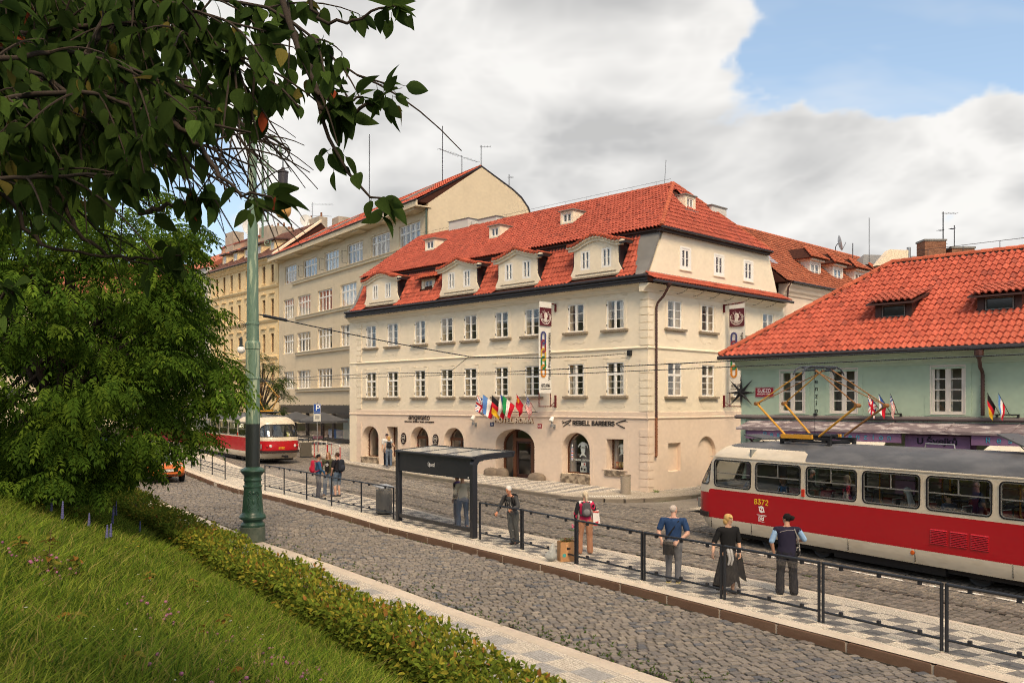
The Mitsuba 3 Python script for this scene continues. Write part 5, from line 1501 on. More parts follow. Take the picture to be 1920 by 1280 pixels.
el = lambda a,b,n=28: np.stack([a * np.cos(np.linspace(0,2 * np.pi,n)),b * np.sin(np.linspace(0,2 * np.pi,n)),-.10 * np.abs(a * np.cos(np.linspace(0,2 * np.pi,n))) ** 1.2 - .07 * b * np.sin(np.linspace(0,2 * np.pi,n))],-1)
for a,b,r in ((.135,.20,.016),(.10,.155,.010),(.175,.25,.013)):
 orn.append(tube(el(a,b),r,6))
for sx in (-1,1):
 for sy,s0 in ((.25,1.0),(-.22,-1.0)):
  sp = spiral(1.25,.015,.075,18,1.0)
  sp = sp[:,[0,2,1]] * [sx,s0,1] + [sx * .10,sy,-.01]
  orn.append(tube(sp,.014,5))
orn.append(xf(trimesh.creation.icosphere(2,.05),np.diag([1.,1.6,.6,1])))
orn.append(xf(xf(trimesh.creation.icosphere(2,.06),np.diag([1.,.8,.6,1])),axes([0,.28,0],[1,0,0],[0,1,0])))
part(LW,'crest',xf(cat(orn),bm),LGD,smooth=40)
part(LW,'lower_sleeve',lz([(.212,2.2),(.212,3.55)],22),LGB,smooth=True)
part(LW,'shaft',lz([(.212,3.55),(.205,5.80),(.225,5.82),(.225,5.98),(.215,6.02),(.185,6.06),(.178,6.9),(.182,7.0),(.174,7.04),(.168,8.0),(.172,8.04),(.165,8.1),(.150,9.6),(.120,9.66),(.115,11.4),(.14,11.5),(.14,11.6),(.09,11.7),(.06,12.6),(.10,12.75),(0,12.95)],22),LG,smooth=30)
for zz in (6.55,4.9):
 part(LW,'band',lz([(.19 + (.03 if zz < 6 else 0),zz),(.20 + (.03 if zz < 6 else 0),zz + .01),(.20 + (.03 if zz < 6 else 0),zz + .06),(.19 + (.03 if zz < 6 else 0),zz + .07)],20),LG)
ax = lc + np.array([0,0,0])
sc = [tube(ax + np.array([[.30,0,9.2],[.30,0,11.9],[.36,0,12.15],[.5,0,12.3],[.65,0,12.25],[.8,0,12.05],[.88,0,11.7]]),.035,8),
   tube(ax + np.array([[.46,0,9.7],[.46,0,11.55]]),.03,8),tube(ax + np.array([[-.14,0,11.55],[.0,0,11.55],[.3,0,11.45],[.48,0,11.38],[.58,0,11.25],[.66,0,11.2]]),.03,8),
   tube(ax + np.array([[.0,0,9.75],[.46,0,9.7]]),.025,6)]
for (cx,cz,r,st) in ((.38,11.62,.09,0),(.38,10.95,.08,2),(.38,10.6,.08,4),(.38,10.1,.07,1),(.62,11.95,.12,3),(.44,9.05,.12,3.6)):
 sc.append(tube(spiral(1.5,.015,r,20,st) + ax + [cx,0,cz],.016,5))
part(LW,'bracket',cat(sc),LG)
lx = ax + np.array([.92,0,0])
part(LW,'hanger_ring',cat(tube([lx + [.20 * math.cos(t),0,11.82 + .24 * math.sin(t)] for t in np.linspace(0,2 * np.pi,22)],.022,6),tube(spiral(1.4,.02,.12,20,1) + lx + [0,0,11.82],.018,5),tube([lx + [0,0,11.6],lx + [0,0,11.3]],.02,6)),LGB)
LN = part(LW,'lantern',xf(lathe([(.0,11.38),(.05,11.36),(.06,11.28),(.17,11.24),(.17,11.2),(.15,11.18),(.14,10.80),(.15,10.78),(.24,10.74),(.25,10.68),(.19,10.62),(.20,10.58),(.16,10.5),(.17,10.42),(.15,10.38),(.0,10.38)],20),rotz(0,[lx[0],lx[1],0])),mat('lantern_metal',(.030,.022,.026),.35,.6),smooth=35)
part(LN,'globe',xf(lathe([(.15,10.40),(.22,10.28),(.25,10.12),(.23,9.96),(.15,9.85),(.0,9.80)],20),rotz(0,[lx[0],lx[1],0])),mat('amber_globe',(.62,.34,.11),.3,.5),smooth=True)
# the second lamp, far up the street, mostly behind the first
L2 = thing('street_lamp','distant street lamp with hanging white globe seen left of the green post','street lamp')
l2 = np.array([-17.9,62.,.5])
part(L2,'shaft',xf(lathe([(.16,0),(.12,4),(.09,10.2),(0,10.3)],12),rotz(0,l2)),LG)
part(L2,'bracket',cat(tube(l2 + np.array([[0,0,8.9],[-.4,0,9.15],[-.95,0,9.2]]),.03,6),*[tube([l2 + [-.95 + r * math.cos(t),0,9.1 + r * math.sin(t)] for t in np.linspace(0,2 * np.pi,16)],.02,5) for r in (.32,.2)],tube(spiral(1.4,.03,.2,16) + l2 + [-.5,0,9.0],.02,5)),LGB)
part(L2,'lantern',xf(lathe([(.02,8.85),(.10,8.7),(.10,8.25),(.17,8.2),(.17,8.1),(0,8.1)],12),rotz(0,l2 + [-.95,0,-.5])),LGB)
part(L2,'globe',xf(trimesh.creation.icosphere(2,.27),rotz(0,l2 + [-.95,0,7.42])),mat('white_globe',(.72,.70,.66),.25,.5),smooth=True)

# ---------------------------------------------------------------- signs, barriers
PS = thing('parking_sign','blue parking sign on a thin post before the dark shop','traffic sign')
pc = np.array([-14.23,65.1,.70])
PF = Face(pc[:2],unit([1,.05,0]),unit([.05,-1,0]))
part(PS,'post',tube([pc,pc + [0,0,3.6]],.035,8),GREYP)
cpart(PS,'plate',PF(box(-.27,.27,.04,.06,2.87,4.18)),(.42,.42,.40))
cpart(PS,'plate',PF(box(-.24,.24,.061,.07,3.58,4.14)),(.02,.075,.33),label='blue square plate with the letter P')
cpart(PS,'lettering',PF(xf(text('P',.40,.006,True),axes([-.13,.071,3.69],[1,0,0],[0,0,1],[0,1,0]))),(.8,.8,.8))
cpart(PS,'plate',PF(box(-.24,.24,.061,.068,3.46,3.55)),(.03,.08,.30))
cpart(PS,'plate',PF(box(-.24,.24,.061,.068,2.90,3.42)),(.58,.57,.53))
cpart(PS,'pictogram',PF(box(-.15,.15,.069,.072,3.05,3.3)),(.32,.32,.31))
TP = thing('sign_post','thin grey post standing on the kerb corner left of the orange car','post')
part(TP,'post',tube([gp(-17.5,40.2,.0),gp(-17.5,40.2,2.9)],.035,8),GREYP)
part(TP,'foot',xf(lathe([(.22,0),(.20,.05),(.06,.08),(0,.08)],12),rotz(0,gp(-17.5,40.2,.02))),mat('moss_foot',(.05,.065,.03),.9,.1))
for i,(a,b,lab) in enumerate((((-13.25,59.7),(-12.1,58.3),'left red and white tubular barrier beside the parking sign'),((-12.05,58.2),(-10.75,55.7),'right red and white tubular barrier near the hotel end'))):
 bt = thing('street_barrier',lab,'barrier','red and white barriers on the far pavement')
 a,b = gp(*a,.12),gp(*b,.12)
 d = unit(b - a)
 pts = [a,a + [0,0,.95],a + d * .12 + [0,0,1.08],b - d * .12 + [0,0,1.08],b + [0,0,.95],b]
 for j in range(5):
  cpart(bt,'frame_tube',tube([pts[j],pts[j + 1]],.03,6),(.45,.03,.03) if j in (0,4) else (.62,.58,.54))
 for s in (.3,.6):
  p = a * (1 - s) + b * s
  cpart(bt,'bar',tube([p + [0,0,.35],p + [0,0,1.08]],.018,5),(.45,.05,.05) if s < .5 else (.62,.58,.54))
 cpart(bt,'bar',tube([a + [0,0,.35],b + [0,0,.35]],.02,5),(.62,.58,.54))
gb = thing('control_box','low grey street cabinet between the tram front and the barrier','cabinet',None)
part(gb,'body',xf(chbox(-.38,.38,-.25,.25,0,.95,.05),rotz(.3,gp(-14.1,60.9,.1))),mat('cabinet_stone',(.10,.09,.075),.8,.2))
# pavement cafe
for i,(cx,cz,lab) in enumerate(((19.6,2.75,'grey cafe parasol before the dark shop, left one'),(13.6,2.55,'grey cafe parasol touching the hotel end, right one'))):
 u_ = thing('cafe_parasol',lab,'parasol','cafe parasols')
 c = BF.p(cx,2.2,.75)
 part(u_,'pole',tube([c,c + [0,0,2.6]],.03,6),DSTEEL)
 n = 8
 a = np.arange(n) * 2 * np.pi / n
 v = [c + [0,0,2.75]] + [c + [2.0 * math.cos(t),2.0 * math.sin(t),2.05] for t in a] + [c + [2.0 * math.cos(t),2.0 * math.sin(t),1.87] for t in a]
 f = [[0,1 + k,1 + (k + 1) % n] for k in range(n)] + [x for k in range(n) for x in ([1 + k,9 + k,9 + (k + 1) % n],[1 + k,9 + (k + 1) % n,1 + (k + 1) % n])]
 cpart(u_,'canopy',TM(v,f),(.075,.078,.085),FAB)

def cafe_set(c,ang,lab,cloth):
 t = thing('cafe_table',lab + ' table','table','cafe tables')
 part(t,'top',xf(lathe([(0,.71),(.33,.71),(.33,.74),(0,.74)],14),rotz(0,c)),BLACK)
 part(t,'leg',xf(tube([(0,0,0),(0,0,.71)],.025,6),rotz(0,c)),BLACK)
 if cloth:
  cl = thing('tablecloth','pink checked cloth on the cafe table by the hotel end','tablecloth')
  cpart(cl,'cloth',xf(cat(box(-.36,.36,-.36,.36,.745,.76),box(-.37,-.36,-.36,.36,.55,.76),box(.36,.37,-.36,.36,.55,.76),box(-.36,.36,-.37,-.36,.55,.76)),rotz(ang,c)),(.62,.30,.34),FAB)
 for k,s in enumerate((-1,1)):
  ch = thing('cafe_chair',lab + (' table, left chair' if k == 0 else ' table, right chair'),'chair','cafe chairs')
  M = rotz(ang,c) @ rotz(0,[s * .62,0,0])
  part(ch,'seat',xf(box(-.21,.21,-.21,.21,.43,.46),M),BLACK)
  part(ch,'backrest',xf(box(s * .2 - .015,s * .2 + .015,-.2,.2,.5,.88),M),BLACK)
  for x in (-.18,.18):
   for y in (-.18,.18):
    part(ch,'leg',xf(tube([(x,y,0),(x,y,.44)],.014,5),M),BLACK)

cafe_set(BF.p(14.4,2.3,.74),.4,'black cafe set nearest the hotel end,',True)
cafe_set(BF.p(16.6,2.3,.76),.2,'black cafe set under the middle shop window,',False)

# ---------------------------------------------------------------- overhead wires
WIRES = thing('span_wire','thin span wire from the green lamp post across to the hotel wall','wire')

def sag(a,b,s,n=14):
 t = np.linspace(0,1,n)[:,None]
 return np.asarray(a,float) * (1 - t) + np.asarray(b,float) * t - np.array([0,0,1.]) * (4 * s * t * (1 - t))

anchor = np.array([*HF.p(1.0,.02,0)[:2],6.5])
joint = np.array([-1.55,32.0,5.88])
part(WIRES,'wire',cat(tube(sag([-7.7,27.07,6.9],joint,.05),.018,5),tube(sag(joint,anchor,.12),.016,5)),BLACK)
part(WIRES,'strain_insulator',tube([[-7.6,27.2,6.88],[-7.0,27.68,6.78]],.05,7),BLACK)
part(WIRES,'wall_anchor',HF(box(.9,1.1,0,.12,6.38,6.62)),BLACK)
for i,(v0,lab) in enumerate(((17.3,'trolley wire above the near track'),(20.47,'trolley wire above the far track'))):
 w = thing('trolley_wire',lab,'wire',None)
 uu = np.arange(-6,84,3.)
 vv = trkv(uu,v0) + .25 * np.sin(uu * .16 + i)
 part(w,'wire',tube(np.stack([AU[0] * uu + AV[0] * vv,AU[1] * uu + AV[1] * vv,zroad(uu) * .9 + 5.30],-1),.014,5),BLACK)
 j = np.array([*UV(30.5,float(trkv(30.5,v0))),5.36])
 if i == 0:
  part(w,'dropper',tube([j,joint],.012,4),BLACK)

# ---------------------------------------------------------------- trams
TRED,TCREAM = (.40,.004,.010),(.60,.52,.40)
mat('tram_red',TRED,.28,.5,clearcoat=.5,clearcoat_gloss=.9)
mat('tram_cream',proc(lambda p,n,uv: mix((.585,.51,.395),(.53,.455,.345),smoothstep(.45,.75,fbm(p.x * 2.5,p.y * 2.5,p.z * 5,3)))),.3,.5,clearcoat=.4,clearcoat_gloss=.9)
mat('tram_roof',proc(lambda p,n,uv: mix((.075,.077,.083),(.115,.115,.12),smoothstep(.35,.7,fbm(p.x * 1.3,p.y * 1.3,p.z * 4,4)))),.5,.45)
mat('tram_rubber',(.010,.010,.012),.5,.4)
mat('tram_alu',(.42,.41,.39),.35,.5,metallic=.8)
mat('tram_inside',(.32,.30,.27),.7,.3)
mat('panto_yellow',(.56,.27,.025),.4,.5)
mat('panto_rust',(.22,.10,.03),.5,.4)
TLEN = 14.0

def tram_outline(z,ins=0.0,n=12):
 """plan outline of the car body at height z"""
 xf_ = np.interp(z,[.34,.5,.63,.8,1.0,1.5,1.66,2.1,2.5,2.62,2.75,2.87,2.96,3.03,3.07,3.09],[.42,.22,.13,.04,0,0,.03,.29,.54,.60,.70,.88,1.15,1.6,2.1,3.0]) + ins
 xr = TLEN - np.interp(z,[.34,.5,.8,1.6,2.5,2.62,2.75,2.87,2.96,3.03,3.07,3.09],[.35,.2,.0,.05,.3,.38,.5,.7,1.0,1.5,2.0,3.0]) - ins
 w = np.interp(z,[.34,.45,.7,1.6,2.5,2.58,2.66,2.76,2.86,2.95,3.02,3.06,3.09],[1.19,1.235,1.25,1.25,1.22,1.205,1.16,1.07,.94,.78,.58,.40,.05]) - ins
 w = max(w,.03)
 rf,rr = min(1.25,(xr - xf_) / 2),.8
 t = np.linspace(0,np.pi / 2,n)
 e = 2.0 / 3.0
 cx,cy = np.sin(t) ** e,np.cos(t) ** e        # 0..1
 pts = []
 # front: from the middle of the nose to the near side
 for a,b in zip(cx[::-1],cy[::-1]):
  pass
 ys = w * np.sin(np.linspace(0,np.pi / 2,n)) ** .75
 xs_f = xf_ + rf * (1 - (1 - np.clip((ys / w),0,1) ** 3.2) ** (1 / 2.4)) * .72
 xs_r = xr - rr * (1 - (1 - np.clip((ys / w),0,1) ** 3.6) ** (1 / 2.6)) * .7
 near = np.stack([xs_f,-ys],-1)
 far = np.stack([xs_f[::-1],ys[::-1]],-1)
 nr = np.stack([xs_r[::-1],-ys[::-1]],-1)
 fr = np.stack([xs_r,ys],-1)
 return np.vstack([near,nr,fr[1:],far[:-1]])

def tram_solid(ins,z0,z1,nz=34):
 zs = np.concatenate([np.linspace(z0,2.5,16)[:-1],np.linspace(2.5,z1,18)])
 rings = [tram_outline(z,ins) for z in zs]
 m = len(rings[0])
 v = np.vstack([np.column_stack([r,np.full(m,z)]) for r,z in zip(rings,zs)])
 f = []
 for i in range(len(zs) - 1):
  for k in range(m):
   a,b = i * m + k,i * m + (k + 1) % m
   f += [[a,b + m,b],[a,a + m,b + m]]
 c0,c1 = len(v),len(v) + 1
 v = np.vstack([v,[[TLEN / 2,0,z0],[TLEN / 2,0,z1]]])
 e = (len(zs) - 1) * m
 for k in range(m):
  f += [[c0,k,(k + 1) % m],[c1,e + (k + 1) % m,e + k]]
 f = np.array(f)
 t = TM(v,f)
 if t.volume < 0:
  t.faces = t.faces[:,::-1]
 return tom(t)

def rr(x0,x1,z0,z1,r=.13):
 return sbox(x0 + r,z0 + r,x1 - r,z1 - r).buffer(r,quad_segs=5)

TWIN = [(1.08,2.60),(2.78,4.44),(4.63,6.27),(6.44,8.07),(8.23,9.84),(10.0,11.62),(11.80,13.2)]
QW = Polygon([(.13,1.72),(.80,1.72),(.86,1.80),(.86,2.1),(.80,2.32),(.66,2.47),(.53,2.47),(.50,2.40)])
FW = Polygon([(-1.02,1.72),(1.02,1.72),(1.05,1.80),(.98,2.42),(.90,2.47),(-.90,2.47),(-.98,2.42),(-1.05,1.80)])

def tram_parts():
 outer,inner = tram_solid(0,.36,3.085),tram_solid(.05,.80,3.0)
 cut = [tom(slab(rr(a,b,1.67,2.50),-2,2)) for a,b in TWIN] + [tom(slab(QW,-2,2))]
 fw = prism(FW,1.2)
 cut.append(tom(xf(fw,np.array([[0,0,1,-.4],[1,0,0,0],[0,1,0,0],[0,0,0,1.]]))))
 cut.append(tom(xf(prism(FW.buffer(-.1),1.2),np.array([[0,0,1,TLEN - .8],[1,0,0,0],[0,1,0,0],[0,0,0,1.]]))))
 cuts = m3.Manifold.batch_boolean(cut,m3.OpType.Add)
 shell = outer - inner
 glass = (shell ^ tom(xf(fw,np.array([[0,0,1,-.4],[1,0,0,0],[0,1,0,0],[0,0,0,1.]]))))
 shell = shell - cuts
 skin_ = tram_solid(-.012,.40,3.08) - inner
 qs = [tom(slab(q,*y)) for q in (QW,) for y in ((-2,-.5),(.5,2))]
 qr = [tom(slab(QW.buffer(.012).difference(QW.buffer(-.022)),*y)) for y in ((-2,-.5),(.5,2))]
 full = tram_solid(0,.36,3.085) - inner
 quarter = full ^ m3.Manifold.batch_boolean(qs,m3.OpType.Add)
 qring = skin_ ^ m3.Manifold.batch_boolean(qr,m3.OpType.Add)
 wr = tom(xf(prism(FW.buffer(.015).difference(FW.buffer(-.03)),1.2),np.array([[0,0,1,-.4],[1,0,0,0],[0,1,0,0],[0,0,0,1.]])))
 wring = skin_ ^ wr

 def zone(poly):
  return tom(slab(poly,-3,3))
 redp = Polygon([(-1,.71),(20,.71),(20,1.585),(.92,1.585),(.86,1.54),(.84,1.47),(-1,1.47)])
 roofp = Polygon([(1.0,4),(1.0,2.93),(1.6,2.885),(4.3,2.87),(4.5,2.80),(4.56,2.60),(13.2,2.60),(13.6,4)])
 red = shell ^ zone(redp)
 rest = shell - zone(redp)
 roof = rest ^ zone(roofp)
 rest = rest - zone(roofp)
 skirt = rest ^ zone(sbox(-2,-1,20,.71))
 band = rest - zone(sbox(-2,-1,20,.71))
 return [fromm(m) for m in (red,roof,skirt,band,glass,quarter,qring,wring)]

TP_ = tram_parts()

def sm(m,a=28):
 return trimesh.graph.smooth_shade(m,angle=np.radians(a),facet_minarea=None)

def tram_text(s,h,x,z,y=-1.252,width=None,bold=False):
 t = text(s,h,.004,bold)
 if width:
  t.vertices[:,0] *= width / (t.bounds[1][0] - t.bounds[0][0])
 v = t.vertices
 return TM(np.stack([x + v[:,0],y - v[:,2],z + v[:,1]],-1),t.faces)

def make_tram(M,label,number,route,group,near_detail=True):
 t = thing('tram',label,'tram',group)
 A = lambda m: xf(m,M)
 for nm,m,mt in zip(('red_side','roof','skirt','window_band'),TP_,('tram_red','tram_roof','tram_cream','tram_cream')):
  part(t,nm,A(sm(m)),mt,smooth=True)
 ws = part(t,'windscreen',A(TP_[4]),TGLASS)
 part(ws,'rubber_frame',A(TP_[7]),'tram_rubber')
 qw = part(t,'quarter_window',A(TP_[5]),TGLASS)
 part(qw,'rubber_frame',A(TP_[6]),'tram_rubber')
 for side in (-1,1):
  for i,(a,b) in enumerate(TWIN):
   y = side * 1.225
   o = rr(a,b,1.67,2.50)
   w = part(t,'window',A(slab(o.difference(o.buffer(-.028)),*sorted((y - side * .06,y + side * .032)))),'tram_rubber')
   i2 = o.buffer(-.028)
   part(w,'frame',A(slab(i2.difference(i2.buffer(-.020)).union(i2.intersection(sbox(a,2.085,b,2.115))).union(i2.intersection(sbox((a + b) / 2 - .014,2.1,(a + b) / 2 + .014,2.6))) if i else i2.difference(i2.buffer(-.018)).union(i2.intersection(sbox(a,2.085,b,2.11))),*sorted((y - side * .02,y + side * .012)))),'tram_alu')
   part(w,'pane',A(slab(i2,y - .003,y + .003)),TGLASS)
  part(t,'gutter_strip',A(box(.9,13.2,*sorted((side * 1.19,side * 1.235)),2.56,2.59)),'tram_cream')
 # bumper, lights, coupling
 bp = [tram_outline(.85,0)]
 o = Polygon(tram_outline(.82,0))
 bm = prism(o.buffer(.05).difference(o.buffer(-.02)).intersection(sbox(-.3,-2,.86,2)),.15)
 bm.vertices[:,2] += .72
 part(t,'bumper',A(bm),mat('bumper_brown',(.030,.018,.017),.6,.3) if 'bumper_brown' not in scene else 'bumper_brown')
 for y in (-.78,.78):
  part(t,'headlight',A(xf(lathe([(0,.05),(.08,.04),(.10,.0),(.10,-.1)],14),axes([.10,y,1.16],[0,1,0],[0,0,1],[-1,0,0]))),mat('lamp_lens',(.55,.52,.48),.1,.7) if 'lamp_lens' not in scene else 'lamp_lens')
  cpart(t,'tail_lamp',A(xf(lathe([(0,.06),(.06,.04),(.07,.0),(.07,-.1)],12),axes([.14,y * 1.25,1.16],[0,1,0],[0,0,1],[-1,0,0]))),(.42,.01,.015))
 for side in (-1,1):
  y = side * 1.235
  part(t,'marker_lamp',A(chbox(.40,.50,*sorted((y,y + side * .05)),.98,1.28,.02)),'tram_alu')
  cpart(t,'marker_lens',A(box(4.49,4.58,*sorted((y,y + side * .04)),1.66,1.86)),(.50,.03,.01))
  cpart(t,'reflector',A(xf(lathe([(0,.02),(.05,.015),(.055,0)],12),axes([7.87,side * 1.25,.62],[1,0,0],[0,0,1],[0,side,0]))),(.55,.10,.01))
  for k in range(3):
   vx = 8.35 + k * .50
   vt = part(t,'vent',A(slab(sbox(vx - .01,.90,vx + .43,1.27),*sorted((side * 1.249,side * 1.252)))),'tram_red')
   for j in range(9):
    zz = .915 + j * .039
    part(vt,'slat',A(hexa([(vx,side * 1.25,zz),(vx + .42,side * 1.25,zz),(vx + .42,side * 1.275,zz),(vx,side * 1.275,zz)],[(vx,side * 1.25,zz + .024),(vx + .42,side * 1.25,zz + .024),(vx + .42,side * 1.252,zz + .024),(vx,side * 1.252,zz + .024)])),'tram_red')
    part(vt,'gap',A(box(vx,vx + .42,*sorted((side * 1.2515,side * 1.2535)),zz - .012,zz)),'tram_rubber')
  for sx in (.95,2.62,6.0,7.93,10.3):
   part(t,'seam',A(box(sx,sx + .008,*sorted((side * 1.235,side * 1.2525)),.40,.705)),'tram_rubber')
 part(t,'coupling',A(cat(tube([(.3,0,.52),(-.28,-.06,.52)],.05,8),box(-.42,-.26,-.14,.04,.45,.60))),'tram_rubber')
 part(t,'coupling',A(tube([(13.8,0,.52),(14.35,0,.52)],.06,8)),'tram_rubber')
 cpart(t,'number',A(tram_text(number,.15,2.72,1.29,width=.54,bold=True)),(.72,.46,.02))
 cpart(t,'number',A(xf(text(number,.11,.004,True),axes([-.006,.32,.98],[0,-1,0],[0,0,1],[-1,0,0]))),(.72,.46,.02))
 if route:
  cpart(t,'route_sign',A(xf(text(route,.24,.004,True),axes([.16,-.25,1.76],[0,-1,0],unit([.5,0,.84]),unit([-.84,0,.5])))),(.70,.66,.12))
 # round emblem with two bars and small lettering under it
 ring_ = Point(0,0).buffer(.098).difference(Point(0,0).buffer(.066))
 em = unary_union([ring_,Polygon([(-.13,.05),(-.10,.085),(.06,.055),(.03,.02)]),Polygon([(.13,-.05),(.10,-.085),(-.06,-.055),(-.03,-.02)]),LineString([(-.05,-.045),(.05,.045)]).buffer(.014)])
 e = slab(em,-1.254,-1.2505)
 e.vertices += [3.02,0,1.155]
 cpart(t,'emblem',A(e),(.78,.75,.72))
 cpart(t,'lettering',A(cat(tram_text('pid',.11,2.90,.845,bold=True),slab(sbox(2.84,.985,3.22,1.0),-1.254,-1.2505),slab(sbox(2.90,.955,3.16,.968),-1.254,-1.2505),slab(sbox(2.92,.80,3.12,.812),-1.254,-1.2505))),(.78,.75,.72))
 # underframe and wheels
 part(t,'underframe',A(cat(box(.9,13.2,-1.0,1.0,.22,.44),box(5.4,8.6,-1.05,1.05,.14,.4))),'tram_rubber')
 for bx in (3.2,9.6):
  for dx in (0,1.9):
   for y in (-.72,.72):
    part(t,'wheel',A(xf(lathe([(0,.06),(.20,.06),(.22,.03),(.30,.03),(.35,.06),(.36,-.04),(0,-.04)],20),axes([bx + dx - .3,y * 1.05,.36],[1,0,0],[0,0,1],[0,np.sign(y),0]))),DSTEEL)
 # inside: floor, seats, grab poles, driver's desk
 part(t,'floor',A(box(.5,13.4,-1.18,1.18,.84,.88)),'tram_inside')
 part(t,'cab_wall',A(cat(box(2.50,2.56,-1.18,.3,.88,2.85))),mat('cab_grey',(.20,.21,.20),.6,.3) if 'cab_grey' not in scene else 'cab_grey')
 part(t,'desk',A(cat(box(.35,.95,-.95,.95,.9,1.66),box(.2,.4,-.95,.95,1.5,1.68))),'tram_inside')
 seat_col = ((.05,.05,.055),(.28,.02,.03))
 for i,x in enumerate(np.arange(3.2,12.9,.92)):
  for y in (-.85,.85):
   s = part(t,'seat',A(cat(chbox(x - .2,x + .22,y - .21,y + .21,1.26,1.34,.02),box(x - .02,x + .02,y - .1,y + .1,.88,1.26))),'tram_rubber')
   cpart(s,'backrest',A(hexa([(x + .20,y - .2,1.3),(x + .25,y - .2,1.3),(x + .25,y + .2,1.3),(x + .20,y + .2,1.3)],[(x + .28,y - .19,1.80),(x + .31,y - .19,1.80),(x + .31,y + .19,1.80),(x + .28,y + .19,1.80)])),seat_col[i % 2 if i > 4 else 0])
   part(s,'grip',A(tube([(x + .28,y - .19,1.72),(x + .29,y - .17,1.83),(x + .29,y + .17,1.83),(x + .28,y + .19,1.72)],.012,5)),'tram_alu')
 for x,y in ((4.9,.35),(6.7,-.75),(7.6,.5),(8.6,-.7),(10.3,-.75),(11.2,.3),(12.2,-.7)):
  cpart(t,'grab_pole',A(tube([(x,y,.88),(x,y,1.5),(x - .12,y,1.75),(x - .12,y,2.85)],.018,6)),(.50,.20,.015))
 # roof hatches
 for hx,op in ((1.95,.13),(9.85,.42)):
  h = part(t,'hatch',A(xf(chbox(-.42,.42,-.4,.4,0,.035,.01),axes([hx,-.05,3.10 + op * .5],unit([1,0,-op if hx < 5 else -op]),[0,1,0]))),mat('hatch_grey',(.075,.078,.082),.5,.4) if 'hatch_grey' not in scene else 'hatch_grey')
  part(h,'stay',A(cat(tube([(hx + .25,-.3,3.07),(hx - .1,-.3,3.10 + op * .7)],.012,5),tube([(hx + .25,.25,3.07),(hx - .1,.25,3.10 + op * .7)],.012,5))),DSTEEL)
 part(t,'roof_bar',A(tube([(7.1,.35,3.05),(7.12,.35,3.17),(7.9,.35,3.17),(7.92,.35,3.05)],.02,6)),'tram_alu')
 # pantograph
 pg = part(t,'pantograph',A(cat(box(3.05,4.85,-.55,-.45,3.17,3.24),box(3.05,4.85,.45,.55,3.17,3.24),box(3.2,3.3,-.6,.6,3.10,3.18),box(4.6,4.7,-.6,.6,3.10,3.18),*[tube([(x,y,3.0),(x,y,3.17)],.06,8) for x in (3.1,4.8) for y in (-.5,.5)],tube([(3.3,-.2,3.28),(4.6,-.2,3.28)],.05,8),tube([(3.4,.15,3.28),(4.5,.15,3.28)],.06,8),tube([(3.0,-.3,3.12),(5.1,-.3,3.12),(5.3,-.3,3.14)],.03,6),tube([(3.3,.5,3.05),(3.0,.4,3.12),(2.8,.2,3.1)],.02,5))),'tram_rubber')
 part(pg,'base_beam',A(cat(box(3.15,4.28,-.62,-.56,3.20,3.32),box(3.15,4.28,.56,.62,3.20,3.32),box(3.15,3.22,-.62,.62,3.22,3.30))),'panto_yellow')
 for y in (-.55,.55):
  part(pg,'lower_arm',A(tube([(3.25,y * .95,3.28),(2.19,y * 1.05,4.19)],.032,8)),'panto_yellow')
  part(pg,'lower_arm',A(tube([(4.45,y * .95,3.28),(5.77,y * 1.05,4.14)],.032,8)),'panto_yellow' if y < 0 else 'panto_rust')
  part(pg,'upper_arm',A(tube([(2.19,y * 1.05,4.19),(3.85,y * .62,5.16)],.018,6)),'panto_yellow')
  part(pg,'upper_arm',A(tube([(5.77,y * 1.05,4.14),(4.15,y * .62,5.16)],.018,6)),'panto_rust')
  part(pg,'joint',A(cat(tube([(2.19,y * 1.2,4.19),(2.19,y * .9,4.19)],.055,8),tube([(5.77,y * 1.2,4.14),(5.77,y * .9,4.14)],.055,8))),'panto_rust')
 part(pg,'brace',A(cat(tube([(2.19,-.55,4.19),(3.95,.30,5.14)],.013,5),tube([(5.77,.55,4.14),(4.05,-.3,5.14)],.013,5))),'panto_rust')
 hd = []
 for dx in (-.16,.16):
  hd.append(tube([(4.0 + dx,-.86,5.02),(4.0 + dx,-.74,5.16),(4.0 + dx,-.55,5.235),(4.0 + dx,.55,5.235),(4.0 + dx,.74,5.16),(4.0 + dx,.86,5.02)],.026,7))
 hd += [tube([(3.84,y,5.2),(4.16,y,5.2)],.025,6) for y in (-.5,0,.5)] + [tube([(3.8,-.35,5.14),(4.2,-.35,5.14)],.03,6),tube([(3.8,.35,5.14),(4.2,.35,5.14)],.03,6)]
 part(pg,'collector_head',A(cat(hd)),mat('collector_blue',(.035,.042,.055),.5,.4) if 'collector_blue' not in scene else 'collector_blue')
 part(pg,'cord',A(tube([(4.1,-.3,5.1),(4.12,-.3,3.2)],.007,4)),'tram_rubber')
 return t

def tram_matrix(front,direction,z):
 """front: where the middle of the nose stands; direction: from nose to tail"""
 d = unit([*direction,0]); y = np.cross([0,0,1],d)
 return axes([front[0],front[1],z],d,y,[0,0,1])

TD1 = unit([.5066,-.862,0])
NN1 = np.array([.862,.5066,0])
f1 = np.array([7.69,24.7,0]) - TD1 * 4.05 + NN1 * 1.25
TM1 = tram_matrix(f1[:2],TD1[:2],.0)
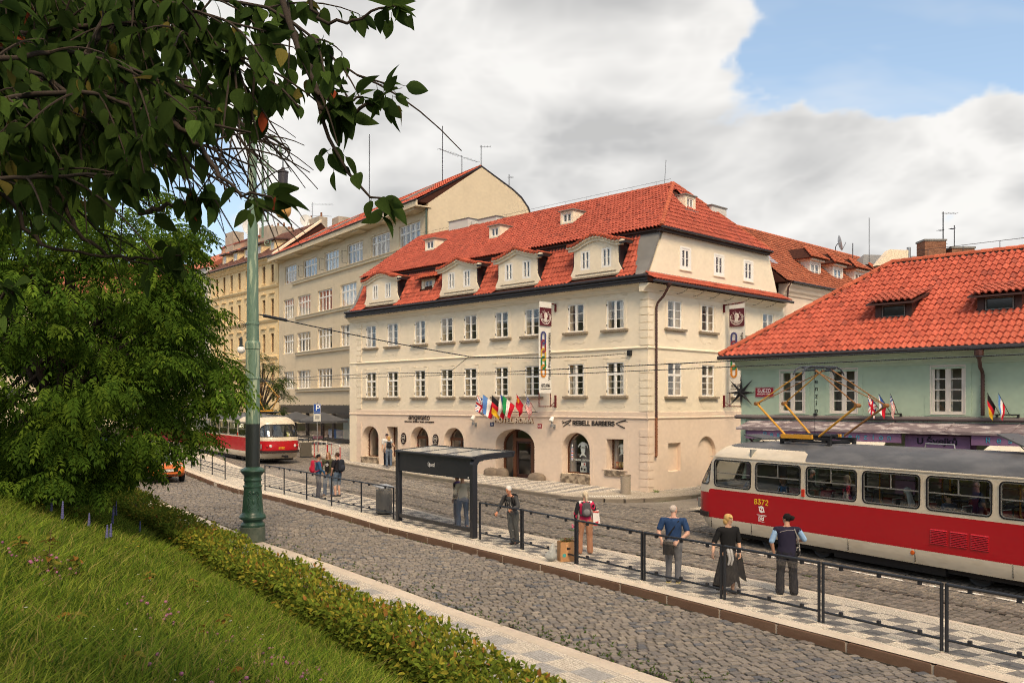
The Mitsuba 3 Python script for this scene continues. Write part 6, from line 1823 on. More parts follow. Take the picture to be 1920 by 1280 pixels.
# the near side must be the -y side of the car
make_tram(TM1,'red and cream tram with raised yellow pantograph close by at the right','8372','','red and cream trams')
td2 = unit([-.60,.80,0])
f2 = np.array([-14.15,55.15,0])
z2 = float(zg(f2[0],f2[1]))
tm2 = tram_matrix(f2[:2],td2[:2],z2)
tm2[2,0] = .011
make_tram(tm2,'red and cream tram showing its front with route 22 behind the lamp post','8373','22','red and cream trams')
td3 = unit([-.66,.75,0])
f3 = f2 + td2 * 14.7 + np.array([-.1,0,0])
tm3 = tram_matrix(f3[:2],td3[:2],z2 + .16)
make_tram(tm3,'red and cream trailing tram car half hidden behind the tree at the left','8374','','red and cream trams')

# ---------------------------------------------------------------- the orange car
CAR = thing('car','orange small hatchback with white striped bonnet parked facing down the lane','car')
cd = unit([.553,-.833,0])                      # heading
cc = np.array([-16.95,43.6]) - cd[:2] * 1.25
CM = axes([*cc,float(zg(*cc)) + .01],cd,np.cross([0,0,1],cd),[0,0,1])
mat('car_orange',(.52,.115,.012),.22,.5,clearcoat=1.,clearcoat_gloss=.95)

def car_body():
 """loft over cross-sections along x (nose at +1.95)"""
 #  x, half width, bottom, belt height, roof height, roof half width
 S = [(-1.88,.62,.42,.80,.84,.45),(-1.80,.78,.32,.95,1.02,.58),(-1.62,.84,.27,1.0,1.25,.60),(-1.3,.86,.25,.98,1.37,.60),(-.7,.865,.25,.96,1.41,.62),(-.1,.865,.25,.95,1.41,.62),(.35,.865,.25,.95,1.36,.60),(.75,.865,.25,.95,1.14,.62),(1.0,.86,.25,.93,.97,.66),(1.3,.85,.26,.88,.93,.66),(1.6,.82,.28,.82,.88,.62),(1.80,.74,.32,.72,.78,.52),(1.92,.60,.40,.58,.62,.40)]
 R = []
 for x,w,zb,zbelt,zr,rw in S:
  y = [0,w * .8,w * .97,w,w * .985,w * .95,rw + (w * .95 - rw) * .35,rw,rw * .6,0]
  z = [zb,zb,zb + .08,(zb + zbelt) * .5,zbelt - .1,zbelt,zbelt + (zr - zbelt) * .62,zr - .04,zr,zr + .01]
  ring_ = [(x,a,b) for a,b in zip(y,z)] + [(x,-a,b) for a,b in zip(y[-2:0:-1],z[-2:0:-1])]
  R.append(ring_)
 m = len(R[0])
 v = np.array(R).reshape(-1,3)
 f = []
 for i in range(len(S) - 1):
  for k in range(m):
   a,b = i * m + k,i * m + (k + 1) % m
   f += [[a,b,b + m],[a,b + m,a + m]]
 e = (len(S) - 1) * m
 f += [[0,k + 1,k] for k in range(1,m - 1)] + [[e,e + k,e + k + 1] for k in range(1,m - 1)]
 t = TM(v,f)
 if t.volume < 0:
  t.faces = t.faces[:,::-1]
 return t

cb = tom(car_body())
for x in (-1.25,1.25):
 cb = cb - m3.Manifold.cylinder(2.4,.35,.35,28,True).rotate([90,0,0]).translate([x,0,.30])
cb = cb - m3.Manifold.cube([.3,.9,.17],True).translate([1.90,0,.60]) - m3.Manifold.cube([.2,1.1,.06],True).translate([1.92,0,.40])
green = tom(slab(Polygon([(-1.68,.99),(.92,.99),(.62,1.22),(.32,1.31),(-1.3,1.31),(-1.60,1.2)]),-2,2))
topc = cb ^ tom(box(-2,1.05,-2,2,.985,1.315))
glasshouse = cb ^ tom(slab(Polygon([(-1.70,.985),(1.0,.985),(.66,1.25),(.34,1.325),(-1.3,1.325),(-1.64,1.22)]),-2,2))
roofc = cb ^ tom(box(-2,1.2,-2,2,1.325,1.6))
low = cb - tom(box(-2,1.02,-2,2,.985,1.6))
part(CAR,'body',xf(sm(fromm(low),35),CM),'car_orange',smooth=True)
part(CAR,'window_band',xf(sm(fromm(glasshouse),35),CM),mat('car_glass',(.012,.014,.016),.06,.7),smooth=True)
part(CAR,'roof',xf(sm(fromm(roofc),35),CM),mat('car_roof_white',(.60,.58,.55),.25,.5),smooth=True)
for x in (-1.25,1.25):
 for y in (-.80,.80):
  wh = part(CAR,'wheel',xf(xf(lathe([(.19,.08),(.23,.10),(.29,.09),(.31,.05),(.31,-.07),(.28,-.1),(.0,-.1)],24),axes([x,y * .94,.31],[1,0,0],[0,0,1],[0,np.sign(y),0])),CM),mat('tyre',(.014,.014,.014),.85,.2),smooth=35)
  sp = [lathe([(.175,.06),(.20,.085),(.205,.04)],20),lathe([(0,.075),(.04,.07),(.05,.03)],10)] + [xf(box(-.018,.018,.03,.19,.04,.07),rotz(a)) for a in np.arange(5) * 2 * np.pi / 5]
  part(wh,'rim',xf(xf(cat(sp),axes([x,y * .94,.31],[1,0,0],[0,0,1],[0,np.sign(y),0])),CM),STEEL)
for y in (-.60,.60):
 hl = part(CAR,'headlight',xf(xf(lathe([(0,.05),(.09,.035),(.115,0),(.125,-.06)],20),axes([1.70,y,.755],[0,1,0],unit([-.45,0,.9]),unit([.9,0,.45]))),CM),'lamp_lens',smooth=True)
 part(hl,'bezel',xf(xf(lathe([(.115,.0),(.125,.02),(.14,.0),(.14,-.06)],20),axes([1.70,y,.755],[0,1,0],unit([-.45,0,.9]),unit([.9,0,.45]))),CM),STEEL)
 part(hl,'reflector',xf(xf(lathe([(0,.055),(.045,.05),(.05,.04)],12),axes([1.70,y,.755],[0,1,0],unit([-.45,0,.9]),unit([.9,0,.45]))),CM),DSTEEL)
 part(CAR,'fog_lamp',xf(xf(lathe([(0,.04),(.05,.03),(.06,0)],12),axes([1.80,y * .98,.43],[0,1,0],[0,0,1],[1,0,0])),CM),'lamp_lens')
 part(CAR,'mirror',xf(xf(trimesh.creation.icosphere(2,1.0),axes([.55,np.sign(y) * .98,1.0],[.07,0,0],[0,.11,0],[0,0,.075])),CM),'car_roof_white',smooth=True)
 st = TM([[1.0,y * .42 - .09,.985],[1.0,y * .42 + .09,.985],[1.6,y * .42 + .09,.905],[1.6,y * .42 - .09,.905]],[[0,1,2],[0,2,3]])
 part(CAR,'bonnet_stripe',xf(hexa([[a,b,c - .06] for a,b,c in st.vertices],[[a,b,c + .006] for a,b,c in st.vertices]),CM),'car_roof_white')
part(CAR,'grille',xf(cat(box(1.74,1.80,-.45,.45,.52,.68),*[box(1.80,1.83,-.42,.42,.54 + k * .035,.552 + k * .035) for k in range(4)]),CM),BLACK)
part(CAR,'lower_grille',xf(box(1.80,1.86,-.55,.55,.37,.43),CM),BLACK)
part(CAR,'bumper_bar',xf(box(1.84,1.90,-.55,.55,.455,.50),CM),'car_orange')
cpart(CAR,'number_plate',xf(box(1.90,1.93,-.26,.26,.55,.66),CM),(.62,.61,.56))
cpart(CAR,'plate_lettering',xf(xf(text('1AP 7408',.07,.003,True),axes([1.932,.19,.57],[0,-1,0],[0,0,1],[1,0,0]) @ np.diag([-1.,1,1,1]) if False else axes([1.932,-.19,.57],[0,1,0],[0,0,1],[1,0,0])),CM),(.05,.05,.06))
for y in (-.868,.868):
 part(CAR,'sill_trim',xf(box(-.9,.9,*sorted((y * .985,y * 1.005)),.22,.32),CM),BLACK)
 part(CAR,'door_line',xf(cat(box(-.35,-.335,*sorted((y * .99,y * 1.003)),.36,.95),box(.78,.795,*sorted((y * .99,y * 1.003)),.4,.93)),CM),BLACK)
# more cars of which only glints show through the leaves far up the lane
for i,(u,v,col,lab) in enumerate(((56.5,9.6,(.42,.43,.45),'silver parked car behind the orange one, seen through the leaves'),(62.0,9.8,(.04,.07,.14),'dark blue parked car far up the lane behind the tree'),(67.5,10.2,(.5,.5,.48),'white parked car farthest up the lane behind the tree'))):
 c = thing('parked_car',lab,'car','cars parked up the lane')
 p = UV(u,v)
 M = axes([*p,float(zg(*p)) + .01],cd,np.cross([0,0,1],cd),[0,0,1])
 cpart(c,'body',xf(sm(fromm(low),35),M),col,smooth=True)
 part(c,'window_band',xf(sm(fromm(glasshouse),35),M),'car_glass',smooth=True)
 cpart(c,'roof',xf(sm(fromm(roofc),35),M),col,smooth=True)
 for x in (-1.25,1.25):
  for y in (-.80,.80):
   part(c,'wheel',xf(xf(lathe([(0,.08),(.23,.10),(.29,.09),(.31,.05),(.31,-.07),(.0,-.1)],16),axes([x,y * .94,.31],[1,0,0],[0,0,1],[0,np.sign(y),0])),M),'tyre')

# ---------------------------------------------------------------- lettering and small things on the hotel
def wallsign(name,label,cat_='sign'):
 return thing(name,label,cat_)

s = wallsign('shop_lettering','dark lettering of the ice cream shop above the two left arches')
ftext(HF,'angelato',.27,17.40,3.26,.012,-1,s,'word',(.035,.02,.015),width=1.95,depth=.04)
ftext(HF,'more than ice cream',.095,17.78,3.09,.012,-1,s,'word',(.035,.02,.015),bold=True,width=2.72,depth=.03)
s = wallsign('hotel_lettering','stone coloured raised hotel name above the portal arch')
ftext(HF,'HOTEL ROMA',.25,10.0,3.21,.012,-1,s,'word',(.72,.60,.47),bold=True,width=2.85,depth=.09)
ftext(HF,'HOTEL ROMA',.25,9.985,3.185,.010,-1,s,'backing',(.26,.16,.10),bold=True,width=2.86,depth=.06)  # brown copy set lower behind the letters, painted in as their shadow
s = wallsign('barber_lettering','black barber shop lettering between crossed razors')
ftext(HF,'REBELL BARBERS',.215,4.50,3.15,.012,-1,s,'word',(.02,.015,.013),bold=True,width=2.60,depth=.035)
for q in (tube([(5.18,.03,3.22),(4.62,.03,3.40)],.018,5),tube([(5.12,.03,3.06),(4.60,.03,3.36)],.022,5),tube([(5.2,.03,3.34),(4.66,.03,3.14)],.015,5)):
 cpart(s,'razor',HF(q),(.03,.02,.018))
for q in (tube([(1.82,.03,3.28),(1.50,.03,3.37),(1.25,.03,3.42)],[.015,.03,.03],6),tube([(1.82,.03,3.26),(1.52,.03,3.14),(1.30,.03,3.06)],[.015,.03,.03],6),tube([(1.4,.03,3.38),(1.12,.03,3.36)],.008,5)):
 cpart(s,'razor',HF(q),(.03,.02,.018))
for (x,z,col,tx,lab) in ((10.24,3.09,(.02,.03,.10),'24','dark blue house number plate left of the portal'),(6.72,3.06,(.33,.02,.035),'458','red house number plate right of the portal')):
 s = wallsign('number_plate',lab,'house number')
 cpart(s,'plate',HF(box(x - .14,x + .14,.012,.03,z - .11,z + .11)),col)
 ftext(HF,tx,.10,x + .08 if len(tx) == 2 else x + .11,z - .045,.03,-1,s,'digits',(.7,.68,.65),bold=True,width=.15 if len(tx) == 2 else .21,depth=.004)
for x in (17.89,14.92):
 s = wallsign('oval_sign',f'black oval ice cream shop sign {"left" if x > 16 else "right"} of the middle arch')
 o = affinity.scale(Point(0,0).buffer(1,quad_segs=8),.25,.34)
 m = slab(o,.012,.05); m.vertices += [x,0,2.12]
 cpart(s,'board',HF(m),(.022,.012,.010))
 rg = affinity.scale(Point(0,0).buffer(1),.17,.17)
 m = cat(slab(rg.difference(rg.buffer(-.02)),.05,.054),slab(sbox(-.12,-.045,.12,-.015),.05,.054),slab(sbox(-.12,.02,.12,.045),.05,.054)); m.vertices += [x,0,2.18]
 cpart(s,'emblem',HF(m),(.62,.58,.5))
 ftext(HF,'gelato',.06,x + .12,1.90,.05,-1,s,'word',(.62,.58,.5),width=.24,depth=.004)
for x in (11.49,5.69):
 s = thing('wall_lamp',f'white swivel spotlight on the wall {"left" if x > 8 else "right"} of the hotel name','lamp','spotlights beside the hotel name')
 part(s,'bracket',HF(cat(tube([(x,.01,3.05),(x,.22,3.12),(x,.26,3.3)],.03,6),box(x - .06,x + .06,.012,.06,2.95,3.15))),GREYP)
 part(s,'housing',HF(xf(lathe([(0,.2),(.09,.18),(.12,0),(.10,-.06),(0,-.06)],14),axes([x,.28,3.36],[1,0,0],unit([0,.8,.6]),unit([0,-.6,.8])))),WHITEW,smooth=35)
 part(s,'housing',HF(xf(lathe([(0,.16),(.07,.15),(.09,0),(0,-.02)],12),axes([x,.20,3.05],[1,0,0],unit([0,.9,-.3]),unit([0,.3,.9])))),GREYP,smooth=35)
# stickers and goods in the barber's windows
s = wallsign('window_print','white skull print with lettering on the arched barber window')
YB = -.37

def skull(x,z,k,parent):
 hd = affinity.scale(Point(0,.10).buffer(1),.16,.20).difference(unary_union([affinity.scale(Point(-.07,.10).buffer(1),.045,.04),affinity.scale(Point(.07,.10).buffer(1),.045,.04)]))
 hat = sbox(-.24,.22,.24,.26).union(affinity.scale(Point(0,.28).buffer(1),.15,.11))
 beard = Polygon([(-.15,.02),(.15,.02),(.09,-.22),(0,-.34),(-.09,-.22)]).difference(affinity.scale(Point(0,-.03).buffer(1),.05,.02))
 bl = unary_union([LineString([(-.2,-.36),(.12,-.06)]).buffer(.035),LineString([(.2,-.36),(-.12,-.06)]).buffer(.035)])
 ringp = Point(0,.05).buffer(.36).difference(Point(0,.05).buffer(.29)).intersection(sbox(-1,.1,1,1))
 ringp = ringp.difference(unary_union([sbox(-.36 + j * .08,0,-.345 + j * .08,1) for j in range(10)]))
 m = slab(affinity.scale(unary_union([hd,hat.difference(sbox(-.3,.20,.3,.22)),beard,bl,ringp]),k,k,origin=(0,0)),YB,YB + .004)
 m.vertices += [x,0,z]
 cpart(parent,'skull',HF(m),(.62,.66,.60))

skull(4.18,1.95,.92,s)
ftext(HF,'VCHOD / ENTRANCE',.085,4.72,1.40,YB,-1,s,'lettering',(.62,.66,.60),bold=True,width=1.12,depth=.004)
for (x0,x1,z0,z1,c) in ((4.0,4.3,1.16,1.33,(.5,.52,.48)),(3.95,4.37,.86,1.14,(.36,.38,.35)),(4.02,4.14,.92,1.05,(.03,.03,.03)),(4.2,4.32,.95,1.08,(.03,.03,.03)),(4.04,4.12,1.2,1.3,(.35,.05,.05))):
 cpart(s,'notice',HF(box(x0,x1,YB,YB + .005 + .004 * (c[0] < .2 or c[1] < .1),z0,z1)),c)
s = wallsign('window_print','white skull print on the small barber window')
skull(1.78,2.02,.68,s)
bp_ = thing('barber_pole','red white and blue barber pole in the arched window','barber pole')
for k in range(14):
 z = 1.42 + k * .045
 m = HF(xf(lathe([(.055,0),(.055,.045)],12),axes([4.82,-.30,z],[1,0,0],[0,1,0])))
 cpart(bp_,'stripe',m,((.62,.6,.58),(.08,.14,.42),(.62,.6,.58),(.42,.03,.04))[k // 1 % 4])
part(bp_,'cap',HF(xf(lathe([(.07,0),(.07,.06),(.05,.10),(.03,.16),(0,.18)],12),axes([4.82,-.30,2.05],[1,0,0],[0,1,0]))),STEEL)
part(bp_,'cap',HF(xf(lathe([(0,-.1),(.05,-.08),(.07,0),(.07,.02),(0,.02)],12),axes([4.82,-.30,1.40],[1,0,0],[0,1,0]))),STEEL)
for (x0,c) in ((2.25,(.42,.10,.05)),(2.08,(.33,.20,.05)),(1.90,(.42,.28,.06)),(1.72,(.05,.05,.05)),(1.56,(.45,.30,.05))):
 t = thing('boxed_good',f'{ORD[int((2.3 - x0) / .16)]} small packet from the left in the small barber window','packet','packets in the small barber window')
 cpart(t,'carton',HF(box(x0 - .13,x0,-.62,-.5,1.2,1.45)),c)
 cpart(t,'label_panel',HF(box(x0 - .11,x0 - .02,-.5,-.496,1.25,1.38)),(.5,.42,.2))
tc = thing('red_goods','red cloth and baskets behind the far left arched window','goods')
cpart(tc,'cloth',HF(hexa([(20.5,-.8,.95),(21.2,-.8,.95),(21.2,-.55,.95),(20.5,-.55,.95)],[(20.6,-.75,1.3),(21.1,-.75,1.3),(21.1,-.6,1.3),(20.6,-.6,1.3)])),(.50,.06,.035),FAB)
cpart(tc,'basket',HF(xf(lathe([(0,0),(.16,0),(.2,.3),(0,.3)],12),axes([20.8,-.7,1.3],[1,0,0],[0,1,0]))),(.14,.06,.03))

# ---------------------------------------------------------------- banners
def banner(name,label,B,wall_face,wx,sgn):
 """B: face with x along the cloth from its left edge as seen, y towards the viewer"""
 t = thing(name,label,'banner','hotel banners on wall brackets')
 W,Z0,Z1 = .86,4.70,9.15
 n = 12
 zz = np.linspace(Z0,Z1,n)
 xx = np.linspace(0,W,5)
 X,Z = np.meshgrid(xx,zz)
 Y = .025 * np.sin(Z * 1.5) + .012 * np.sin(X * 5 + Z)
 v = np.stack([X,Y,Z],-1).reshape(-1,3)
 f = []
 for i in range(n - 1):
  for k in range(4):
   a = i * 5 + k
   f += [[a,a + 1,a + 6],[a,a + 6,a + 5]]
 part(t,'cloth',B(TM(v,f)),mat('banner_cloth',(.66,.65,.62),.85,.15) if 'banner_cloth' not in scene else 'banner_cloth',smooth=True)
 y0 = .045

 def put(poly,c,y=y0,name='print'):
  m = slab(poly,y,y + .004)
  return cpart(t,name,B(m),c)
 put(sbox(.015,7.98,W - .015,8.86),(.085,.012,.022))
 c0 = (W / 2,8.42)
 put(Point(*c0).buffer(.37).difference(Point(*c0).buffer(.335)).intersection(sbox(0,7.9,W,8.55)),(.62,.58,.55),y0 + .005,'emblem')
 hd = unary_union([affinity.scale(Point(c0[0],c0[1] + .06).buffer(1),.13,.16),Polygon([(c0[0] - .08,c0[1] - .03),(c0[0] + .06,c0[1] - .03),(c0[0] + .12,c0[1] - .22),(c0[0] - .14,c0[1] - .2)]),Polygon([(c0[0] + .1,c0[1] + .08),(c0[0] + .17,c0[1] + .0),(c0[0] + .1,c0[1] - .02)])])
 hd = hd.difference(unary_union([LineString([(c0[0] - .1,c0[1] + .1 - .04 * j),(c0[0] - .01,c0[1] + .14 - .05 * j)]).buffer(.008) for j in range(4)]))
 put(hd,(.62,.58,.55),y0 + .005,'emblem')
 for word,r,a0,da,flip in (('HOTEL ROMA',.285,205,-25.5,1),('PRAGUE',.25,222,19.5,-1)):
  for i,ch in enumerate(word):
   if ch == ' ':
    continue
   a = math.radians(a0 + da * i)
   m = text(ch,.085,.004,True)
   m.vertices -= [m.bounds.mean(0)[0],m.bounds.mean(0)[1],0]
   th = a - math.pi / 2 if flip > 0 else a + math.pi / 2
   cs,sn_ = math.cos(th),math.sin(th)
   v = m.vertices.copy()
   p = np.stack([c0[0] + r * math.cos(a) + v[:,0] * cs - v[:,1] * sn_,y0 + .005 + v[:,2],c0[1] + r * math.sin(a) + v[:,0] * sn_ + v[:,1] * cs],-1)
   cpart(t,'letter',B(TM(p,m.faces)),(.62,.58,.55))
 cols = [(.045,.05,.16),(.20,.025,.05),(.50,.30,.04),(.02,.17,.05),(.52,.20,.03)]
 cx = .27
 for i,c in enumerate(cols):
  zt = 7.62 - i * .40
  wide = .145
  lk = LineString([(cx,zt - .10),(cx,zt - .38)]).buffer(wide + .04,quad_segs=8).difference(LineString([(cx,zt - .10),(cx,zt - .38)]).buffer(wide - .055,quad_segs=8))
  # each link passes over the one above on its left and under it on its right
  a = lk.difference(sbox(cx,zt - .28,cx + 1,zt + .3)) if i else lk
  b = lk.intersection(sbox(cx,zt - .28,cx + 1,zt + .3)) if i else None
  put(a,c,y0 + .006 + .0012 * i,'chain_link')
  if b is not None:
   put(b,c,y0 + .0015,'chain_link')
 m = text('Your Prague Hotels',.16,.004,True)
 v = m.vertices.copy()
 L = 2.36
 v[:,0] *= L / v[:,0].max()
 cpart(t,'lettering',B(TM(np.stack([.78 - v[:,1] * 1.0,y0 + v[:,2],5.30 + v[:,0]],-1),m.faces)),(.025,.022,.022))
 m = text('HOTEL ROMA',.15,.004,True)
 v = m.vertices.copy(); v[:,0] *= .62 / v[:,0].max()
 cpart(t,'lettering',B(TM(np.stack([.12 + v[:,0],y0 + v[:,2],5.0 + v[:,1]],-1),m.faces)),(.025,.022,.022))
 put(sbox(.08,4.90,.78,4.925),(.05,.05,.05))
 return t

def brackets(t,F,x,y_in,y_out,side):
 red = (.10,.012,.014)
 for q in (box(x - .03,x + .03,.0,.10,8.72,9.12),tube([(x,.0,9.08),(x,y_out,9.14)],.03,6),box(x - .03,x + .03,0,.10,4.0,4.6),tube([(x,0,4.05),(x,y_out,4.05)],.028,6),tube([(x,y_out,4.05),(x,y_out,4.75)],.022,6),tube([(x,y_in,4.05),(x,y_in,4.72)],.022,6),tube([(x,.02,4.3),(x,y_in,4.08)],.018,5)):
  cpart(t,'bracket_bar',F(q),red)

B1 = Face(HF.p(5.6,1.25,0)[:2],HS.d,-HF.d)
b1 = banner('hotel_banner','white hotel banner with coloured chain links over the main front',B1,HF,5.6,1)
brackets(b1,HF,5.62,.40,1.22,1)
B2_ = Face(HS.p(6.2,.35,0)[:2],HS.n,-HS.d)
b2 = banner('hotel_banner','white hotel banner with chain links on the side street wall, partly hidden by the restaurant eave',B2_,HS,6.2,1)
labels[b2]['label'] = 'white chain link hotel banner half hidden behind the restaurant eave'
brackets(b2,HS,6.18,.38,1.18,1)

# ---------------------------------------------------------------- flags
def flag(label,base,tip,drop,fn,group,w=.95,sway=.10,seed=0,na=14,nb=14,lean=(0,0)):
 t = thing('flag',label,'flag',group)
 base,tip = np.asarray(base,float),np.asarray(tip,float)
 part(t,'pole',tube([base,tip],.012,5),BLACK if w < .6 else GREYP)
 d = unit(tip - base)
 L = np.linalg.norm(tip - base)
 out = np.array([*lean,0.])
 V,F,C,k = [],[],[],0
 r = np.random.default_rng(seed)
 ph = r.uniform(0,6)
 e = unit(np.cross(d,[0,0,1]))

 def P(a,b):
  # a along the pole from the tip, b away from it; the cloth hangs down and gathers
  p = tip - d * (a * L * .62)
  g = .55 + .45 * (1 - b)
  q = p + (np.array([0,0,-1.]) * drop * b) + out * (b * w * .55) + d * (a * b * L * .25)
  return q + e * (sway * math.sin(b * 7 + ph + a * 4) * b)
 for i in range(na):
  for j in range(nb):
   a0,a1,b0,b1 = i / na,(i + 1) / na,j / nb,(j + 1) / nb
   V += [P(a0,b0),P(a1,b0),P(a1,b1),P(a0,b1)]
   F += [[k,k + 1,k + 2],[k,k + 2,k + 3]]
   C += [fn((a0 + a1) / 2,(b0 + b1) / 2)] * 4
   k += 4
 part(t,'cloth',TM(V,F),FAB,color=np.array(C))
 return t

Wt,Rd,Bl,Bk,Gd,Gn = (.66,.64,.62),(.45,.015,.03),(.03,.08,.30),(.015,.013,.014),(.62,.36,.02),(.02,.22,.07)
LBl = (.09,.20,.46)
tri = lambda *c: (lambda a,b: c[min(int(a * len(c)),len(c) - 1)])
trib = lambda *c: (lambda a,b: c[min(int(b * len(c)),len(c) - 1)])

def czech(a,b):
 return Bl if b < .5 * (1 - abs(2 * a - 1)) + .02 else (Wt if a < .5 else Rd)

def union_jack(a,b):
 x,y = b * 2 - 1,a * 2 - 1
 if min(abs(x),abs(y)) < .13:
  return Rd
 if min(abs(x),abs(y)) < .25:
  return Wt
 if abs(abs(x) - abs(y)) < .14:
  return Rd
 if abs(abs(x) - abs(y)) < .34:
  return Wt
 return (.02,.04,.20)

def stars(a,b):
 if b < .42 and a < .54:
  return Wt if (int(a * 22) + int(b * 22)) % 3 == 0 else (.03,.06,.22)
 return Rd if int(a * 13) % 2 == 0 else Wt

def red_star(a,b):
 return Gd if (a - .3) ** 2 + (b - .25) ** 2 < .02 else Rd

grp = 'flags on the bar above the hotel portal'
HB = [(9.45,10.35,'union flag at the left end of the hotel flag row',union_jack,.9,1),(9.05,9.95,'blue white red striped flag, second in the hotel row',tri(LBl,Wt,Rd),1.15,2),(8.75,9.25,'black red gold flag in the hotel row',trib(Bk,Rd,Gd),1.1,3),
   (8.3,8.62,'flag with blue wedge in the hotel row',czech,1.15,4),(7.85,8.45,'green white red flag in the hotel row',tri(Gn,Wt,Rd),1.05,5),(7.45,7.45,'plain red flag in the hotel row',red_star,.95,6),(6.85,6.75,'stars and stripes flag at the right end of the hotel row',stars,1.1,7)]
fb = thing('flag_bar','thin bar above the hotel name holding the row of flags','flag holder')
part(fb,'bar',HF(tube([(9.6,.14,3.76),(6.8,.14,3.76)],.02,6)),BLACK)
for i,(x,xt,lab,fn,drop,sd) in enumerate(HB):
 flag(lab,HF.p(x,.14,3.76),HF.p(xt,.95,4.62 + .05 * (i % 2)),drop * .85,fn,grp,.9,.09,sd,lean=tuple((HF.n * .25 - HF.d * .25)[:2]) if i not in (0,3) else tuple((HF.n * .2 + HF.d * .25)[:2]))
grp = 'flags on the restaurant front'
for bi,(x0,x1,lab) in enumerate(((5.56,6.27,'left'),(9.19,9.91,'right'))):
 fb = thing('flag_bar',f'black flag holder on the {lab} part of the mint restaurant front','flag holder')
 part(fb,'bar',GF(box(x0,x1,.10,.15,3.82,3.86)),BLACK)
 for xx in (x0 + .05,x1 - .05):
  part(fb,'foot',GF(box(xx - .02,xx + .02,0,.12,3.76,3.84)),BLACK)
for (x,xt,lab,fn,sd) in ((5.62,5.25,'union flag hanging by the pantograph on the restaurant front',union_jack,11),(5.92,5.62,'white red blue flag, middle one of three on the restaurant front',czech,12),(6.15,6.02,'stars and stripes flag on the restaurant front',stars,13),(9.35,9.08,'black red gold flag on the restaurant front',trib(Bk,Rd,Gd),14),(9.62,9.40,'blue white red flag right of the restaurant downpipe',tri(LBl,Wt,Rd),15)):
 flag(lab,GF.p(x,.12,3.84),GF.p(xt,.45,4.52),.62,fn,grp,.5,.04,sd,12,12,lean=tuple((GF.n * .1 + GF.d * .12)[:2]))

# ---------------------------------------------------------------- street name plate and star on the restaurant
s = wallsign('street_name_plate','red enamel street name plate on the mint wall','street sign')
cpart(s,'frame',GF(box(.60,1.43,.0,.02,4.42,4.83)),(.30,.28,.24))
cpart(s,'plate',GF(box(.64,1.39,.02,.032,4.455,4.795)),(.26,.012,.03))
ftext(GF,'ÚJEZD',.125,.74,4.625,.032,1,s,'lettering',(.7,.68,.64),bold=True,width=.55,depth=.004)
ftext(GF,'MALÁ STRANA - PRAHA 1',.055,.72,4.53,.032,1,s,'lettering',(.7,.68,.64),bold=True,width=.59,depth=.004)
st = thing('star_ornament','black spiked star ornament on the corner of the mint house','ornament')
o = GF.p(.02,.06,4.62)
for k in range(8):
 a = k * np.pi / 4
 d = GF.d * math.cos(a) + np.array([0,0,1]) * math.sin(a)
 e = -GF.d * math.sin(a) + np.array([0,0,1]) * math.cos(a)
 L = .66 if k % 2 == 0 else .74
 b = [o + e * .075,o + GF.n * .11,o - e * .075,o - GF.n * .05]
 cpart(st,'spike',TM(b + [o + d * L],[[0,1,4],[1,2,4],[2,3,4],[3,0,4],[0,2,1],[0,3,2]]),(.022,.022,.026))

# ---------------------------------------------------------------- people
HUMS = {}

def bone(a,b,ra,rb,n=10):
 s = [m3.Manifold.sphere(r,n).translate([float(x) for x in p]) for p,r in ((a,ra),(b,rb))]
 return m3.Manifold.batch_hull(s)

def blob(c,r,n=16):
 return m3.Manifold.sphere(1.0,n).scale([float(x) for x in r]).translate([float(x) for x in c])

def join(ms,edge=.028,it=6,wr=0.0,seed=0):
 m = m3.Manifold.batch_boolean(ms,m3.OpType.Add).refine_to_length(edge)
 t = fromm(m)
 t.merge_vertices()
 trimesh.smoothing.filter_taubin(t,lamb=.5,nu=.52,iterations=it)
 if wr:
  n = t.vertex_normals
  t.vertices += n * (wr * 2 * (meshkit.fbm(t.vertices * [16,16,7] + seed,3,seed) - .5))[:,None]
 return t

def hand(w,d,pn,k=1.0,curl=.5,thumb=1):
 """palm and five fingers from the wrist w along d; pn: way the palm faces; thumb: which side it leaves"""
 d,pn = unit(d),unit(np.asarray(pn) - np.dot(pn,unit(d)) * unit(d))
 s = np.cross(d,pn) * thumb
 ms = [m3.Manifold.batch_hull([m3.Manifold.sphere(r * k,8).translate(list(map(float,p))) for p,r in ((w + d * .005,.022),(w + d * .075 * k + s * .030,.012),(w + d * .078 * k - s * .028,.012),(w + d * .05 * k,.016))])]
 for i,(o,l) in enumerate(((.030,.072),(.011,.080),(-.009,.074),(-.028,.058))):
  a = w + d * .078 * k + s * o * k
  b = a + (d * math.cos(curl * .6) + pn * math.sin(curl * .6)) * l * .5 * k
  c = b + (d * math.cos(curl * 1.7) + pn * math.sin(curl * 1.7)) * l * .5 * k
  ms += [bone(a,b,.0092 * k,.0086 * k,6),bone(b,c,.0086 * k,.0072 * k,6)]
 a = w + d * .025 * k + s * .024 * k
 b = a + (d * .7 + s * .7 + pn * .3) * .038 * k
 c = b + (d * .9 + s * .1 + pn * .35) * .032 * k
 ms += [bone(a,b,.0115 * k,.0105 * k,6),bone(b,c,.0105 * k,.0082 * k,6)]
 return ms

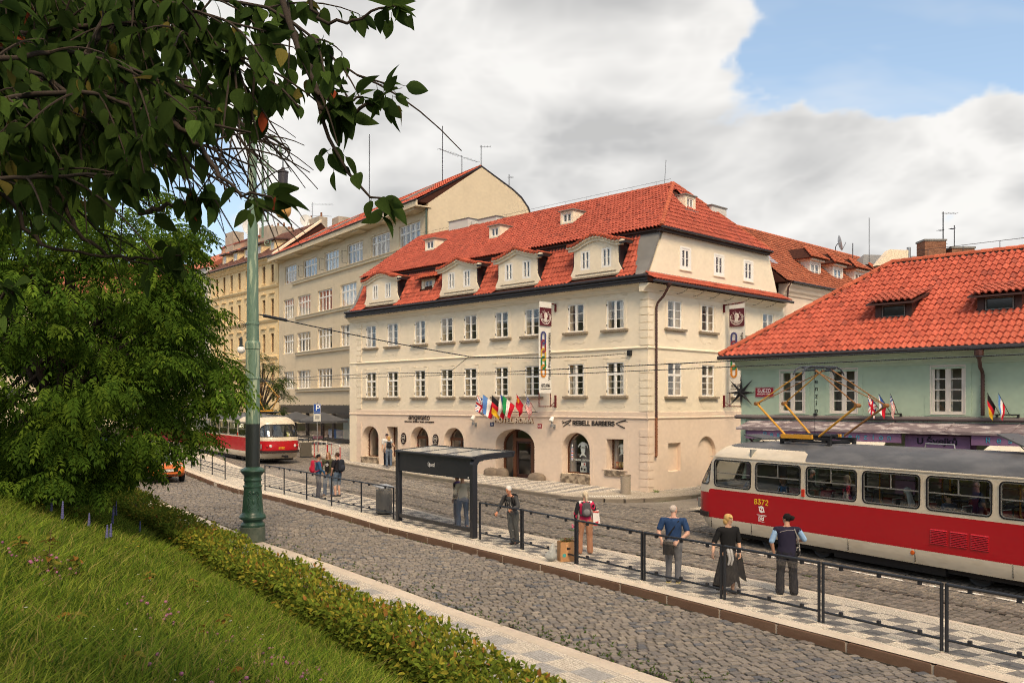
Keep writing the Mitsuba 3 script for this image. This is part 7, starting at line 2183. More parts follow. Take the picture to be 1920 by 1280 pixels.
def person(label,at,yaw,h=1.75,build=1.0,female=False,skin=(.50,.29,.20),hair=(.10,.06,.04),hairstyle='short',top=(.1,.1,.1),sleeve='short',bottom=(.1,.1,.12),legs='trousers',shoes=(.03,.03,.03),armL=None,armR=None,lean=0.0,head_turn=0.0,head_tilt=0.0,legL=(0,0),legR=(0,0),vest=None,seated=False,hat=None,flare=1.0,group=None,faceless=False,top_hem=.90,sole=None,elbow_bulge=1.0):
 """at: where the feet stand (x, y, z); yaw: heading in degrees, 0 = towards +y, positive turns left. Arms: (elbow, wrist) offsets from the shoulder, x outwards."""
 k = h / 1.75
 c = math.cos
 sh,hw = (.178 if female else .198) * build,(.105 if female else .095)
 z_h = .92 if not seated else .12
 up = np.array([0,math.sin(lean),math.cos(lean)])
 pel = np.array([0,0,z_h])
 wst_ = pel + up * .13
 chest = pel + up * .36
 nk = pel + up * .555
 hc = nk + up * .06 + np.array([0,.025 + .03 * max(lean,0) * 4,.105])
 J = {}
 for s,nm,arm in ((-1,'L',armL),(1,'R',armR)):
  S = pel + up * .50 + np.array([s * sh,0,-.01])
  e,w = (arm or ((.045,-.02,-.28),(.05,.04,-.52)))[:2]
  J[nm] = (S,S + np.array([s * e[0],e[1],e[2]]),S + np.array([s * w[0],w[1],w[2]]),s)
 LG_ = {}
 for s,nm,lg in ((-1,'L',legL),(1,'R',legR)):
  hp_ = pel + np.array([s * hw,0,-.02])
  if seated:
   kn,an = hp_ + np.array([s * .05,.42,.03]),hp_ + np.array([s * .06,.44,-.38])
  else:
   fy,fx = lg
   an = np.array([s * (hw + .01) + fx,fy,.085])
   kn = (hp_ + an) / 2 + np.array([s * .005,.035 + abs(fy) * .12,.02])
  LG_[nm] = (hp_,kn,an)
 # the head: skull, jaw, nose, ears, brow
 R = np.array(rotz(math.radians(head_turn)))[:3,:3]
 ct,st_ = c(head_tilt),math.sin(head_tilt)
 R = R @ np.array([[1,0,0],[0,ct,-st_],[0,st_,ct]]).T

 def hp2(p):
  return hc + R @ (np.asarray(p,float))

 def hb(p,r,n=14):
  m = m3.Manifold.sphere(1.0,n).scale([float(x) for x in r])
  M = np.column_stack([R,hp2(p)])
  return m.transform(M)
 headm = [hb((0,0,.02),(.074,.094,.098),18),m3.Manifold.batch_hull([hb((0,.035,-.035),(.055,.05,.05),10),hb((0,.062,-.085),(.028,.024,.022),8)]),hb((0,.098,-.018),(.013,.018,.022),8),hb((0,.09,.01),(.010,.010,.028),8),hb((0,.088,-.058),(.024,.010,.007),8),
    *[hb((s * .030,.080,.028),(.022,.012,.009),8) for s in (-1,1)],*[hb((s * .076,-.005,-.005),(.010,.020,.032),8) for s in (-1,1)]]
 # body
 B = list(headm)
 B += [bone(nk + up * -.02,hc + np.array([0,-.01,-.04]),.056 * build ** .5,.052,10)]
 bw = build
 B += [m3.Manifold.batch_hull([blob(chest + up * .09,(.145 * bw,.095 * bw,.10)),blob(wst_,(.125 * bw,.092 * bw,.10))]),m3.Manifold.batch_hull([blob(wst_,(.125 * bw,.092 * bw,.08)),blob(pel,(.150 * bw,.105 * bw,.09))])]
 for nm in 'LR':
  S,E,W,s = J[nm]
  B += [bone(nk + np.array([s * .03,0,-.03]),S,.05,.052),bone(S,E,.054 * bw ** .7,.044 * bw ** .5),bone(E,W,.044 * bw ** .5,.029)]
  B += [bone(chest + np.array([s * .08,0,.08]),S,.08,.052)]
  hp_,kn,an = LG_[nm]
  B += [bone(hp_,kn,.088 * bw,.060 * bw ** .5),bone(kn,an,.060 * bw ** .5,.040)]
  ft = an + np.array([0,.0,-.05])
  B += [bone(an,ft + np.array([0,-.02,0]),.036,.034),bone(ft,ft + np.array([s * .015,.15,-.005]),.034,.026)]
 body = join(B,.03,5)
 bm_ = tom(body)
 hands = []
 for nm in 'LR':
  S,E,W,s = J[nm]
  d = unit(W - E)
  arm = armL if nm == 'L' else armR
  pn = np.array([-s,0,0]) if arm is None or len(arm) < 3 else np.array(arm[2],float)
  fwd = np.array([0,1.,0])
  th = 1 if np.dot(np.cross(d,unit(pn - np.dot(pn,d) * d)),fwd) > 0 else -1
  hands += hand(W,d,pn,1.05,.55 if arm is None or len(arm) < 4 else arm[3],th)
 body = fromm(m3.Manifold.batch_boolean([bm_] + hands,m3.OpType.Add))
 M = rotz(math.radians(yaw),at) @ np.diag([k,k,k,1.])
 P = thing('person',label,'person',group)
 A = lambda m: xf(m,M)
 cpart(P,'body',A(sm(body,60)),skin,SKIN,smooth=True)
 if not faceless:
  for s in (-1,1):
   cpart(P,'eye',A(xf(trimesh.creation.icosphere(1,.009),np.vstack([np.column_stack([R,hp2((s * .030,.086,.016))]),[0,0,0,1]]))),(.03,.02,.015))
  cpart(P,'mouth',A(xf(xf(trimesh.creation.icosphere(1,1.0),np.diag([.022,.006,.004,1])),np.vstack([np.column_stack([R,hp2((0,.094,-.058))]),[0,0,0,1]]))),(.25,.08,.06))
 # clothes
 tops = [m3.Manifold.batch_hull([blob(chest + up * .09,(.160 * bw,.112 * bw,.115)),blob(wst_,(.142 * bw,.110 * bw,.11))]),m3.Manifold.batch_hull([blob(wst_,(.142 * bw,.110 * bw,.09)),blob(pel + up * .04,(.160 * bw,.118 * bw,.08 + (.92 - top_hem) * 0)),blob(pel + up * (top_hem - .92),(.163 * bw,.122 * bw,.05))])]
 sl = []
 for nm in 'LR':
  S,E,W,s = J[nm]
  tops += [bone(nk + np.array([s * .045,-.005,-.045]),S,.052,.064),bone(chest + np.array([s * .08,0,.08]),S,.092,.066)]
  if sleeve == 'short':
   sl += [bone(S,S * .32 + E * .68,.074,.072)]
  elif sleeve == 'long':
   sl += [bone(S,E,.066,.054),bone(E,E * .08 + W * .92,.054,.040)]
  elif sleeve == 'half':
   sl += [bone(S,E * .95 + S * .05,.066,.062)]
 trim_box = m3.Manifold.cube([2,2,2],True).translate([0,0,float(nk[2] - .015 + 1)])
 tt = m3.Manifold.batch_boolean(tops + (sl if vest is None else []),m3.OpType.Add) - m3.Manifold.batch_hull([blob(nk + [0,.01,.06],(.062,.066,.07)),blob(nk + [0,.03,.0],(.05,.06,.03))])
 if vest is None:
  cpart(P,'top',A(sm(join([tt],.024,6,.013,int(abs(yaw)) + 3),70)),top,FAB,smooth=True)
 else:
  if sl:
   cpart(P,'sleeves',A(sm(join(sl,.03,4,.004,2),70)),top,FAB,smooth=True)
  vt = join([tt],.03,6,.008,5)
  vt.vertices += vt.vertex_normals * .006
  cpart(P,'vest',A(sm(vt,70)),vest,FAB,smooth=True)
 if legs in ('trousers','shorts'):
  b = [m3.Manifold.batch_hull([blob(pel + up * .08,(.148 * bw,.110 * bw,.06)),blob(pel + [0,-.01,-.02],(.160 * bw,.122 * bw,.10))])]
  for nm in 'LR':
   hp_,kn,an = LG_[nm]
   if legs == 'shorts':
    b += [bone(hp_ + [0,-.005,0],kn + (kn - hp_) * .02,.096 * bw ** .5,.082)]
   else:
    b += [bone(hp_ + [0,-.005,0],kn,.104 * bw ** .8,.080 * flare ** .3),bone(kn,an + np.array([0,-.008,-.02]),.080 * flare ** .3,.068 * flare)]
  cpart(P,legs,A(sm(join(b,.022,5,.017,9),70)),bottom,FAB,smooth=True)
 elif legs == 'skirt':
  # long skirt with a pointed hem
  n,rings = 40,16
  a = np.arange(n) * 2 * np.pi / n
  V = []
  for i in range(rings):
   t = i / (rings - 1)
   z0 = pel[2] + .06
   hem = .13 + .10 * np.sin(a * 2 + .6) + .26 * np.exp(-((np.angle(np.exp(1j * (a - 1.9)))) / .5) ** 2)
   z = z0 + (hem - z0) * t
   rx = .145 * bw + .10 * t + .022 * np.sin(a * 7 + 1) * t + .12 * t * np.exp(-((np.angle(np.exp(1j * (a - .2)))) / .45) ** 2)
   V.append(np.stack([rx * np.cos(a),rx * .82 * np.sin(a),z],-1))
  V = np.vstack(V)
  f = []
  for i in range(rings - 1):
   for j in range(n):
    p,q = i * n + j,i * n + (j + 1) % n
    f += [[p,q,q + n],[p,q + n,p + n]]
  cpart(P,'skirt',A(TM(V,f)),bottom,FAB,smooth=True)
 for nm in 'LR':
  hp_,kn,an = LG_[nm]
  s = -1 if nm == 'L' else 1
  ft = an + np.array([0,0,-.048])
  sm_ = join([m3.Manifold.batch_hull([blob(ft + [0,-.045,0],(.042,.045,.036),10),blob(ft + [s * .012,.12,-.006],(.047,.06,.030),10),blob(ft + [0,0,.03],(.042,.05,.03),10)])],.03,3)
  sm_.vertices[:,2] = np.maximum(sm_.vertices[:,2],an[2] - .084)
  shp = cpart(P,'shoe',A(sm(sm_,50)),shoes,ANY,smooth=True)
  if sole:
   cpart(shp,'sole',A(box(ft[0] - .045 + s * .006,ft[0] + .045 + s * .006,ft[1] - .09,ft[1] + .18,an[2] - .088,an[2] - .066)),sole)
 # hair
 if hairstyle:
  hh = [hb((0,-.014,.036),(.083,.098,.094),16)]
  keep = hb((0,.085,-.075),(.085,.075,.115),14)
  if hairstyle == 'short':
   hh = [m3.Manifold.batch_boolean(hh,m3.OpType.Add) - keep - hb((0,-.06,-.13),(.12,.12,.085),10)]
  elif hairstyle == 'cropped':
   hh = [hb((0,-.012,.028),(.077,.094,.093),16) - keep - hb((0,-.05,-.13),(.12,.14,.10),10)]
  elif hairstyle == 'bob':
   hh = [m3.Manifold.batch_boolean([hb((0,-.018,.03),(.092,.104,.10),16),hb((.05,-.03,-.05),(.045,.06,.075),10),hb((-.05,-.03,-.05),(.045,.06,.075),10),hb((0,-.07,-.05),(.07,.05,.08),10),hb((.03,.05,.085),(.05,.05,.03),8)],m3.OpType.Add) - keep]
  elif hairstyle == 'bun':
   hh = [m3.Manifold.batch_boolean([hb((0,-.014,.032),(.085,.10,.096),16),hb((.02,-.115,.03),(.055,.05,.055),10),hb((.06,-.13,.04),(.03,.03,.035),8)],m3.OpType.Add) - keep]
  elif hairstyle == 'ponytail':
   hh = [m3.Manifold.batch_boolean([hb((0,-.014,.032),(.084,.10,.096),16),hb((.03,-.10,-.02),(.035,.035,.04),8),m3.Manifold.batch_hull([hb((.035,-.11,-.05),(.032,.028,.03),8),hb((.045,-.12,-.15),(.026,.022,.03),8)])],m3.OpType.Add) - keep]
  elif hairstyle == 'long':
   hh = [m3.Manifold.batch_boolean([hb((0,-.018,.03),(.088,.102,.098),16),m3.Manifold.batch_hull([hb((.05,-.04,0),(.045,.06,.06),8),hb((.075,-.03,-.17),(.038,.05,.05),8)]),m3.Manifold.batch_hull([hb((-.05,-.04,0),(.045,.06,.06),8),hb((-.075,-.03,-.17),(.038,.05,.05),8)]),hb((0,-.07,-.08),(.075,.04,.11),8)],m3.OpType.Add) - keep]
  hj = join(hh,.016,2)
  hj.vertices += hj.vertex_normals * (.010 * (meshkit.fbm(hj.vertices * [70,70,30],3,4) - .4))[:,None]
  cpart(P,'hair',A(sm(hj,60)),hair,FAB,smooth=True)
 if hat:
  hm = join([hb((0,-.01,.055),(.088,.103,.072),14) - hb((0,0,-.03),(.2,.2,.07),8),m3.Manifold.batch_hull([hb((0,.10,.045),(.06,.05,.008),8),hb((0,.05,.05),(.07,.04,.008),8)])],.02,2)
  cpart(P,'cap',A(sm(hm,50)),hat,FAB,smooth=True)
 return P,M,J,dict(pel=pel,chest=chest,nk=nk,hc=hc,up=up,legs=LG_)

def backpack(label,M,inf,col,col2,size=1.0,side=0.0,sag_=0.0):
 t = thing('backpack',label,'backpack')
 ch,u = inf['chest'],inf['up']
 cz = ch + np.array([side,-.18 * size - .03,.0 - sag_])
 m = join([m3.Manifold.batch_hull([blob(cz + [0,0,.12 * size],(.135 * size,.07 * size,.10 * size)),blob(cz + [0,-.01,-.16 * size],(.15 * size,.085 * size,.10 * size))])],.03,3,.006,3)
 cpart(t,'bag',xf(sm(m,50),M),col,FAB,smooth=True)
 m = join([blob(cz + [0,-.075 * size,-.10 * size],(.11 * size,.05 * size,.11 * size))],.03,2)
 cpart(t,'pocket',xf(sm(m,50),M),col2,FAB,smooth=True)
 for s in (-1,1):
  S = inf['nk'] + np.array([s * .11,0,-.055])
  pts = [cz + [s * .08,.07,.20 * size],S + [0,-.08,.035],S + [0,.0,.055],S + [0,.09,.02],ch + [s * .13,.125,.02],ch + [s * .165,.02,-.16],cz + [s * .12,.04,-.22 * size]]
  cpart(t,'strap',xf(tube(pts,.018,6),M),col,FAB)
 return t

gz14 = lambda x,y: (x,y,float(zg(x,y)) + .145)
# facing: yaw 0 looks along +y (away from the camera)
# --- man in the blue polo shirt
p,M,J,I = person('bald man in navy polo shirt and grey jeans, hands clasped behind his back',gz14(3.66,20.2),-18,1.74,1.22,skin=(.52,.30,.22),hair=(.42,.36,.32),hairstyle='cropped',top=(.02,.045,.11),sleeve='short',bottom=(.115,.12,.135),shoes=(.03,.025,.022),sole=(.45,.38,.18),
 armL=((.09,-.05,-.27),(.0,-.17,-.44),(0,1,0),.8),armR=((.09,-.06,-.27),(-.11,-.19,-.45),(0,1,0),.8),head_turn=-40,top_hem=.86)
t = thing('shoulder_bag','black shoulder bag hanging at the hip of the man in navy polo','bag')
cpart(t,'bag',xf(chbox(-.20,.03,-.255,-.16,.66,.95,.03),M),(.014,.014,.016),FAB)
cpart(t,'strap',xf(tube([(-.2,-.16,.94),(-.05,-.155,1.15),(.12,-.09,1.40),(.15,0,1.455),(.12,.10,1.38),(0,.145,1.15),(-.18,.08,.98)],.016,6),M),(.014,.014,.016),FAB)
# --- blonde woman in black
p,M,J,I = person('blonde woman in black vest and long dark skirt with her hand by the rail',gz14(4.62,19.05),195,1.68,1.16,True,skin=(.52,.30,.20),hair=(.46,.29,.11),hairstyle='bob',top=(.013,.013,.014),sleeve='half',bottom=(.020,.019,.020),legs='skirt',vest=(.012,.012,.013),shoes=(.10,.09,.085),head_turn=28,head_tilt=.32,
 armR=((.12,-.03,-.27),(.22,.10,-.47),(-1,0,0),.5),armL=((.05,.02,-.27),(.03,.10,-.50)))
t = thing('necklace','thin necklace of the blonde woman in black','necklace')
cpart(t,'chain',xf(tube([(-.06,.06,1.455),(-.03,.115,1.38),(0,.13,1.345),(.03,.115,1.38),(.06,.06,1.455)],.004,5),M),(.6,.5,.25))
t = thing('tied_cardigan','grey patterned cardigan tied at the waist of the blonde woman','cardigan')
for x in (.0,.07):
 cpart(t,'sleeve',xf(tube([(x,.12,1.0),(x + .01,.175,.93),(x - .01,.19,.78),(x + .02,.18,.66)],[.03,.035,.032,.02],7),M),(.33,.32,.31),FAB)
t = thing('black_bag','black pointed shopping bag in the hand of the blonde woman','bag')
cpart(t,'bag',xf(hexa([(-.42,.02,.25),(-.20,.02,.40),(-.20,.08,.40),(-.42,.08,.25)],[(-.30,.02,.86),(-.16,.02,.86),(-.16,.08,.86),(-.30,.08,.86)]),M),(.016,.015,.016),FAB)
# --- dark haired woman in the navy vest
p,M,J,I = person('dark-haired woman in navy vest over light blue shirt, seen from behind',gz14(5.85,18.95),-12,1.70,1.28,True,skin=(.44,.24,.16),hair=(.010,.008,.008),hairstyle='bun',top=(.24,.37,.55),sleeve='half',bottom=(.017,.017,.021),vest=(.020,.018,.036),shoes=(.015,.015,.016),head_turn=48,flare=1.45,legL=(0,-.03),legR=(0,.03),
 armL=((.10,-.02,-.27),(.05,.05,-.50)),armR=((.15,.10,-.22),(.02,.26,-.28),(0,0,1),.6),top_hem=.86)
t = thing('piping','grey reflective piping across the navy vest','piping')
cpart(t,'strip',xf(tube([(-.16,-.128,1.37),(-.08,-.140,1.40),(.0,-.143,1.415),(.08,-.140,1.425),(.16,-.128,1.43)],.005,5),M),(.35,.32,.30))
t = thing('shoulder_bag','black white-dotted shoulder bag of the dark-haired woman','bag')
m = join([m3.Manifold.batch_hull([blob((.235,-.03,.96),(.05,.10,.12)),blob((.225,-.03,1.12),(.03,.05,.06))])],.03,2)
rr_ = np.random.default_rng(5)
cpart(t,'bag',xf(sm(m,50),M),(.013,.012,.013),FAB,smooth=True)
dots = []
for _ in range(70):
 v = m.vertices[rr_.integers(len(m.vertices))]
 nrm_ = unit(v - np.array([.23,-.03,1.0]))
 dots.append(xf(lathe([(0,.004),(.009,.003),(.009,0)],6),axes(v,unit(np.cross(nrm_,[0,0,1.01])),np.cross(nrm_,unit(np.cross(nrm_,[0,0,1.01]))),nrm_)))
cpart(t,'dot_pattern',xf(cat(dots),M),(.55,.52,.48),kind='stuff')
cpart(t,'strap',xf(tube([(.23,-.05,1.16),(.20,-.10,1.3),(.15,-.075,1.44),(.15,.03,1.455),(.2,.08,1.3),(.24,.0,1.15)],.012,5),M),(.2,.19,.18),FAB)
# --- woman with the pink jacket and the backpack
p,M,J,I = person('grey-blonde woman in pink and black jacket and tan trousers with backpack',gz14(1.98,24.05),5,1.68,1.08,True,skin=(.50,.30,.21),hair=(.50,.42,.30),hairstyle='ponytail',top=(.50,.03,.09),sleeve='long',bottom=(.33,.155,.085),shoes=(.09,.07,.055),armL=((.08,-.02,-.27),(.07,.03,-.52)),armR=((.10,.06,-.24),(.06,.20,-.30),(0,0,1),.6),legL=(0,-.05),legR=(0,.02),flare=1.25,head_turn=-12)
cpart(p,'sleeve_panel',xf(sm(join([bone(J['L'][0],J['L'][1],.069,.058),bone(J['L'][1],J['L'][2] * .95 + J['L'][1] * .05,.058,.044)],.03,3),60),M),(.016,.017,.02),FAB,smooth=True)
cpart(p,'sleeve_panel',xf(sm(join([bone(J['R'][0],J['R'][1],.069,.058),bone(J['R'][1],J['R'][2] * .95 + J['R'][1] * .05,.058,.044)],.03,3),60),M),(.016,.017,.02),FAB,smooth=True)
cpart(p,'shoulder_panel',xf(sm(join([bone((-.10,-.01,1.435),(-.17,0,1.415),.058,.070),bone((.10,-.01,1.435),(.17,0,1.415),.058,.070)],.03,3),60),M),(.58,.55,.53),FAB,smooth=True)
backpack('grey backpack on the woman in pink and black',M,I,(.075,.070,.075),(.17,.16,.165),.88)
t = thing('tote_bag','white and red plastic carrier bag on the arm of the woman in pink','bag')
cpart(t,'bag',xf(hexa([(.21,-.10,.80),(.42,-.06,.80),(.42,.06,.80),(.21,.10,.80)],[(.20,-.07,1.19),(.37,-.05,1.22),(.37,.05,1.22),(.20,.07,1.19)]),M),(.60,.57,.55),FAB)
cpart(t,'red_print',xf(cat(hexa([(.215,-.112,.80),(.34,-.095,.80),(.34,-.07,.80),(.215,-.07,.80)],[(.22,-.106,.87),(.36,-.085,.93),(.36,-.06,.93),(.22,-.06,.87)])),M),(.45,.04,.05),FAB)
cpart(t,'red_rim',xf(box(.21,.37,-.078,.078,1.165,1.20),M),(.45,.05,.04),FAB)
cpart(t,'handle',xf(tube([(.24,0,1.19),(.26,.06,1.35),(.22,.03,1.44)],.008,5),M),(.5,.48,.46),FAB)
t = thing('bouquet','pink flower bouquet held head down by the woman in pink','bouquet')
o = np.array([-.27,.08,.70])
for i in range(16):
 a,r_ = i * 2.4,.02 + .09 * (i / 16) ** .5
 cpart(t,'blossom',xf(xf(trimesh.creation.icosphere(1,.028),np.diag([1,1,.7,1])),M @ rotz(0,o + [r_ * math.cos(a),r_ * math.sin(a),.07 + .03 * math.sin(i * 3)])),((.62,.04,.14),(.6,.16,.28),(.5,.45,.12))[i % 3])
lf = []
for i in range(24):
 a,r_ = i * 2.4 + 1,.08 + .08 * RNG.random()
 q = o + [r_ * math.cos(a),r_ * math.sin(a),-.03 + .05 * RNG.random()]
 e = np.array([-math.sin(a),math.cos(a),.3]) * .03
 d = np.array([math.cos(a),math.sin(a),-.4]) * .07
 lf.append(xf(TM([q,q + d * .5 + e,q + d,q + d * .5 - e],[[0,1,2],[0,2,3]]),M))
cpart(t,'foliage',cat(lf),(.07,.15,.03),LEAF,kind='stuff')
cpart(t,'wrapping',xf(xf(lathe([(.02,-.18),(.03,-.1),(.09,.0),(.10,.03)],12),rotz(0,o)),M),(.5,.52,.5),FAB)
# --- man leaning over the rail
lx_,ly_ = .02,25.75
p,M,J,I = person('white-haired man in grey jacket leaning on the rail beside the shelter',gz14(lx_,ly_),150,1.70,1.0,skin=(.50,.22,.13),hair=(.58,.56,.52),hairstyle='short',top=(.055,.056,.058),sleeve='long',bottom=(.048,.055,.058),shoes=(.02,.02,.022),lean=.30,head_turn=-12,head_tilt=.30,legL=(-.12,.02),legR=(.04,-.14),
 armL=((.12,.08,-.24),(.02,.28,-.30),(0,0,-1),1.1),armR=((.14,.02,-.26),(.12,.22,-.42),(0,0,-1),.9))
for s in (-1,1):
 part(p,'zip_edge',xf(tube([(s * .05,.20,1.38),(s * .035,.215,1.28),(s * .05,.16,1.10),(s * .06,.13,1.0)],.007,5),M),WHITEW)
t = thing('bag_strap','light strap tied round the knee of the leaning man','strap')
cpart(t,'band',xf(lathe([(.066,.40),(.074,.41),(.074,.425),(.066,.435)],14,tuple(np.array(I['legs']['R'][1][:2]) * .85 + np.array(I['legs']['R'][2][:2]) * .15)),M),(.45,.45,.43))
backpack('black backpack on the leaning white-haired man',M,I,(.012,.012,.014),(.018,.018,.02),1.05,.02)
# --- two people behind the shelter glass
p,M,J,I = person('woman in cream cardigan and blue jeans standing behind the shelter glass',gz14(-1.62,29.2),20,1.72,1.05,True,skin=(.48,.27,.18),hair=(.20,.10,.05),hairstyle='short',top=(.40,.38,.30),sleeve='long',bottom=(.055,.095,.16),shoes=(.40,.22,.15),legL=(0,-.03),legR=(.03,.04),head_turn=-55,top_hem=.93,armL=((.06,.06,-.26),(-.05,.24,-.25),(0,0,1),.8),armR=((.08,-.02,-.27),(.06,.03,-.52)))
t = thing('hanging_coat','pale coat over the right arm of the woman in the shelter','coat')
cpart(t,'cloth',xf(hexa([(.20,-.10,.55),(.30,-.08,.58),(.30,.10,.58),(.20,.10,.55)],[(.20,-.08,1.2),(.28,-.08,1.2),(.28,.08,1.2),(.20,.08,1.2)]),M),(.46,.40,.30),FAB)
p,M,J,I = person('person in black jacket half hidden by the woman in cream in the shelter',gz14(-1.80,29.62),120,1.70,1.05,skin=(.45,.25,.17),hair=(.03,.02,.015),hairstyle='short',top=(.014,.014,.018),sleeve='long',bottom=(.045,.075,.13),shoes=(.03,.03,.03),head_turn=-70)
t = thing('scarf','violet scarf round the neck of the person in black in the shelter','scarf')
cpart(t,'cloth',xf(sm(join([blob((0,.02,1.46),(.12,.11,.06))],.03,2,.01),50),M),(.09,.05,.30),FAB,smooth=True)
# --- the three by the railing
p,M,J,I = person('dark-haired youth in blue jacket with red backpack, left of the trio',gz14(-7.95,36.55),-65,1.74,.95,skin=(.36,.20,.13),hair=(.012,.010,.010),hairstyle='short',top=(.03,.085,.17),sleeve='long',bottom=(.045,.05,.07),shoes=(.04,.035,.04),armR=((.08,.04,-.27),(.02,.22,-.40)),head_turn=-15)
backpack('red backpack on the youth in blue',M,I,(.40,.02,.05),(.36,.018,.04),1.12)
p,M,J,I = person('long-haired man in olive jacket and black shirt facing the lane, middle of the trio',gz14(-7.62,36.95),170,1.80,1.0,skin=(.48,.28,.19),hair=(.21,.11,.05),hairstyle='long',top=(.075,.075,.045),sleeve='long',bottom=(.085,.125,.19),shoes=(.14,.09,.06),legL=(0,-.04),legR=(0,.04),armL=((.10,-.02,-.26),(.02,.10,-.46)),armR=((.10,-.02,-.26),(.02,.10,-.46)))
cpart(p,'shirt_front',xf(sm(join([m3.Manifold.batch_hull([blob((0,.085,1.36),(.085,.05,.07)),blob((0,.085,1.0),(.09,.055,.08))])],.03,3),60),M),(.014,.013,.014),FAB,smooth=True)
cpart(p,'shirt_print',xf(xf(lathe([(.03,.0),(.06,.0),(.06,.006),(.03,.006)],16),axes([0,.142,1.26],[1,0,0],[0,0,1],[0,1,0])),M),(.6,.58,.56))
cpart(p,'headband',xf(lathe([(.080,1.655),(.086,1.66),(.086,1.69),(.080,1.695)],18,(0,.012)),M),(.25,.36,.5),FAB)
p,M,J,I = person('youth in black shirt and denim shorts with dark backpack, right of the trio',gz14(-7.2,36.75),55,1.80,.98,skin=(.50,.28,.20),hair=(.05,.028,.02),hairstyle='short',top=(.020,.018,.022),sleeve='short',bottom=(.075,.105,.15),legs='shorts',shoes=(.03,.03,.03),armL=((.06,.03,-.27),(.0,.14,-.46)),head_turn=20)
backpack('dark blue backpack on the youth in denim shorts',M,I,(.022,.024,.034),(.03,.032,.045),1.08)
# --- couple at the ice cream shop
p,M,J,I = person('man in white shirt and cap before the narrow shop doorway',HF.p(17.95,1.2,.57),175,1.85,1.02,skin=(.52,.30,.21),hair=(.05,.03,.02),hairstyle='short',hat=(.05,.04,.05),top=(.62,.60,.58),sleeve='short',bottom=(.02,.022,.03),shoes=(.02,.02,.02),armL=((.1,.06,-.25),(-.02,.22,-.16),(0,0,1),.9))
p,M,J,I = person('blonde woman in grey top with black rucksack facing the hotel',HF.p(17.35,1.5,.57),10,1.72,1.0,True,skin=(.55,.34,.24),hair=(.45,.27,.10),hairstyle='bob',top=(.24,.25,.26),sleeve=None,bottom=(.10,.13,.18),shoes=(.02,.02,.02),armR=((.14,.02,-.24),(.04,.18,-.2)))
backpack('black rucksack of the blonde woman by the shop doorway',M,I,(.014,.014,.018),(.02,.02,.024),.8)
# --- inside the near tram
def rider(label,x,y,yaw_rel,**kw):
 p0 = (TM1 @ np.array([x,y,1.20,1]))[:3]
 base = math.degrees(math.atan2(TM1[1,0],TM1[0,0])) - 90      # heading of +x; riders look to the front (-x)
 return person(label,p0,base + 180 + yaw_rel,1.70,seated=True,**kw)

rider('tram driver in light blue shirt at the front window',1.72,-.25,0,skin=(.30,.17,.11),hair=(.012,.010,.010),hairstyle='short',top=(.10,.20,.36),sleeve='short',bottom=(.02,.022,.03),armL=((.08,.12,-.24),(.05,.36,-.26),(0,0,-1),.8),armR=((.08,.12,-.24),(.05,.36,-.26),(0,0,-1),.8))
rider('child in blue jacket in the second window of the near tram',3.42,-.80,15,skin=(.46,.27,.19),hair=(.20,.10,.05),hairstyle='bob',top=(.05,.16,.36),sleeve='long',female=True,build=.9)
rider('dark-haired child in red jumper in the third window of the near tram',5.02,-.80,-25,skin=(.46,.26,.18),hair=(.03,.016,.012),hairstyle='bob',top=(.22,.01,.03),sleeve='long',female=True,build=.9,head_tilt=.25)
rider('fair-haired man looking sideways in the third window of the near tram',5.45,-.30,-50,skin=(.48,.28,.19),hair=(.36,.25,.13),hairstyle='short',top=(.03,.03,.032),sleeve='long')
rider('bearded passenger in dark blue at the right of the third window',6.12,-.85,0,skin=(.45,.26,.18),hair=(.05,.03,.02),hairstyle='short',top=(.03,.055,.10),sleeve='long',armL=((.06,.10,-.20),(.02,.22,.02),(0,0,1),.9))
p,M,J,I = rider('passenger with white head scarf in the fourth window',7.42,-.80,0,skin=(.36,.20,.13),hair=None,hairstyle=None,top=(.035,.035,.04),sleeve='long',female=True)
t = thing('head_scarf','white head scarf of the passenger in the fourth tram window','scarf')
hc_ = I['hc']
m = join([m3.Manifold.batch_boolean([blob(hc_ + [0,-.02,.03],(.095,.105,.10)),m3.Manifold.batch_hull([blob(hc_ + [0,-.06,-.05],(.085,.05,.06)),blob(hc_ + [0,-.14,-.30],(.13,.03,.06))])],m3.OpType.Add) - blob(hc_ + [0,.10,-.03],(.07,.08,.10))],.025,3,.006)
cpart(t,'cloth',xf(sm(m,50),M),(.60,.60,.60),FAB,smooth=True)
rider('passenger with black hair in the fourth window behind the white scarf',7.75,.55,0,skin=(.40,.23,.15),hair=(.012,.010,.010),hairstyle='bob',top=(.02,.02,.022),sleeve='long')
rider('passenger in dark blue jacket in the fifth window of the near tram',8.55,-.85,0,skin=(.42,.24,.16),hair=(.02,.015,.012),hairstyle='short',top=(.03,.05,.09),sleeve='long')
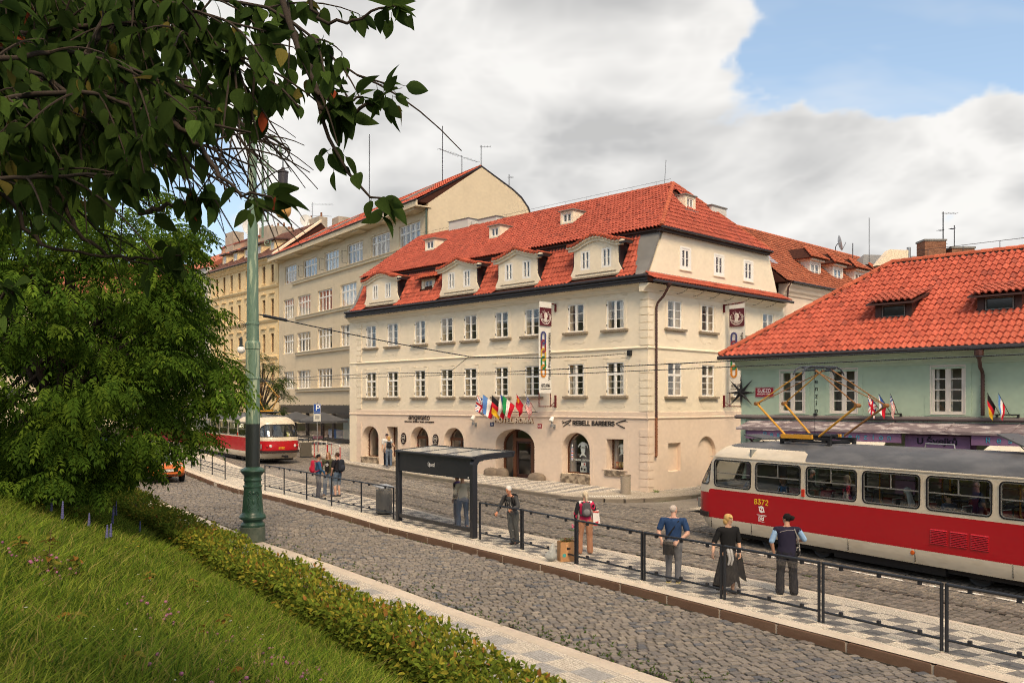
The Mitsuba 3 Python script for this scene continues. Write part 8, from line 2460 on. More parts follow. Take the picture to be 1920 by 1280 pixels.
# --- things left by the woman in pink
c = gp(1.42,23.0,.145)
bx_ = thing('cardboard_box','open cardboard box standing behind the railing next to the woman in pink','box')
M = rotz(.25,c)
for q in (box(-.22,.22,-.15,-.14,0,.50),box(-.22,.22,.14,.15,0,.50),box(-.22,-.21,-.14,.14,0,.50),box(.21,.22,-.14,.14,0,.50),box(-.21,.21,-.14,.14,0,.01)):
 cpart(bx_,'panel',xf(q,M),(.36,.19,.085))
cpart(bx_,'hand_hole',xf(box(-.05,.05,-.153,-.15,.30,.36),M),(.02,.012,.01))
cpart(bx_,'logo',xf(xf(lathe([(0,0),(.05,0),(.05,.002),(0,.002)],14),axes([-.12,-.151,.16],[1,0,0],[0,0,1],[0,-1,0])),M),(.06,.28,.25))
sp = thing('seedlings','green seedlings and earth filling the cardboard box','plants')
lf,lc_ = [],[]
for i in range(120):
 q = np.array([RNG.uniform(-.19,.19),RNG.uniform(-.12,.12),RNG.uniform(.44,.58)])
 a = RNG.uniform(0,6.28)
 d = np.array([math.cos(a),math.sin(a),RNG.uniform(-.2,.8)]) * .06
 e = np.array([-math.sin(a),math.cos(a),0]) * .022
 m = TM([q,q + d * .5 + e,q + d,q + d * .5 - e],[[0,1,2],[0,2,3]])
 lf.append(m); lc_.append(colored(m,((.10,.16,.03),(.20,.18,.03),(.12,.05,.02))[i % 3]))
part(sp,'leaf_tufts',xf(cat(lf),M),LEAF,color=np.vstack(lc_),kind='stuff')
pb = thing('plastic_bag','half transparent plastic bag leaning left of the cardboard box','bag')
m = join([m3.Manifold.batch_hull([blob((-.42,.02,.13),(.16,.11,.12)),blob((-.36,.02,.38),(.05,.04,.08))])],.04,2,.03,8)
scene['thin_plastic'] = {'type': 'blendbsdf','weight': .42,'a': {'type': 'thindielectric','int_ior': 1.35},'b': {'type': 'twosided','b': {'type': 'principled','base_color': {'type': 'rgb','value': [.5,.52,.5]},'roughness': .3}}}
part(pb,'bag',xf(sm(m,20),M),'thin_plastic',smooth=True)
cpart(pb,'contents',xf(sm(join([blob((-.42,.02,.10),(.12,.08,.08))],.04,2,.02),30),M),(.22,.23,.22),FAB,smooth=True)

# ---------------------------------------------------------------- vegetation
def leaf_mesh(n,w,fold=.16,curl=.25,tipx=1.0):
 """an ovate leaf of length 1 along +x, folded along its midrib, bent down at the tip"""
 t = np.linspace(0,1,n)
 hw = w * np.sin(np.pi * np.clip(t,0,1) ** .72) ** .9
 hw[-1] = 0
 z = -curl * t ** 2
 mid = np.stack([t,0 * t,z],-1)
 lf = np.stack([t,hw,z + fold * hw],-1)
 rt = np.stack([t,-hw,z + fold * hw],-1)
 v = np.vstack([mid,lf,rt])
 f = []
 for i in range(n - 1):
  a = [i,i + 1,n + i + 1,n + i]
  b = [i,2 * n + i,2 * n + i + 1,i + 1]
  f += [[a[0],a[1],a[2]],[a[0],a[2],a[3]],[b[0],b[1],b[2]],[b[0],b[2],b[3]]]
 return TM(v,f)

def leaf_frames(d,up_hint,roll,rng):
 """rotation frames with x along d"""
 d = d / np.linalg.norm(d,axis=1,keepdims=True)
 s = np.cross(up_hint,d)
 s /= np.linalg.norm(s,axis=1,keepdims=True) + 1e-9
 n = np.cross(d,s)
 c,si = np.cos(roll)[:,None],np.sin(roll)[:,None]
 return d,s * c + n * si,-s * si + n * c

def scatter(meshes,o,X,Y,Z,size,col,rng):
 """many small leaves joined into one mesh: (mesh, colours)"""
 which = rng.integers(0,len(meshes),len(o))
 V,F,C,k = [],[],[],0
 for w,m in enumerate(meshes):
  i = which == w
  if not i.any():
   continue
  v0 = np.asarray(m.vertices)
  v = o[i][:,None] + size[i][:,None,None] * (v0[None,:,:1] * X[i][:,None] + v0[None,:,1:2] * Y[i][:,None] + v0[None,:,2:] * Z[i][:,None])
  V.append(v.reshape(-1,3))
  F.append((m.faces[None] + (np.arange(i.sum()) * len(v0))[:,None,None]).reshape(-1,3) + k)
  C.append(np.repeat(col[i],len(v0),0)); k += i.sum() * len(v0)
 return TM(np.vstack(V),np.vstack(F)),np.vstack(C)

# --- cherry tree hanging into the picture from the upper left
CH = thing('cherry_tree','dark cherry tree boughs with large pointed leaves hanging in from the upper left','tree')
rc = np.random.default_rng(41)
LIMBS = [[(-2.43,3.5,5.47),(-1.8,3.3,5.58),(-1.46,3.2,5.57),(-1.1,3.0,5.45),(-.83,2.9,5.3),(-.67,2.8,5.13)],
   [(-2.22,3.2,5.17),(-1.72,3.0,5.23),(-1.44,2.9,5.22),(-1.17,2.8,5.13),(-1.01,2.8,5.08),(-.82,2.8,5.05)],
   [(-2.66,4.0,6.13),(-1.84,3.8,5.97),(-1.21,3.6,5.85),(-.81,3.4,5.68),(-.67,3.3,5.48),(-.57,3.2,5.34),(-.43,3.2,5.34)],
   [(-.88,3.2,5.78),(-.8,3.1,5.6),(-.73,3.05,5.42),(-.65,3.0,5.2),(-.59,3.0,5.06),(-.56,3.0,4.97),(-.51,3.0,4.89),(-.47,3.0,4.88),(-.43,3.0,4.89)],
   [(-1.86,2.8,4.91),(-1.61,2.8,4.92),(-1.34,2.75,4.9),(-1.13,2.7,4.9)],
   [(-1.11,2.8,5.15),(-.94,2.7,4.97),(-.86,2.65,4.87),(-.8,2.6,4.8),(-.75,2.6,4.79),(-.70,2.6,4.8)],
   [(-1.94,3.2,5.02),(-1.78,3.2,4.92),(-1.75,3.2,4.81),(-1.67,3.2,4.75),(-1.51,3.2,4.73),(-1.38,3.2,4.73),(-1.28,3.2,4.69)],
   [(-1.7,3.3,5.04),(-1.65,3.3,4.9),(-1.58,3.3,4.8),(-1.53,3.3,4.75),(-1.38,3.3,4.73),(-1.19,3.2,4.73)],
   [(-1.37,3.0,5.52),(-1.43,3.0,5.34),(-1.45,3.0,5.2),(-1.45,3.0,5.04)],
   [(-2.99,4.5,6.1),(-2.32,4.5,5.91),(-1.87,4.4,5.85),(-1.41,4.2,5.65),(-1.18,4.1,5.57)],
   [(-1.6,2.4,5.14),(-1.38,2.4,5.13),(-1.29,2.5,5.18),(-1.18,2.6,5.21),(-1.03,2.6,5.14)],
   [(-.8,3.2,5.8),(-.69,3.2,5.57),(-.61,3.2,5.56),(-.52,3.2,5.6),(-.42,3.2,5.63)],
   [(-.65,3.0,5.19),(-.57,3.0,5.18),(-.49,3.0,5.2),(-.41,3.0,5.25)],
   [(-1.26,3.0,4.84),(-1.13,3.0,4.87),(-1.02,2.9,4.87)],
   [(-1.62,2.6,4.50),(-1.45,2.6,4.53)],
   [(-.7,3.05,5.36),(-.66,3.0,5.25),(-.62,3.0,5.22),(-.5,3.0,5.23)],
   [(-2.26,3.4,5.98),(-1.55,3.2,5.76),(-1.19,3.0,5.56),(-.94,2.9,5.43),(-.8,2.9,5.41)],
   [(-2.92,4.6,5.73),(-2.27,4.4,5.53),(-1.86,4.2,5.45)]]
#   leaves per metre of limb, side twigs per metre
DENS = [(40,22),(40,22),(30,15),(7,0),(26,9),(0,0),(2,.5),(2,.5),(16,7),(40,22),(34,16),(0,0),(8,3),(14,2),(8,0),(22,7),(44,24),(34,20)]

for _ in range(26):
 p = np.array([rc.uniform(-2.9,-1.9),rc.uniform(2.9,4.6),0])
 p[2] = 4.2 + p[1] * rc.uniform(.30,.46)
 d = np.array([rc.uniform(.5,1),rc.normal(0,.15),rc.normal(-.1,.14)])
 L = rc.uniform(.7,1.35)
 LIMBS.append([tuple(p + d * L * t + [0,0,-.22 * t * t + .05 * math.sin(5 * t)]) for t in np.linspace(0,1,5)])
 DENS.append((34,16))

def curve(pts,n):
 p = np.asarray(pts,float)
 t = np.r_[0,np.cumsum(np.linalg.norm(np.diff(p,axis=0),axis=1))]
 s = np.linspace(0,t[-1],n)
 q = np.stack([np.interp(s,t,p[:,k]) for k in range(3)],-1)
 for _ in range(2):
  q[1:-1] = (q[:-2] + 2 * q[1:-1] + q[2:]) / 4
 return q,t[-1]

starts,dirs = [],[]
trunk = np.array([-4.6,2.6,2.9])
part(CH,'trunk',tube([trunk + [0,0,-1],trunk,trunk + [.1,.1,1.6],trunk + [.3,.3,2.6],trunk + [.9,.8,3.3]],[.19,.17,.14,.12,.08],10),BARK,smooth=True)
for li,pts in enumerate(LIMBS):
 q,L = curve(pts,18)
 q[1:-1] += rc.normal(0,.006,(16,3))
 r0 = .010 + .004 * (L > 1.0)
 part(CH,'branch',tube(q,np.linspace(r0,.0035,18),6),BARK,smooth=True)
 dl,dt = DENS[li]
 for _ in range(int(dl * L)):
  s = rc.uniform(.15,1)
  k = s * 17
  i = int(min(k,16))
  p = q[i] + (q[i + 1] - q[i]) * (k - i)
  d = unit(q[i + 1] - q[i]) * .5 + rc.normal(0,.55,3) + [0,0,-.75]
  starts.append(p); dirs.append(d)
 # the bunch at the tip
 for _ in range(0 if li in (2,6,7) else 6):
  starts.append(q[-1] - rc.uniform(0,.06) * unit(q[-1] - q[-2])); dirs.append(unit(q[-1] - q[-2]) * .8 + rc.normal(0,.6,3) + [0,0,-.35])
 for _ in range(int(dt * L)):
  s = rc.uniform(.05,.95)
  p = q[int(s * 17)]
  d = unit(q[min(int(s * 17) + 1,17)] - q[int(s * 17)]) * .6 + rc.normal(0,.55,3) + [.15,.0,-.25]
  l = rc.uniform(.16,.42)
  tw = p + unit(d) * np.linspace(0,1,6)[:,None] * l + np.array([0,0,-1.]) * (np.linspace(0,1,6)[:,None] ** 2) * l * .35
  part(CH,'twig',tube(tw,np.linspace(.0045,.002,6),5),BARK)
  for j in range(int(l * 30) + 3):
   s2 = rc.uniform(.2,1) if j > 2 else 1.0
   k = s2 * 5
   i = int(min(k,4))
   starts.append(tw[i] + (tw[i + 1] - tw[i]) * (k - i)); dirs.append(unit(tw[i + 1] - tw[i]) * .45 + rc.normal(0,.5,3) + [0,0,-.8])
# the leaf rosettes that stand free against the sky at the ends of the long hanging twigs
for c,n,dn in (((-.43,3.0,4.90),7,.5),((-.75,2.6,4.80),12,.9),((-.41,3.0,5.25),12,.5),((-.44,3.2,5.62),9,.8),((-.58,3.0,5.21),26,.8),((-.57,3.0,5.00),5,.6),((-.45,3.2,5.33),16,.7),((-1.15,2.7,4.9),12,.8),((-1.02,2.9,4.87),8,.9),((-1.2,3.2,4.73),7,.4),((-1.28,3.2,4.69),6,.4),((-.66,3.05,5.05),9,.9),((-1.45,2.6,4.53),4,.6)):
 for _ in range(n):
  starts.append(np.array(c) + rc.normal(0,.03,3)); dirs.append(rc.normal(0,.8,3) + [.1,0,-dn])
starts,dirs = np.array(starts),np.array(dirs)
# the crown ends in a sloping lower rim; only the long hanging twigs reach below it
px_,py_ = 960 + 1670 * starts[:,0] / starts[:,1],756 - 1670 * (starts[:,2] - 4.2) / starts[:,1]
rim = np.interp(px_,[0,100,200,250,330,420,500,560,620,660,720],[415,415,375,325,280,235,222,195,150,110,60]) - 25
hang = np.zeros(len(starts),bool)
for li in (3,4,5,6,7,11,12,13,14,15):
 q_,_ = curve(LIMBS[li],24)
 hang |= (np.linalg.norm(starts[:,None] - q_[None],axis=2).min(1) < .07)
keep_ = (py_ < rim + rc.normal(0,22,len(starts))) | hang
starts,dirs = starts[keep_],dirs[keep_]
n = len(starts)
roll = rc.normal(0,.7,n)
X,Y,Z = leaf_frames(dirs,np.tile([0,0,1.],(n,1)) + rc.normal(0,.3,(n,3)),roll,rc)
size = np.clip(rc.normal(.076,.018,n),.036,.118)
o = starts + X * .014
tone = rc.choice(5,n,p=[.56,.20,.20,.032,.008])
base = np.array([(.036,.062,.015),(.062,.105,.022),(.024,.042,.012),(.13,.11,.028),(.25,.05,.022)])[tone]
col = np.clip(base * (1 + rc.normal(0,.16,(n,1))),.006,.6)
M = mats_from(o,X * size[:,None],Y * size[:,None],Z * size[:,None])
lm = [leaf_mesh(8,w_,f_,c_) for w_,f_,c_ in ((.27,.25,.22),(.25,.12,.35),(.29,.35,.10),(.23,.5,.30))]
spread(CH,'leaf',lm,M,LEAF,col,300,-size / np.linalg.norm(o - EYE,axis=1),mass='mass',smooth=True)
pet,pc_ = [],[]
for i in range(n):
 pet.append(tube([starts[i],o[i] + X[i] * .002],.0011,3,False))
part(CH,'petioles',cat(pet),BARK,kind='stuff')

# --- trees with compound leaves
def compound(nl,w,droop,sp=.8):
 """a pinnate leaf of length 1: pairs of narrow leaflets along a drooping stalk"""
 V,F,k = [],[],0
 for i in range(nl):
  t = .22 + .78 * i / (nl - 1)
  for s in (-1,1):
   base = np.array([t,0,-droop * t * t])
   l = .40 * (1 - .35 * abs(t - .6))
   d = unit(np.array([.55 + .3 * (t > .95),s * sp,-.45]))
   if i == nl - 1:
    d = unit(np.array([1,s * .35,-.6]))
   e = unit(np.cross(d,[0,0,1.])) * w
   mid = base + d * l * .45 + np.array([0,0,.03])
   V += [base,mid + e,base + d * l + np.array([0,0,-.05]),mid - e]
   F += [[k,k + 1,k + 2],[k,k + 2,k + 3]]
   k += 4
 return TM(V,F)

def leafy_tree(key,clusters,radii,per,size,tones,rng,trunk_pts,trunk_r,limbs,mesh,flat=.38,droop=.55):
 part(key,'trunk',tube(*[curve(trunk_pts,12)[0]],np.linspace(trunk_r,trunk_r * .5,12),10),BARK,smooth=True)
 for (a,b) in limbs:
  q,L = curve([a,(np.asarray(a) + b) / 2 + [0,0,.12 * np.linalg.norm(np.asarray(b) - a)],b],9)
  part(key,'limb',tube(q,np.linspace(.05 + .012 * L,.012,9),6),BARK,smooth=True)
 n = len(clusters)
 cnt = rng.poisson(per,n)
 ci = np.repeat(np.arange(n),cnt)
 N = len(ci)
 g = rng.normal(0,1,(N,3)); g /= np.linalg.norm(g,axis=1,keepdims=True)
 g *= rng.uniform(.15,1,(N,1)) ** .55
 o = clusters[ci] + g * radii[ci][:,None] * [1,1,flat]
 o[:,2] -= droop * radii[ci] * (g[:,0] ** 2 + g[:,1] ** 2) * .5
 ctr = clusters.mean(0)
 d = g * [1,1,.3] + .5 * (o - ctr) / np.linalg.norm(o - ctr,axis=1,keepdims=True) * [1,1,.2] + rng.normal(0,.28,(N,3)) + [0,0,-.42]
 X,Y,Z = leaf_frames(d,np.tile([0,0,1.],(N,1)),rng.normal(0,.35,N),rng)
 s = size * rng.uniform(.7,1.25,N)
 ct = rng.normal(0,.14,n)
 t = rng.choice(len(tones),N,p=[.5,.32,.18])
 col = np.clip(np.asarray(tones)[t] * (1 + ct[ci] + rng.normal(0,.12,N))[:,None],.006,.6)
 m,c = scatter(mesh,o,X,Y,Z,s,col,rng)
 part(key,'crown',m,LEAF,color=c,kind='stuff')

rt = np.random.default_rng(12)
LT = thing('ash_tree','big bright green tree with drooping feathery leaves over the lane at the left','tree')
EDGE = ([300,350,430,500,560,650,720,770,840,870,900,945],[250,310,395,405,425,440,455,440,385,300,215,160])

def ok_spot(p,k=46):
 # keep the crown's outline clear of the lane mouth and of the tram stop
 px,py = 960 + 1670 * p[0] / p[1],756 - 1670 * (p[2] - 4.2) / p[1]
 return py < 925 and py > 330 - .16 * max(0,260 - px) and px + k < np.interp(py,*EDGE)

C = []
ctr,rad = np.array([-12.2,20.8,5.7]),np.array([6.0,4.4,4.0])
while len(C) < 300:
 g = rt.normal(0,1,3); g /= np.linalg.norm(g)
 r = rt.uniform(.30,1.0) ** .5
 r *= .80 + .42 * float(meshkit.fbm(np.array(g) * 1.7 + 4,3,6))
 p = ctr + g * r * rad
 if p[2] < 1.9 + .3 * rt.random() or (p[0] + .585 * p[1]) < -1.9:
  continue
 if ok_spot(p):
  C.append(p)
# boughs hanging low over the car and the pavement
for q in ((-10.2,17.6,2.35),(-9.6,18.4,2.3),(-8.9,18.9,2.5),(-11.0,17.5,2.3),(-7.8,20.2,3.25),(-7.2,20.4,3.5),(-8.2,19.4,3.05),(-9.3,17.9,2.75),(-10.6,17.2,2.8),(-7.4,20.6,3.7),(-6.75,20.4,3.9),(-6.9,20.5,4.4),(-6.6,20.3,5.0),(-6.7,20.6,5.6),(-11.6,18.2,2.2),(-9.0,18.2,3.3),(-6.5,20.2,4.5),(-6.4,20.1,6.2),(-6.9,20.6,7.2),(-7.4,20.4,8.2),(-8.3,20.7,9.1)):
 if ok_spot(q,26):
  C.append(np.array(q))
nb = len(C)
C = np.array(C)
RD = np.r_[rt.uniform(.50,.95,300),rt.uniform(.38,.58,nb - 300)]
tb = np.array([-11.1,22.4,1.2])
limbs = [(tb + [0,0,rt.uniform(1.6,4.5)],C[i] - [0,0,.15]) for i in rt.choice(len(C),46,replace=False)]
leafy_tree(LT,C,RD,52,.34,[(.062,.115,.015),(.105,.165,.020),(.040,.076,.012)],rt,[tb + [0,0,-.6],tb + [.05,0,2.2],tb + [.2,-.2,4.5],tb + [.1,-.4,7.0]],.20,limbs,[compound(5,.066,.35),compound(5,.075,.6),compound(4,.082,.2)])
# a lower bush-like tree at the foot of it, above the hedge end
LB = thing('sapling','low leafy sapling at the upper end of the hedge under the big tree','tree')
C2 = np.array([[-12.9,25.8,1.75],[-12.2,25.4,1.6],[-11.6,25.6,1.85],[-13.6,26.6,1.9],[-12.6,26.2,2.2],[-11.9,26.2,2.1],[-14.2,27.5,2.1],[-13.3,25.2,1.6]])
leafy_tree(LB,C2,np.full(8,.55),30,.28,[(.060,.115,.014),(.09,.15,.018),(.04,.08,.012)],rt,[(-12.6,26.2,.4),(-12.6,26.1,1.0),(-12.5,26.0,1.8)],.05,[((-12.6,26.1,1.0),c) for c in C2[:5]],[compound(5,.05,.4),compound(4,.055,.6)])
ST = thing('street_tree','slender young street tree standing before the yellow house','tree')
sb_ = np.array([-17.2,60.5,.55])
C3 = []
while len(C3) < 42:
 g = rt.normal(0,1,3); g /= np.linalg.norm(g)
 p = sb_ + np.array([.35,0,4.6]) + g * rt.uniform(.2,1) ** .5 * np.array([1.75,1.6,2.6])
 if p[2] > 2.2:
  C3.append(p)
C3 = np.array(C3)
leafy_tree(ST,C3,rt.uniform(.35,.6,42),26,.34,[(.045,.075,.018),(.07,.105,.024),(.032,.055,.014)],rt,[sb_,sb_ + [0,0,2.4],sb_ + [.2,0,4.4],sb_ + [.3,0,6.4]],.09,[(sb_ + [.1,0,2.4 + rt.uniform(0,2)],C3[i]) for i in range(0,42,3)],[compound(4,.06,.4)])
for i,(x,y,h,lab) in enumerate(((-27,66,9,'tall street tree up the lane behind the big tree, right one'),(-33,70,10,'tall street tree up the lane behind the big tree, left one'))):
 kt = thing('street_tree',lab,'tree','trees up the lane')
 b = np.array([x,y,float(zg(x,y))])
 C4 = np.array([b + [0,0,h * .62] + v / np.linalg.norm(v) * rt.uniform(.3,1) ** .5 * np.array([3.6,3.2,3.6]) for v in rt.normal(0,1,(60,3))])
 leafy_tree(kt,C4,rt.uniform(.7,1.1,60),24,.5,[(.05,.10,.014),(.08,.13,.018),(.035,.07,.012)],rt,[b,b + [0,0,h * .4],b + [.3,0,h * .8]],.2,[(b + [0,0,h * .4],C4[j]) for j in range(0,60,5)],[compound(4,.06,.4)])

# --- the hedge
HG = thing('hedge','long clipped hornbeam hedge with bronze young tips between grass bank and pavement','hedge')
rh = np.random.default_rng(8)

def hedge_top(u):
 return zroad(u) + 1.13 + .05 * np.sin(u * 1.3) + .07 * (meshkit.fbm(np.stack([u * .9,u * 0,u * 0],-1),3,3) - .5)

hu = np.arange(4.5,36.6,.5)
vf,vb = np.full(len(hu),4.85),np.full(len(hu),5.92)
core = []
for a,b in zip(hu[:-1],hu[1:]):
 def cs(u):
  zt = float(hedge_top(np.array([u]))[0]) - .17
  z0 = float(slope_z(np.array([u]),np.array([4.9]))[0]) - .1
  return [(*UV(u,5.02),z0),(*UV(u,5.80),zroad(u) + .0),(*UV(u,5.76),zt - .12),(*UV(u,5.62),zt),(*UV(u,5.18),zt),(*UV(u,5.04),zt - .12)]
 A_,B_ = cs(a),cs(b)
 f = []
 for k in range(6):
  f += [[k,(k + 1) % 6,6 + (k + 1) % 6],[k,6 + (k + 1) % 6,6 + k]]
 core.append(TM(A_ + B_,f))
part(HG,'twig_core',cat(core),mat('hedge_core',(.085,.065,.042),.95,.05),kind='stuff')
N = 50000
u = 4.6 + 31.6 * rh.random(N) ** 1.35
face = rh.random(N)
s = rh.random(N)
zt = hedge_top(u)
v = np.where(face < .52,4.98 - .16 * rh.random(N) ** 2 + .12 * rh.random(N),np.where(face < .90,4.95 + .95 * s,5.86 + .10 * rh.random(N)))
zb = slope_z(u,v)
side_z = zb + .05 + (zt - zb - .03) * s
z = np.where(face < .52,side_z,np.where(face < .90,zt - .10 + .16 * rh.random(N) ** 1.5,zroad(u) + .1 + (zt - zroad(u) - .1) * s))
edge = np.clip((np.abs(v - 5.42) - .42) / .15,0,1)
z = np.where((face >= .52) & (face < .9),z - .10 * edge ** 2,z)
lump = .10 * (meshkit.fbm(np.stack([u * 1.8,v * 2,z * 2.2],-1),3,2) - .5)
v = v + np.where(face < .52,-lump * 1.6,lump * .5)
z = z + np.where(face >= .52,lump * 1.1,0)
nd = np.where(face[:,None] < .52,-np.append(AV,0) * .55 + [0,0,.12],np.where(face[:,None] < .90,np.array([0,0,.7]),np.append(AV,0)))
d = nd + rh.normal(0,.5,(N,3)) + np.append(AU,0) * .15
o = np.stack([AU[0] * u + AV[0] * v,AU[1] * u + AV[1] * v,z],-1)
# a few long shoots standing out of the clipped top
ns = 150
su_ = 5 + 30 * rh.random(ns) ** 1.3
for uu in su_:
 vv = rh.uniform(5.1,5.95)
 h = rh.uniform(.08,.30)
 k = int(h * 45) + 3
 p0 = np.array([*UV(uu,vv),float(hedge_top(np.array([uu]))[0]) - .05])
 dd = unit([rh.normal(0,.35),rh.normal(0,.35),1])
 t = rh.random(k)
 o = np.vstack([o,p0 + dd * (t * h)[:,None]])
 d = np.vstack([d,dd * .5 + rh.normal(0,.7,(k,3))])
 u = np.r_[u,np.full(k,uu)]; z = np.r_[z,p0[2] + t * h + .3]; face = np.r_[face,np.full(k,.6)]
N = len(o)
X,Y,Z = leaf_frames(d,np.tile([0,0,1.],(N,1)) + rh.normal(0,.45,(N,3)),rh.normal(0,.5,N),rh)
pn = meshkit.fbm(o * 1.4,3,12)
tip = np.clip((face >= .5) * .55 + (pn - .5) * 1.6 + rh.normal(0,.25,N),0,1)
kind = np.where(rh.random(N) < .12 + .38 * tip,1,0) + np.where(rh.random(N) < .05 + .16 * tip * (pn > .5),1,0)
tone = np.array([(.13,.175,.024),(.28,.255,.036),(.31,.15,.042)])[np.clip(kind,0,2)]
col = np.clip(tone * (1 + rh.normal(0,.22,(N,1))),.006,.6)
size = rh.uniform(.062,.110,N)
M = mats_from(o,X * size[:,None],Y * size[:,None],Z * size[:,None])
hm_ = [leaf_mesh(4,.28,.2,.15),leaf_mesh(4,.25,.35,.3)]
dn = np.linalg.norm(o - EYE,axis=1)
spread(HG,'leaf',hm_,M,LEAF,col,300,np.where((face >= .52) & (face < .9) & (u > 8.3),dn,dn + 100),mass='mass',smooth=False)

# --- grass on the bank
rg = np.random.default_rng(23)
N = 150000
u = 5.2 + 31.5 * rg.random(N) ** 1.55
v = rg.uniform(-.2,4.95,N)
z = slope_z(u,v)
o = np.stack([AU[0] * u + AV[0] * v,AU[1] * u + AV[1] * v,z - .01],-1)
pn = meshkit.fbm(np.stack([u * .8,v * .8,u * 0],-1),4,7)
hgt = rg.uniform(.11,.32,N) * (.65 + .8 * pn)
lean_ = rg.normal(0,.5,(N,2)) * hgt[:,None]
wd_ = rg.uniform(.0035,.0075,N) * (1 + u / 18)
ang_ = rg.uniform(0,np.pi,N)
e = np.stack([np.cos(ang_),np.sin(ang_),0 * ang_],-1) * wd_[:,None]
m1 = o + np.stack([lean_[:,0] * .3,lean_[:,1] * .3,hgt * .6],-1)
tp_ = o + np.stack([lean_[:,0],lean_[:,1],hgt * .95],-1)
V = np.stack([o - e,o + e,m1 + e * .8,m1 - e * .8,tp_],1).reshape(-1,3)
k = (np.arange(N) * 5)[:,None]
F = np.concatenate([k + [0,1,2],k + [0,2,3],k + [3,2,4]],0)
tone = np.array([(.135,.20,.022),(.20,.24,.036),(.06,.11,.016),(.26,.22,.07)])[rg.choice(4,N,p=[.40,.30,.20,.10])]
col = np.clip(tone * (.72 + .6 * pn)[:,None] * (1 + rg.normal(0,.12,(N,1))),.006,.6)
GRASS = struct('grass',TM(V,F),LEAF,kind='stuff',uv=pack(np.repeat(col,5,0)))
labels[GRASS] = {'kind': 'stuff','label': 'long meadow grass covering the bank','category': 'grass'}
# broad ground leaves in the near corner
N = 16000
u = 5.2 + 20 * rg.random(N) ** 1.6
v = rg.uniform(-.2,4.4,N)
keep = meshkit.fbm(np.stack([u * .9 + 3,v * .9,u * 0],-1),3,9) > .50
u,v = u[keep],v[keep]
N = len(u)
o = np.stack([AU[0] * u + AV[0] * v,AU[1] * u + AV[1] * v,slope_z(u,v) + rg.uniform(.02,.13,N)],-1)
X,Y,Z = leaf_frames(np.column_stack([rg.normal(0,1,(N,2)),rg.normal(.1,.3,N)]),np.tile([0,0,1.],(N,1)),rg.normal(0,.4,N),rg)
col = np.array([(.055,.105,.018),(.09,.135,.022),(.17,.12,.03)])[rg.choice(3,N,p=[.6,.3,.1])] * (1 + rg.normal(0,.18,(N,1)))
m,c = scatter([leaf_mesh(3,.30,.2,.1)],o,X,Y,Z,rg.uniform(.03,.055,N),np.clip(col,.006,.6),rg)
k_ = struct('clover_leaves',m,LEAF,kind='stuff',uv=pack(c))

def on_bank(u,v,dz=0.):
 return np.array([*UV(u,v),float(slope_z(np.array([u]),np.array([v]))[0]) + dz])

# pink clover heads, daisies, buttercups: each a flower
def flower(label,cat_,group,u,v,h,heads):
 t = thing(cat_.replace(' ','_'),label,cat_,group)
 b = on_bank(u,v)
 tp = b + [rg.normal(0,.03),rg.normal(0,.03),h]
 cpart(t,'stem',tube([b,(b + tp) / 2 + [.01,0,0],tp],.0028,3,False),(.07,.12,.03))
 for m,c in heads(tp):
  cpart(t,'head',m,c)

ico = trimesh.creation.icosphere(1,1.0)
gq = 'pink clover heads in the grass bank'
band = [(6.6,1.7),(7.2,2.2),(7.6,2.5),(8.2,2.6),(8.6,2.9),(9.2,3.0),(9.6,2.7),(10.0,2.3),(10.6,2.2),(11.2,1.1),(11.8,1.0),(12.4,1.2),(9.0,3.3),(8.3,3.2)]
for i in range(170):
 a,b = band[rg.integers(len(band))]
 r_ = rg.uniform(.014,.021)
 cl = np.array((.27,.09,.17)) * rg.uniform(.7,1.25)
 flower('pink clover head standing in the grass bank','clover flower',gq,a + rg.normal(0,.38),np.clip(b + rg.normal(0,.22),.2,4.3),rg.uniform(.15,.24),lambda p: [(xf(ico,np.array([[r_,0,0,p[0]],[0,r_,0,p[1]],[0,0,r_ * .9,p[2]],[0,0,0,1]])),cl)])
for i in range(60):
 r_ = rg.uniform(.012,.019)
 flower('small white daisy in the grass bank','daisy','white daisies in the grass bank',6 + 13 * rg.random() ** 1.4,rg.uniform(.6,3.8),rg.uniform(.12,.2),lambda p: [(xf(lathe([(0,0),(r_,.002),(0,.006)],7),rotz(0,p)),(.62,.61,.58))])
for i in range(14):
 r_ = .016
 flower('yellow buttercup in the upper grass bank','buttercup','yellow buttercups in the grass bank',rg.uniform(15,27),rg.uniform(1.6,4.0),.25,lambda p: [(xf(lathe([(0,0),(r_ * 1.4,.006),(0,.004)],7),rotz(0,p)),(.62,.40,.03))])
for i in range(16):
 u_,v_ = rg.uniform(18,31),rg.uniform(2.0,4.2)
 t = thing('sage_plant','blue-violet flower spike in the upper left grass','flower','blue flower spikes in the grass')
 b = on_bank(u_,v_)
 h = rg.uniform(.45,.75)
 cpart(t,'stem',tube([b,b + [.02,0,h]],.006,4,False),(.06,.10,.03))
 for k in range(9):
  z_ = h * (.5 + .5 * k / 9)
  cpart(t,'floret',xf(ico,np.array([[.032 - .002 * k,0,0,b[0] + .02 * z_ / h],[0,.032 - .002 * k,0,b[1]],[0,0,.026,b[2] + z_],[0,0,0,1]])),(.085,.085,.19))
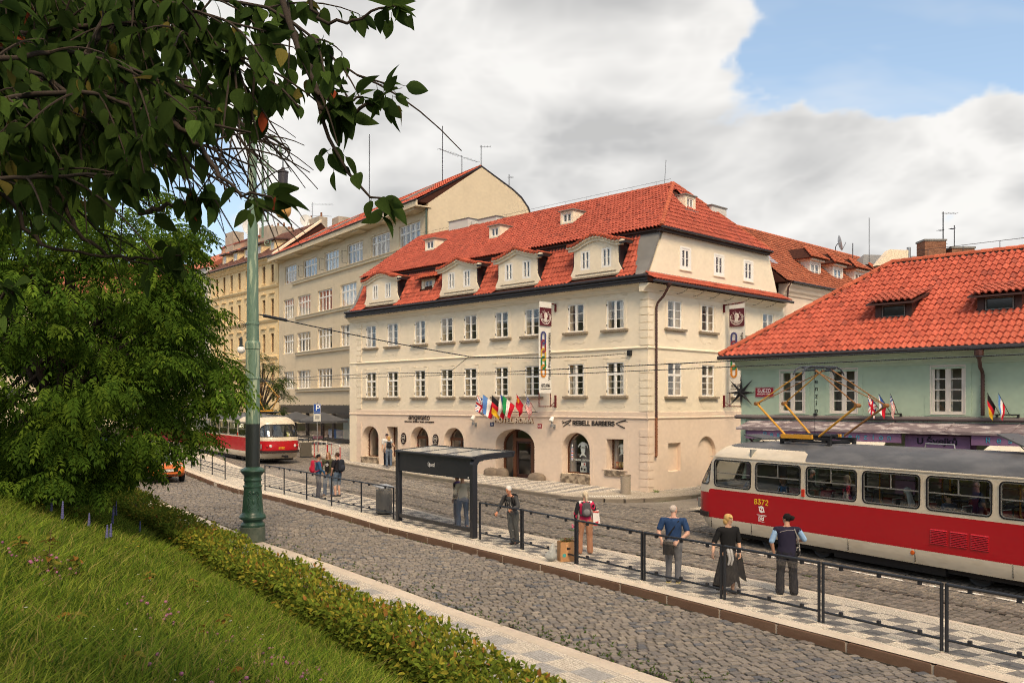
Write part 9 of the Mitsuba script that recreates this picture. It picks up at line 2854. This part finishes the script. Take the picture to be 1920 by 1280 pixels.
# yellow-leaved seedlings
for i,(u_,v_,h,lab) in enumerate(((11.3,1.1,.62,'tallest yellow-leaved seedling at the left of the bank'),(11.8,1.55,.42,'yellow-leaved seedling right of the tallest one'),(12.4,2.4,.40,'yellow seedling in the middle of the bank'),(9.6,2.45,.34,'orange-tinged seedling among the clover'),(7.2,1.25,.26,'low seedling at the lower edge of the bank, left one'),(7.5,2.15,.26,'low seedling at the lower edge of the bank, right one'),(8.0,1.0,.26,'small orange seedling near the lower left corner'),(10.6,2.9,.35,'yellow seedling above the pink clover'),(13.8,3.3,.36,'yellow seedling close to the hedge'),(12.0,.9,.4,'bushy yellow seedling at the far left edge'))):
 t = thing('seedling',lab,'seedling','yellow-leaved seedlings on the bank')
 b = on_bank(u_,v_)
 st_ = b + [rg.normal(0,.04),rg.normal(0,.04),h]
 cpart(t,'stem',tube([b,st_],[.006,.003],4),(.10,.05,.025))
 for k in range(int(h * 40)):
  s_ = rg.uniform(.25,1)
  a = k * 2.4 + rg.normal(0,.3)
  p = b + (st_ - b) * s_
  X,Y,Z = leaf_frames(np.array([[math.cos(a),math.sin(a),.05]]),np.array([[0,0,1.]]),rg.normal(0,.3,1),rg)
  s2 = rg.uniform(.09,.15)
  m,c = scatter([leaf_mesh(6,.24,.25,.3)],p[None],X,Y,Z,np.array([s2]),np.array([np.array(((.19,.165,.03),(.26,.13,.03),(.13,.15,.025))[k % 3]) * rg.uniform(.8,1.2)]),rg)
  part(t,'leaf',m,LEAF,color=c)
# tufts of weed in the lane joints
t = struct('joint_weeds',None,None,kind='stuff')
ms,cs_ = [],[]
for _ in range(420):
 u_ = 6 + 24 * rg.random() ** 1.6
 v_ = float(ev(NEARK,u_)) + abs(rg.normal(0,.5)) - .02
 b = np.array([*UV(u_,v_),float(zroad(u_)) - .005])
 for k in range(5):
  a = rg.uniform(0,6.28)
  l = rg.uniform(.02,.06)
  d_ = np.array([math.cos(a),math.sin(a),rg.uniform(.4,1.2)]) * l
  e_ = np.array([-math.sin(a),math.cos(a),0]) * .012
  m = TM([b,b + d_ * .6 + e_,b + d_,b + d_ * .6 - e_],[[0,1,2],[0,2,3]])
  ms.append(m); cs_.append(colored(m,np.array((.055,.095,.015)) * rg.uniform(.7,1.5)))
part(t,'tufts',cat(ms),LEAF,color=np.vstack(cs_),kind='stuff')
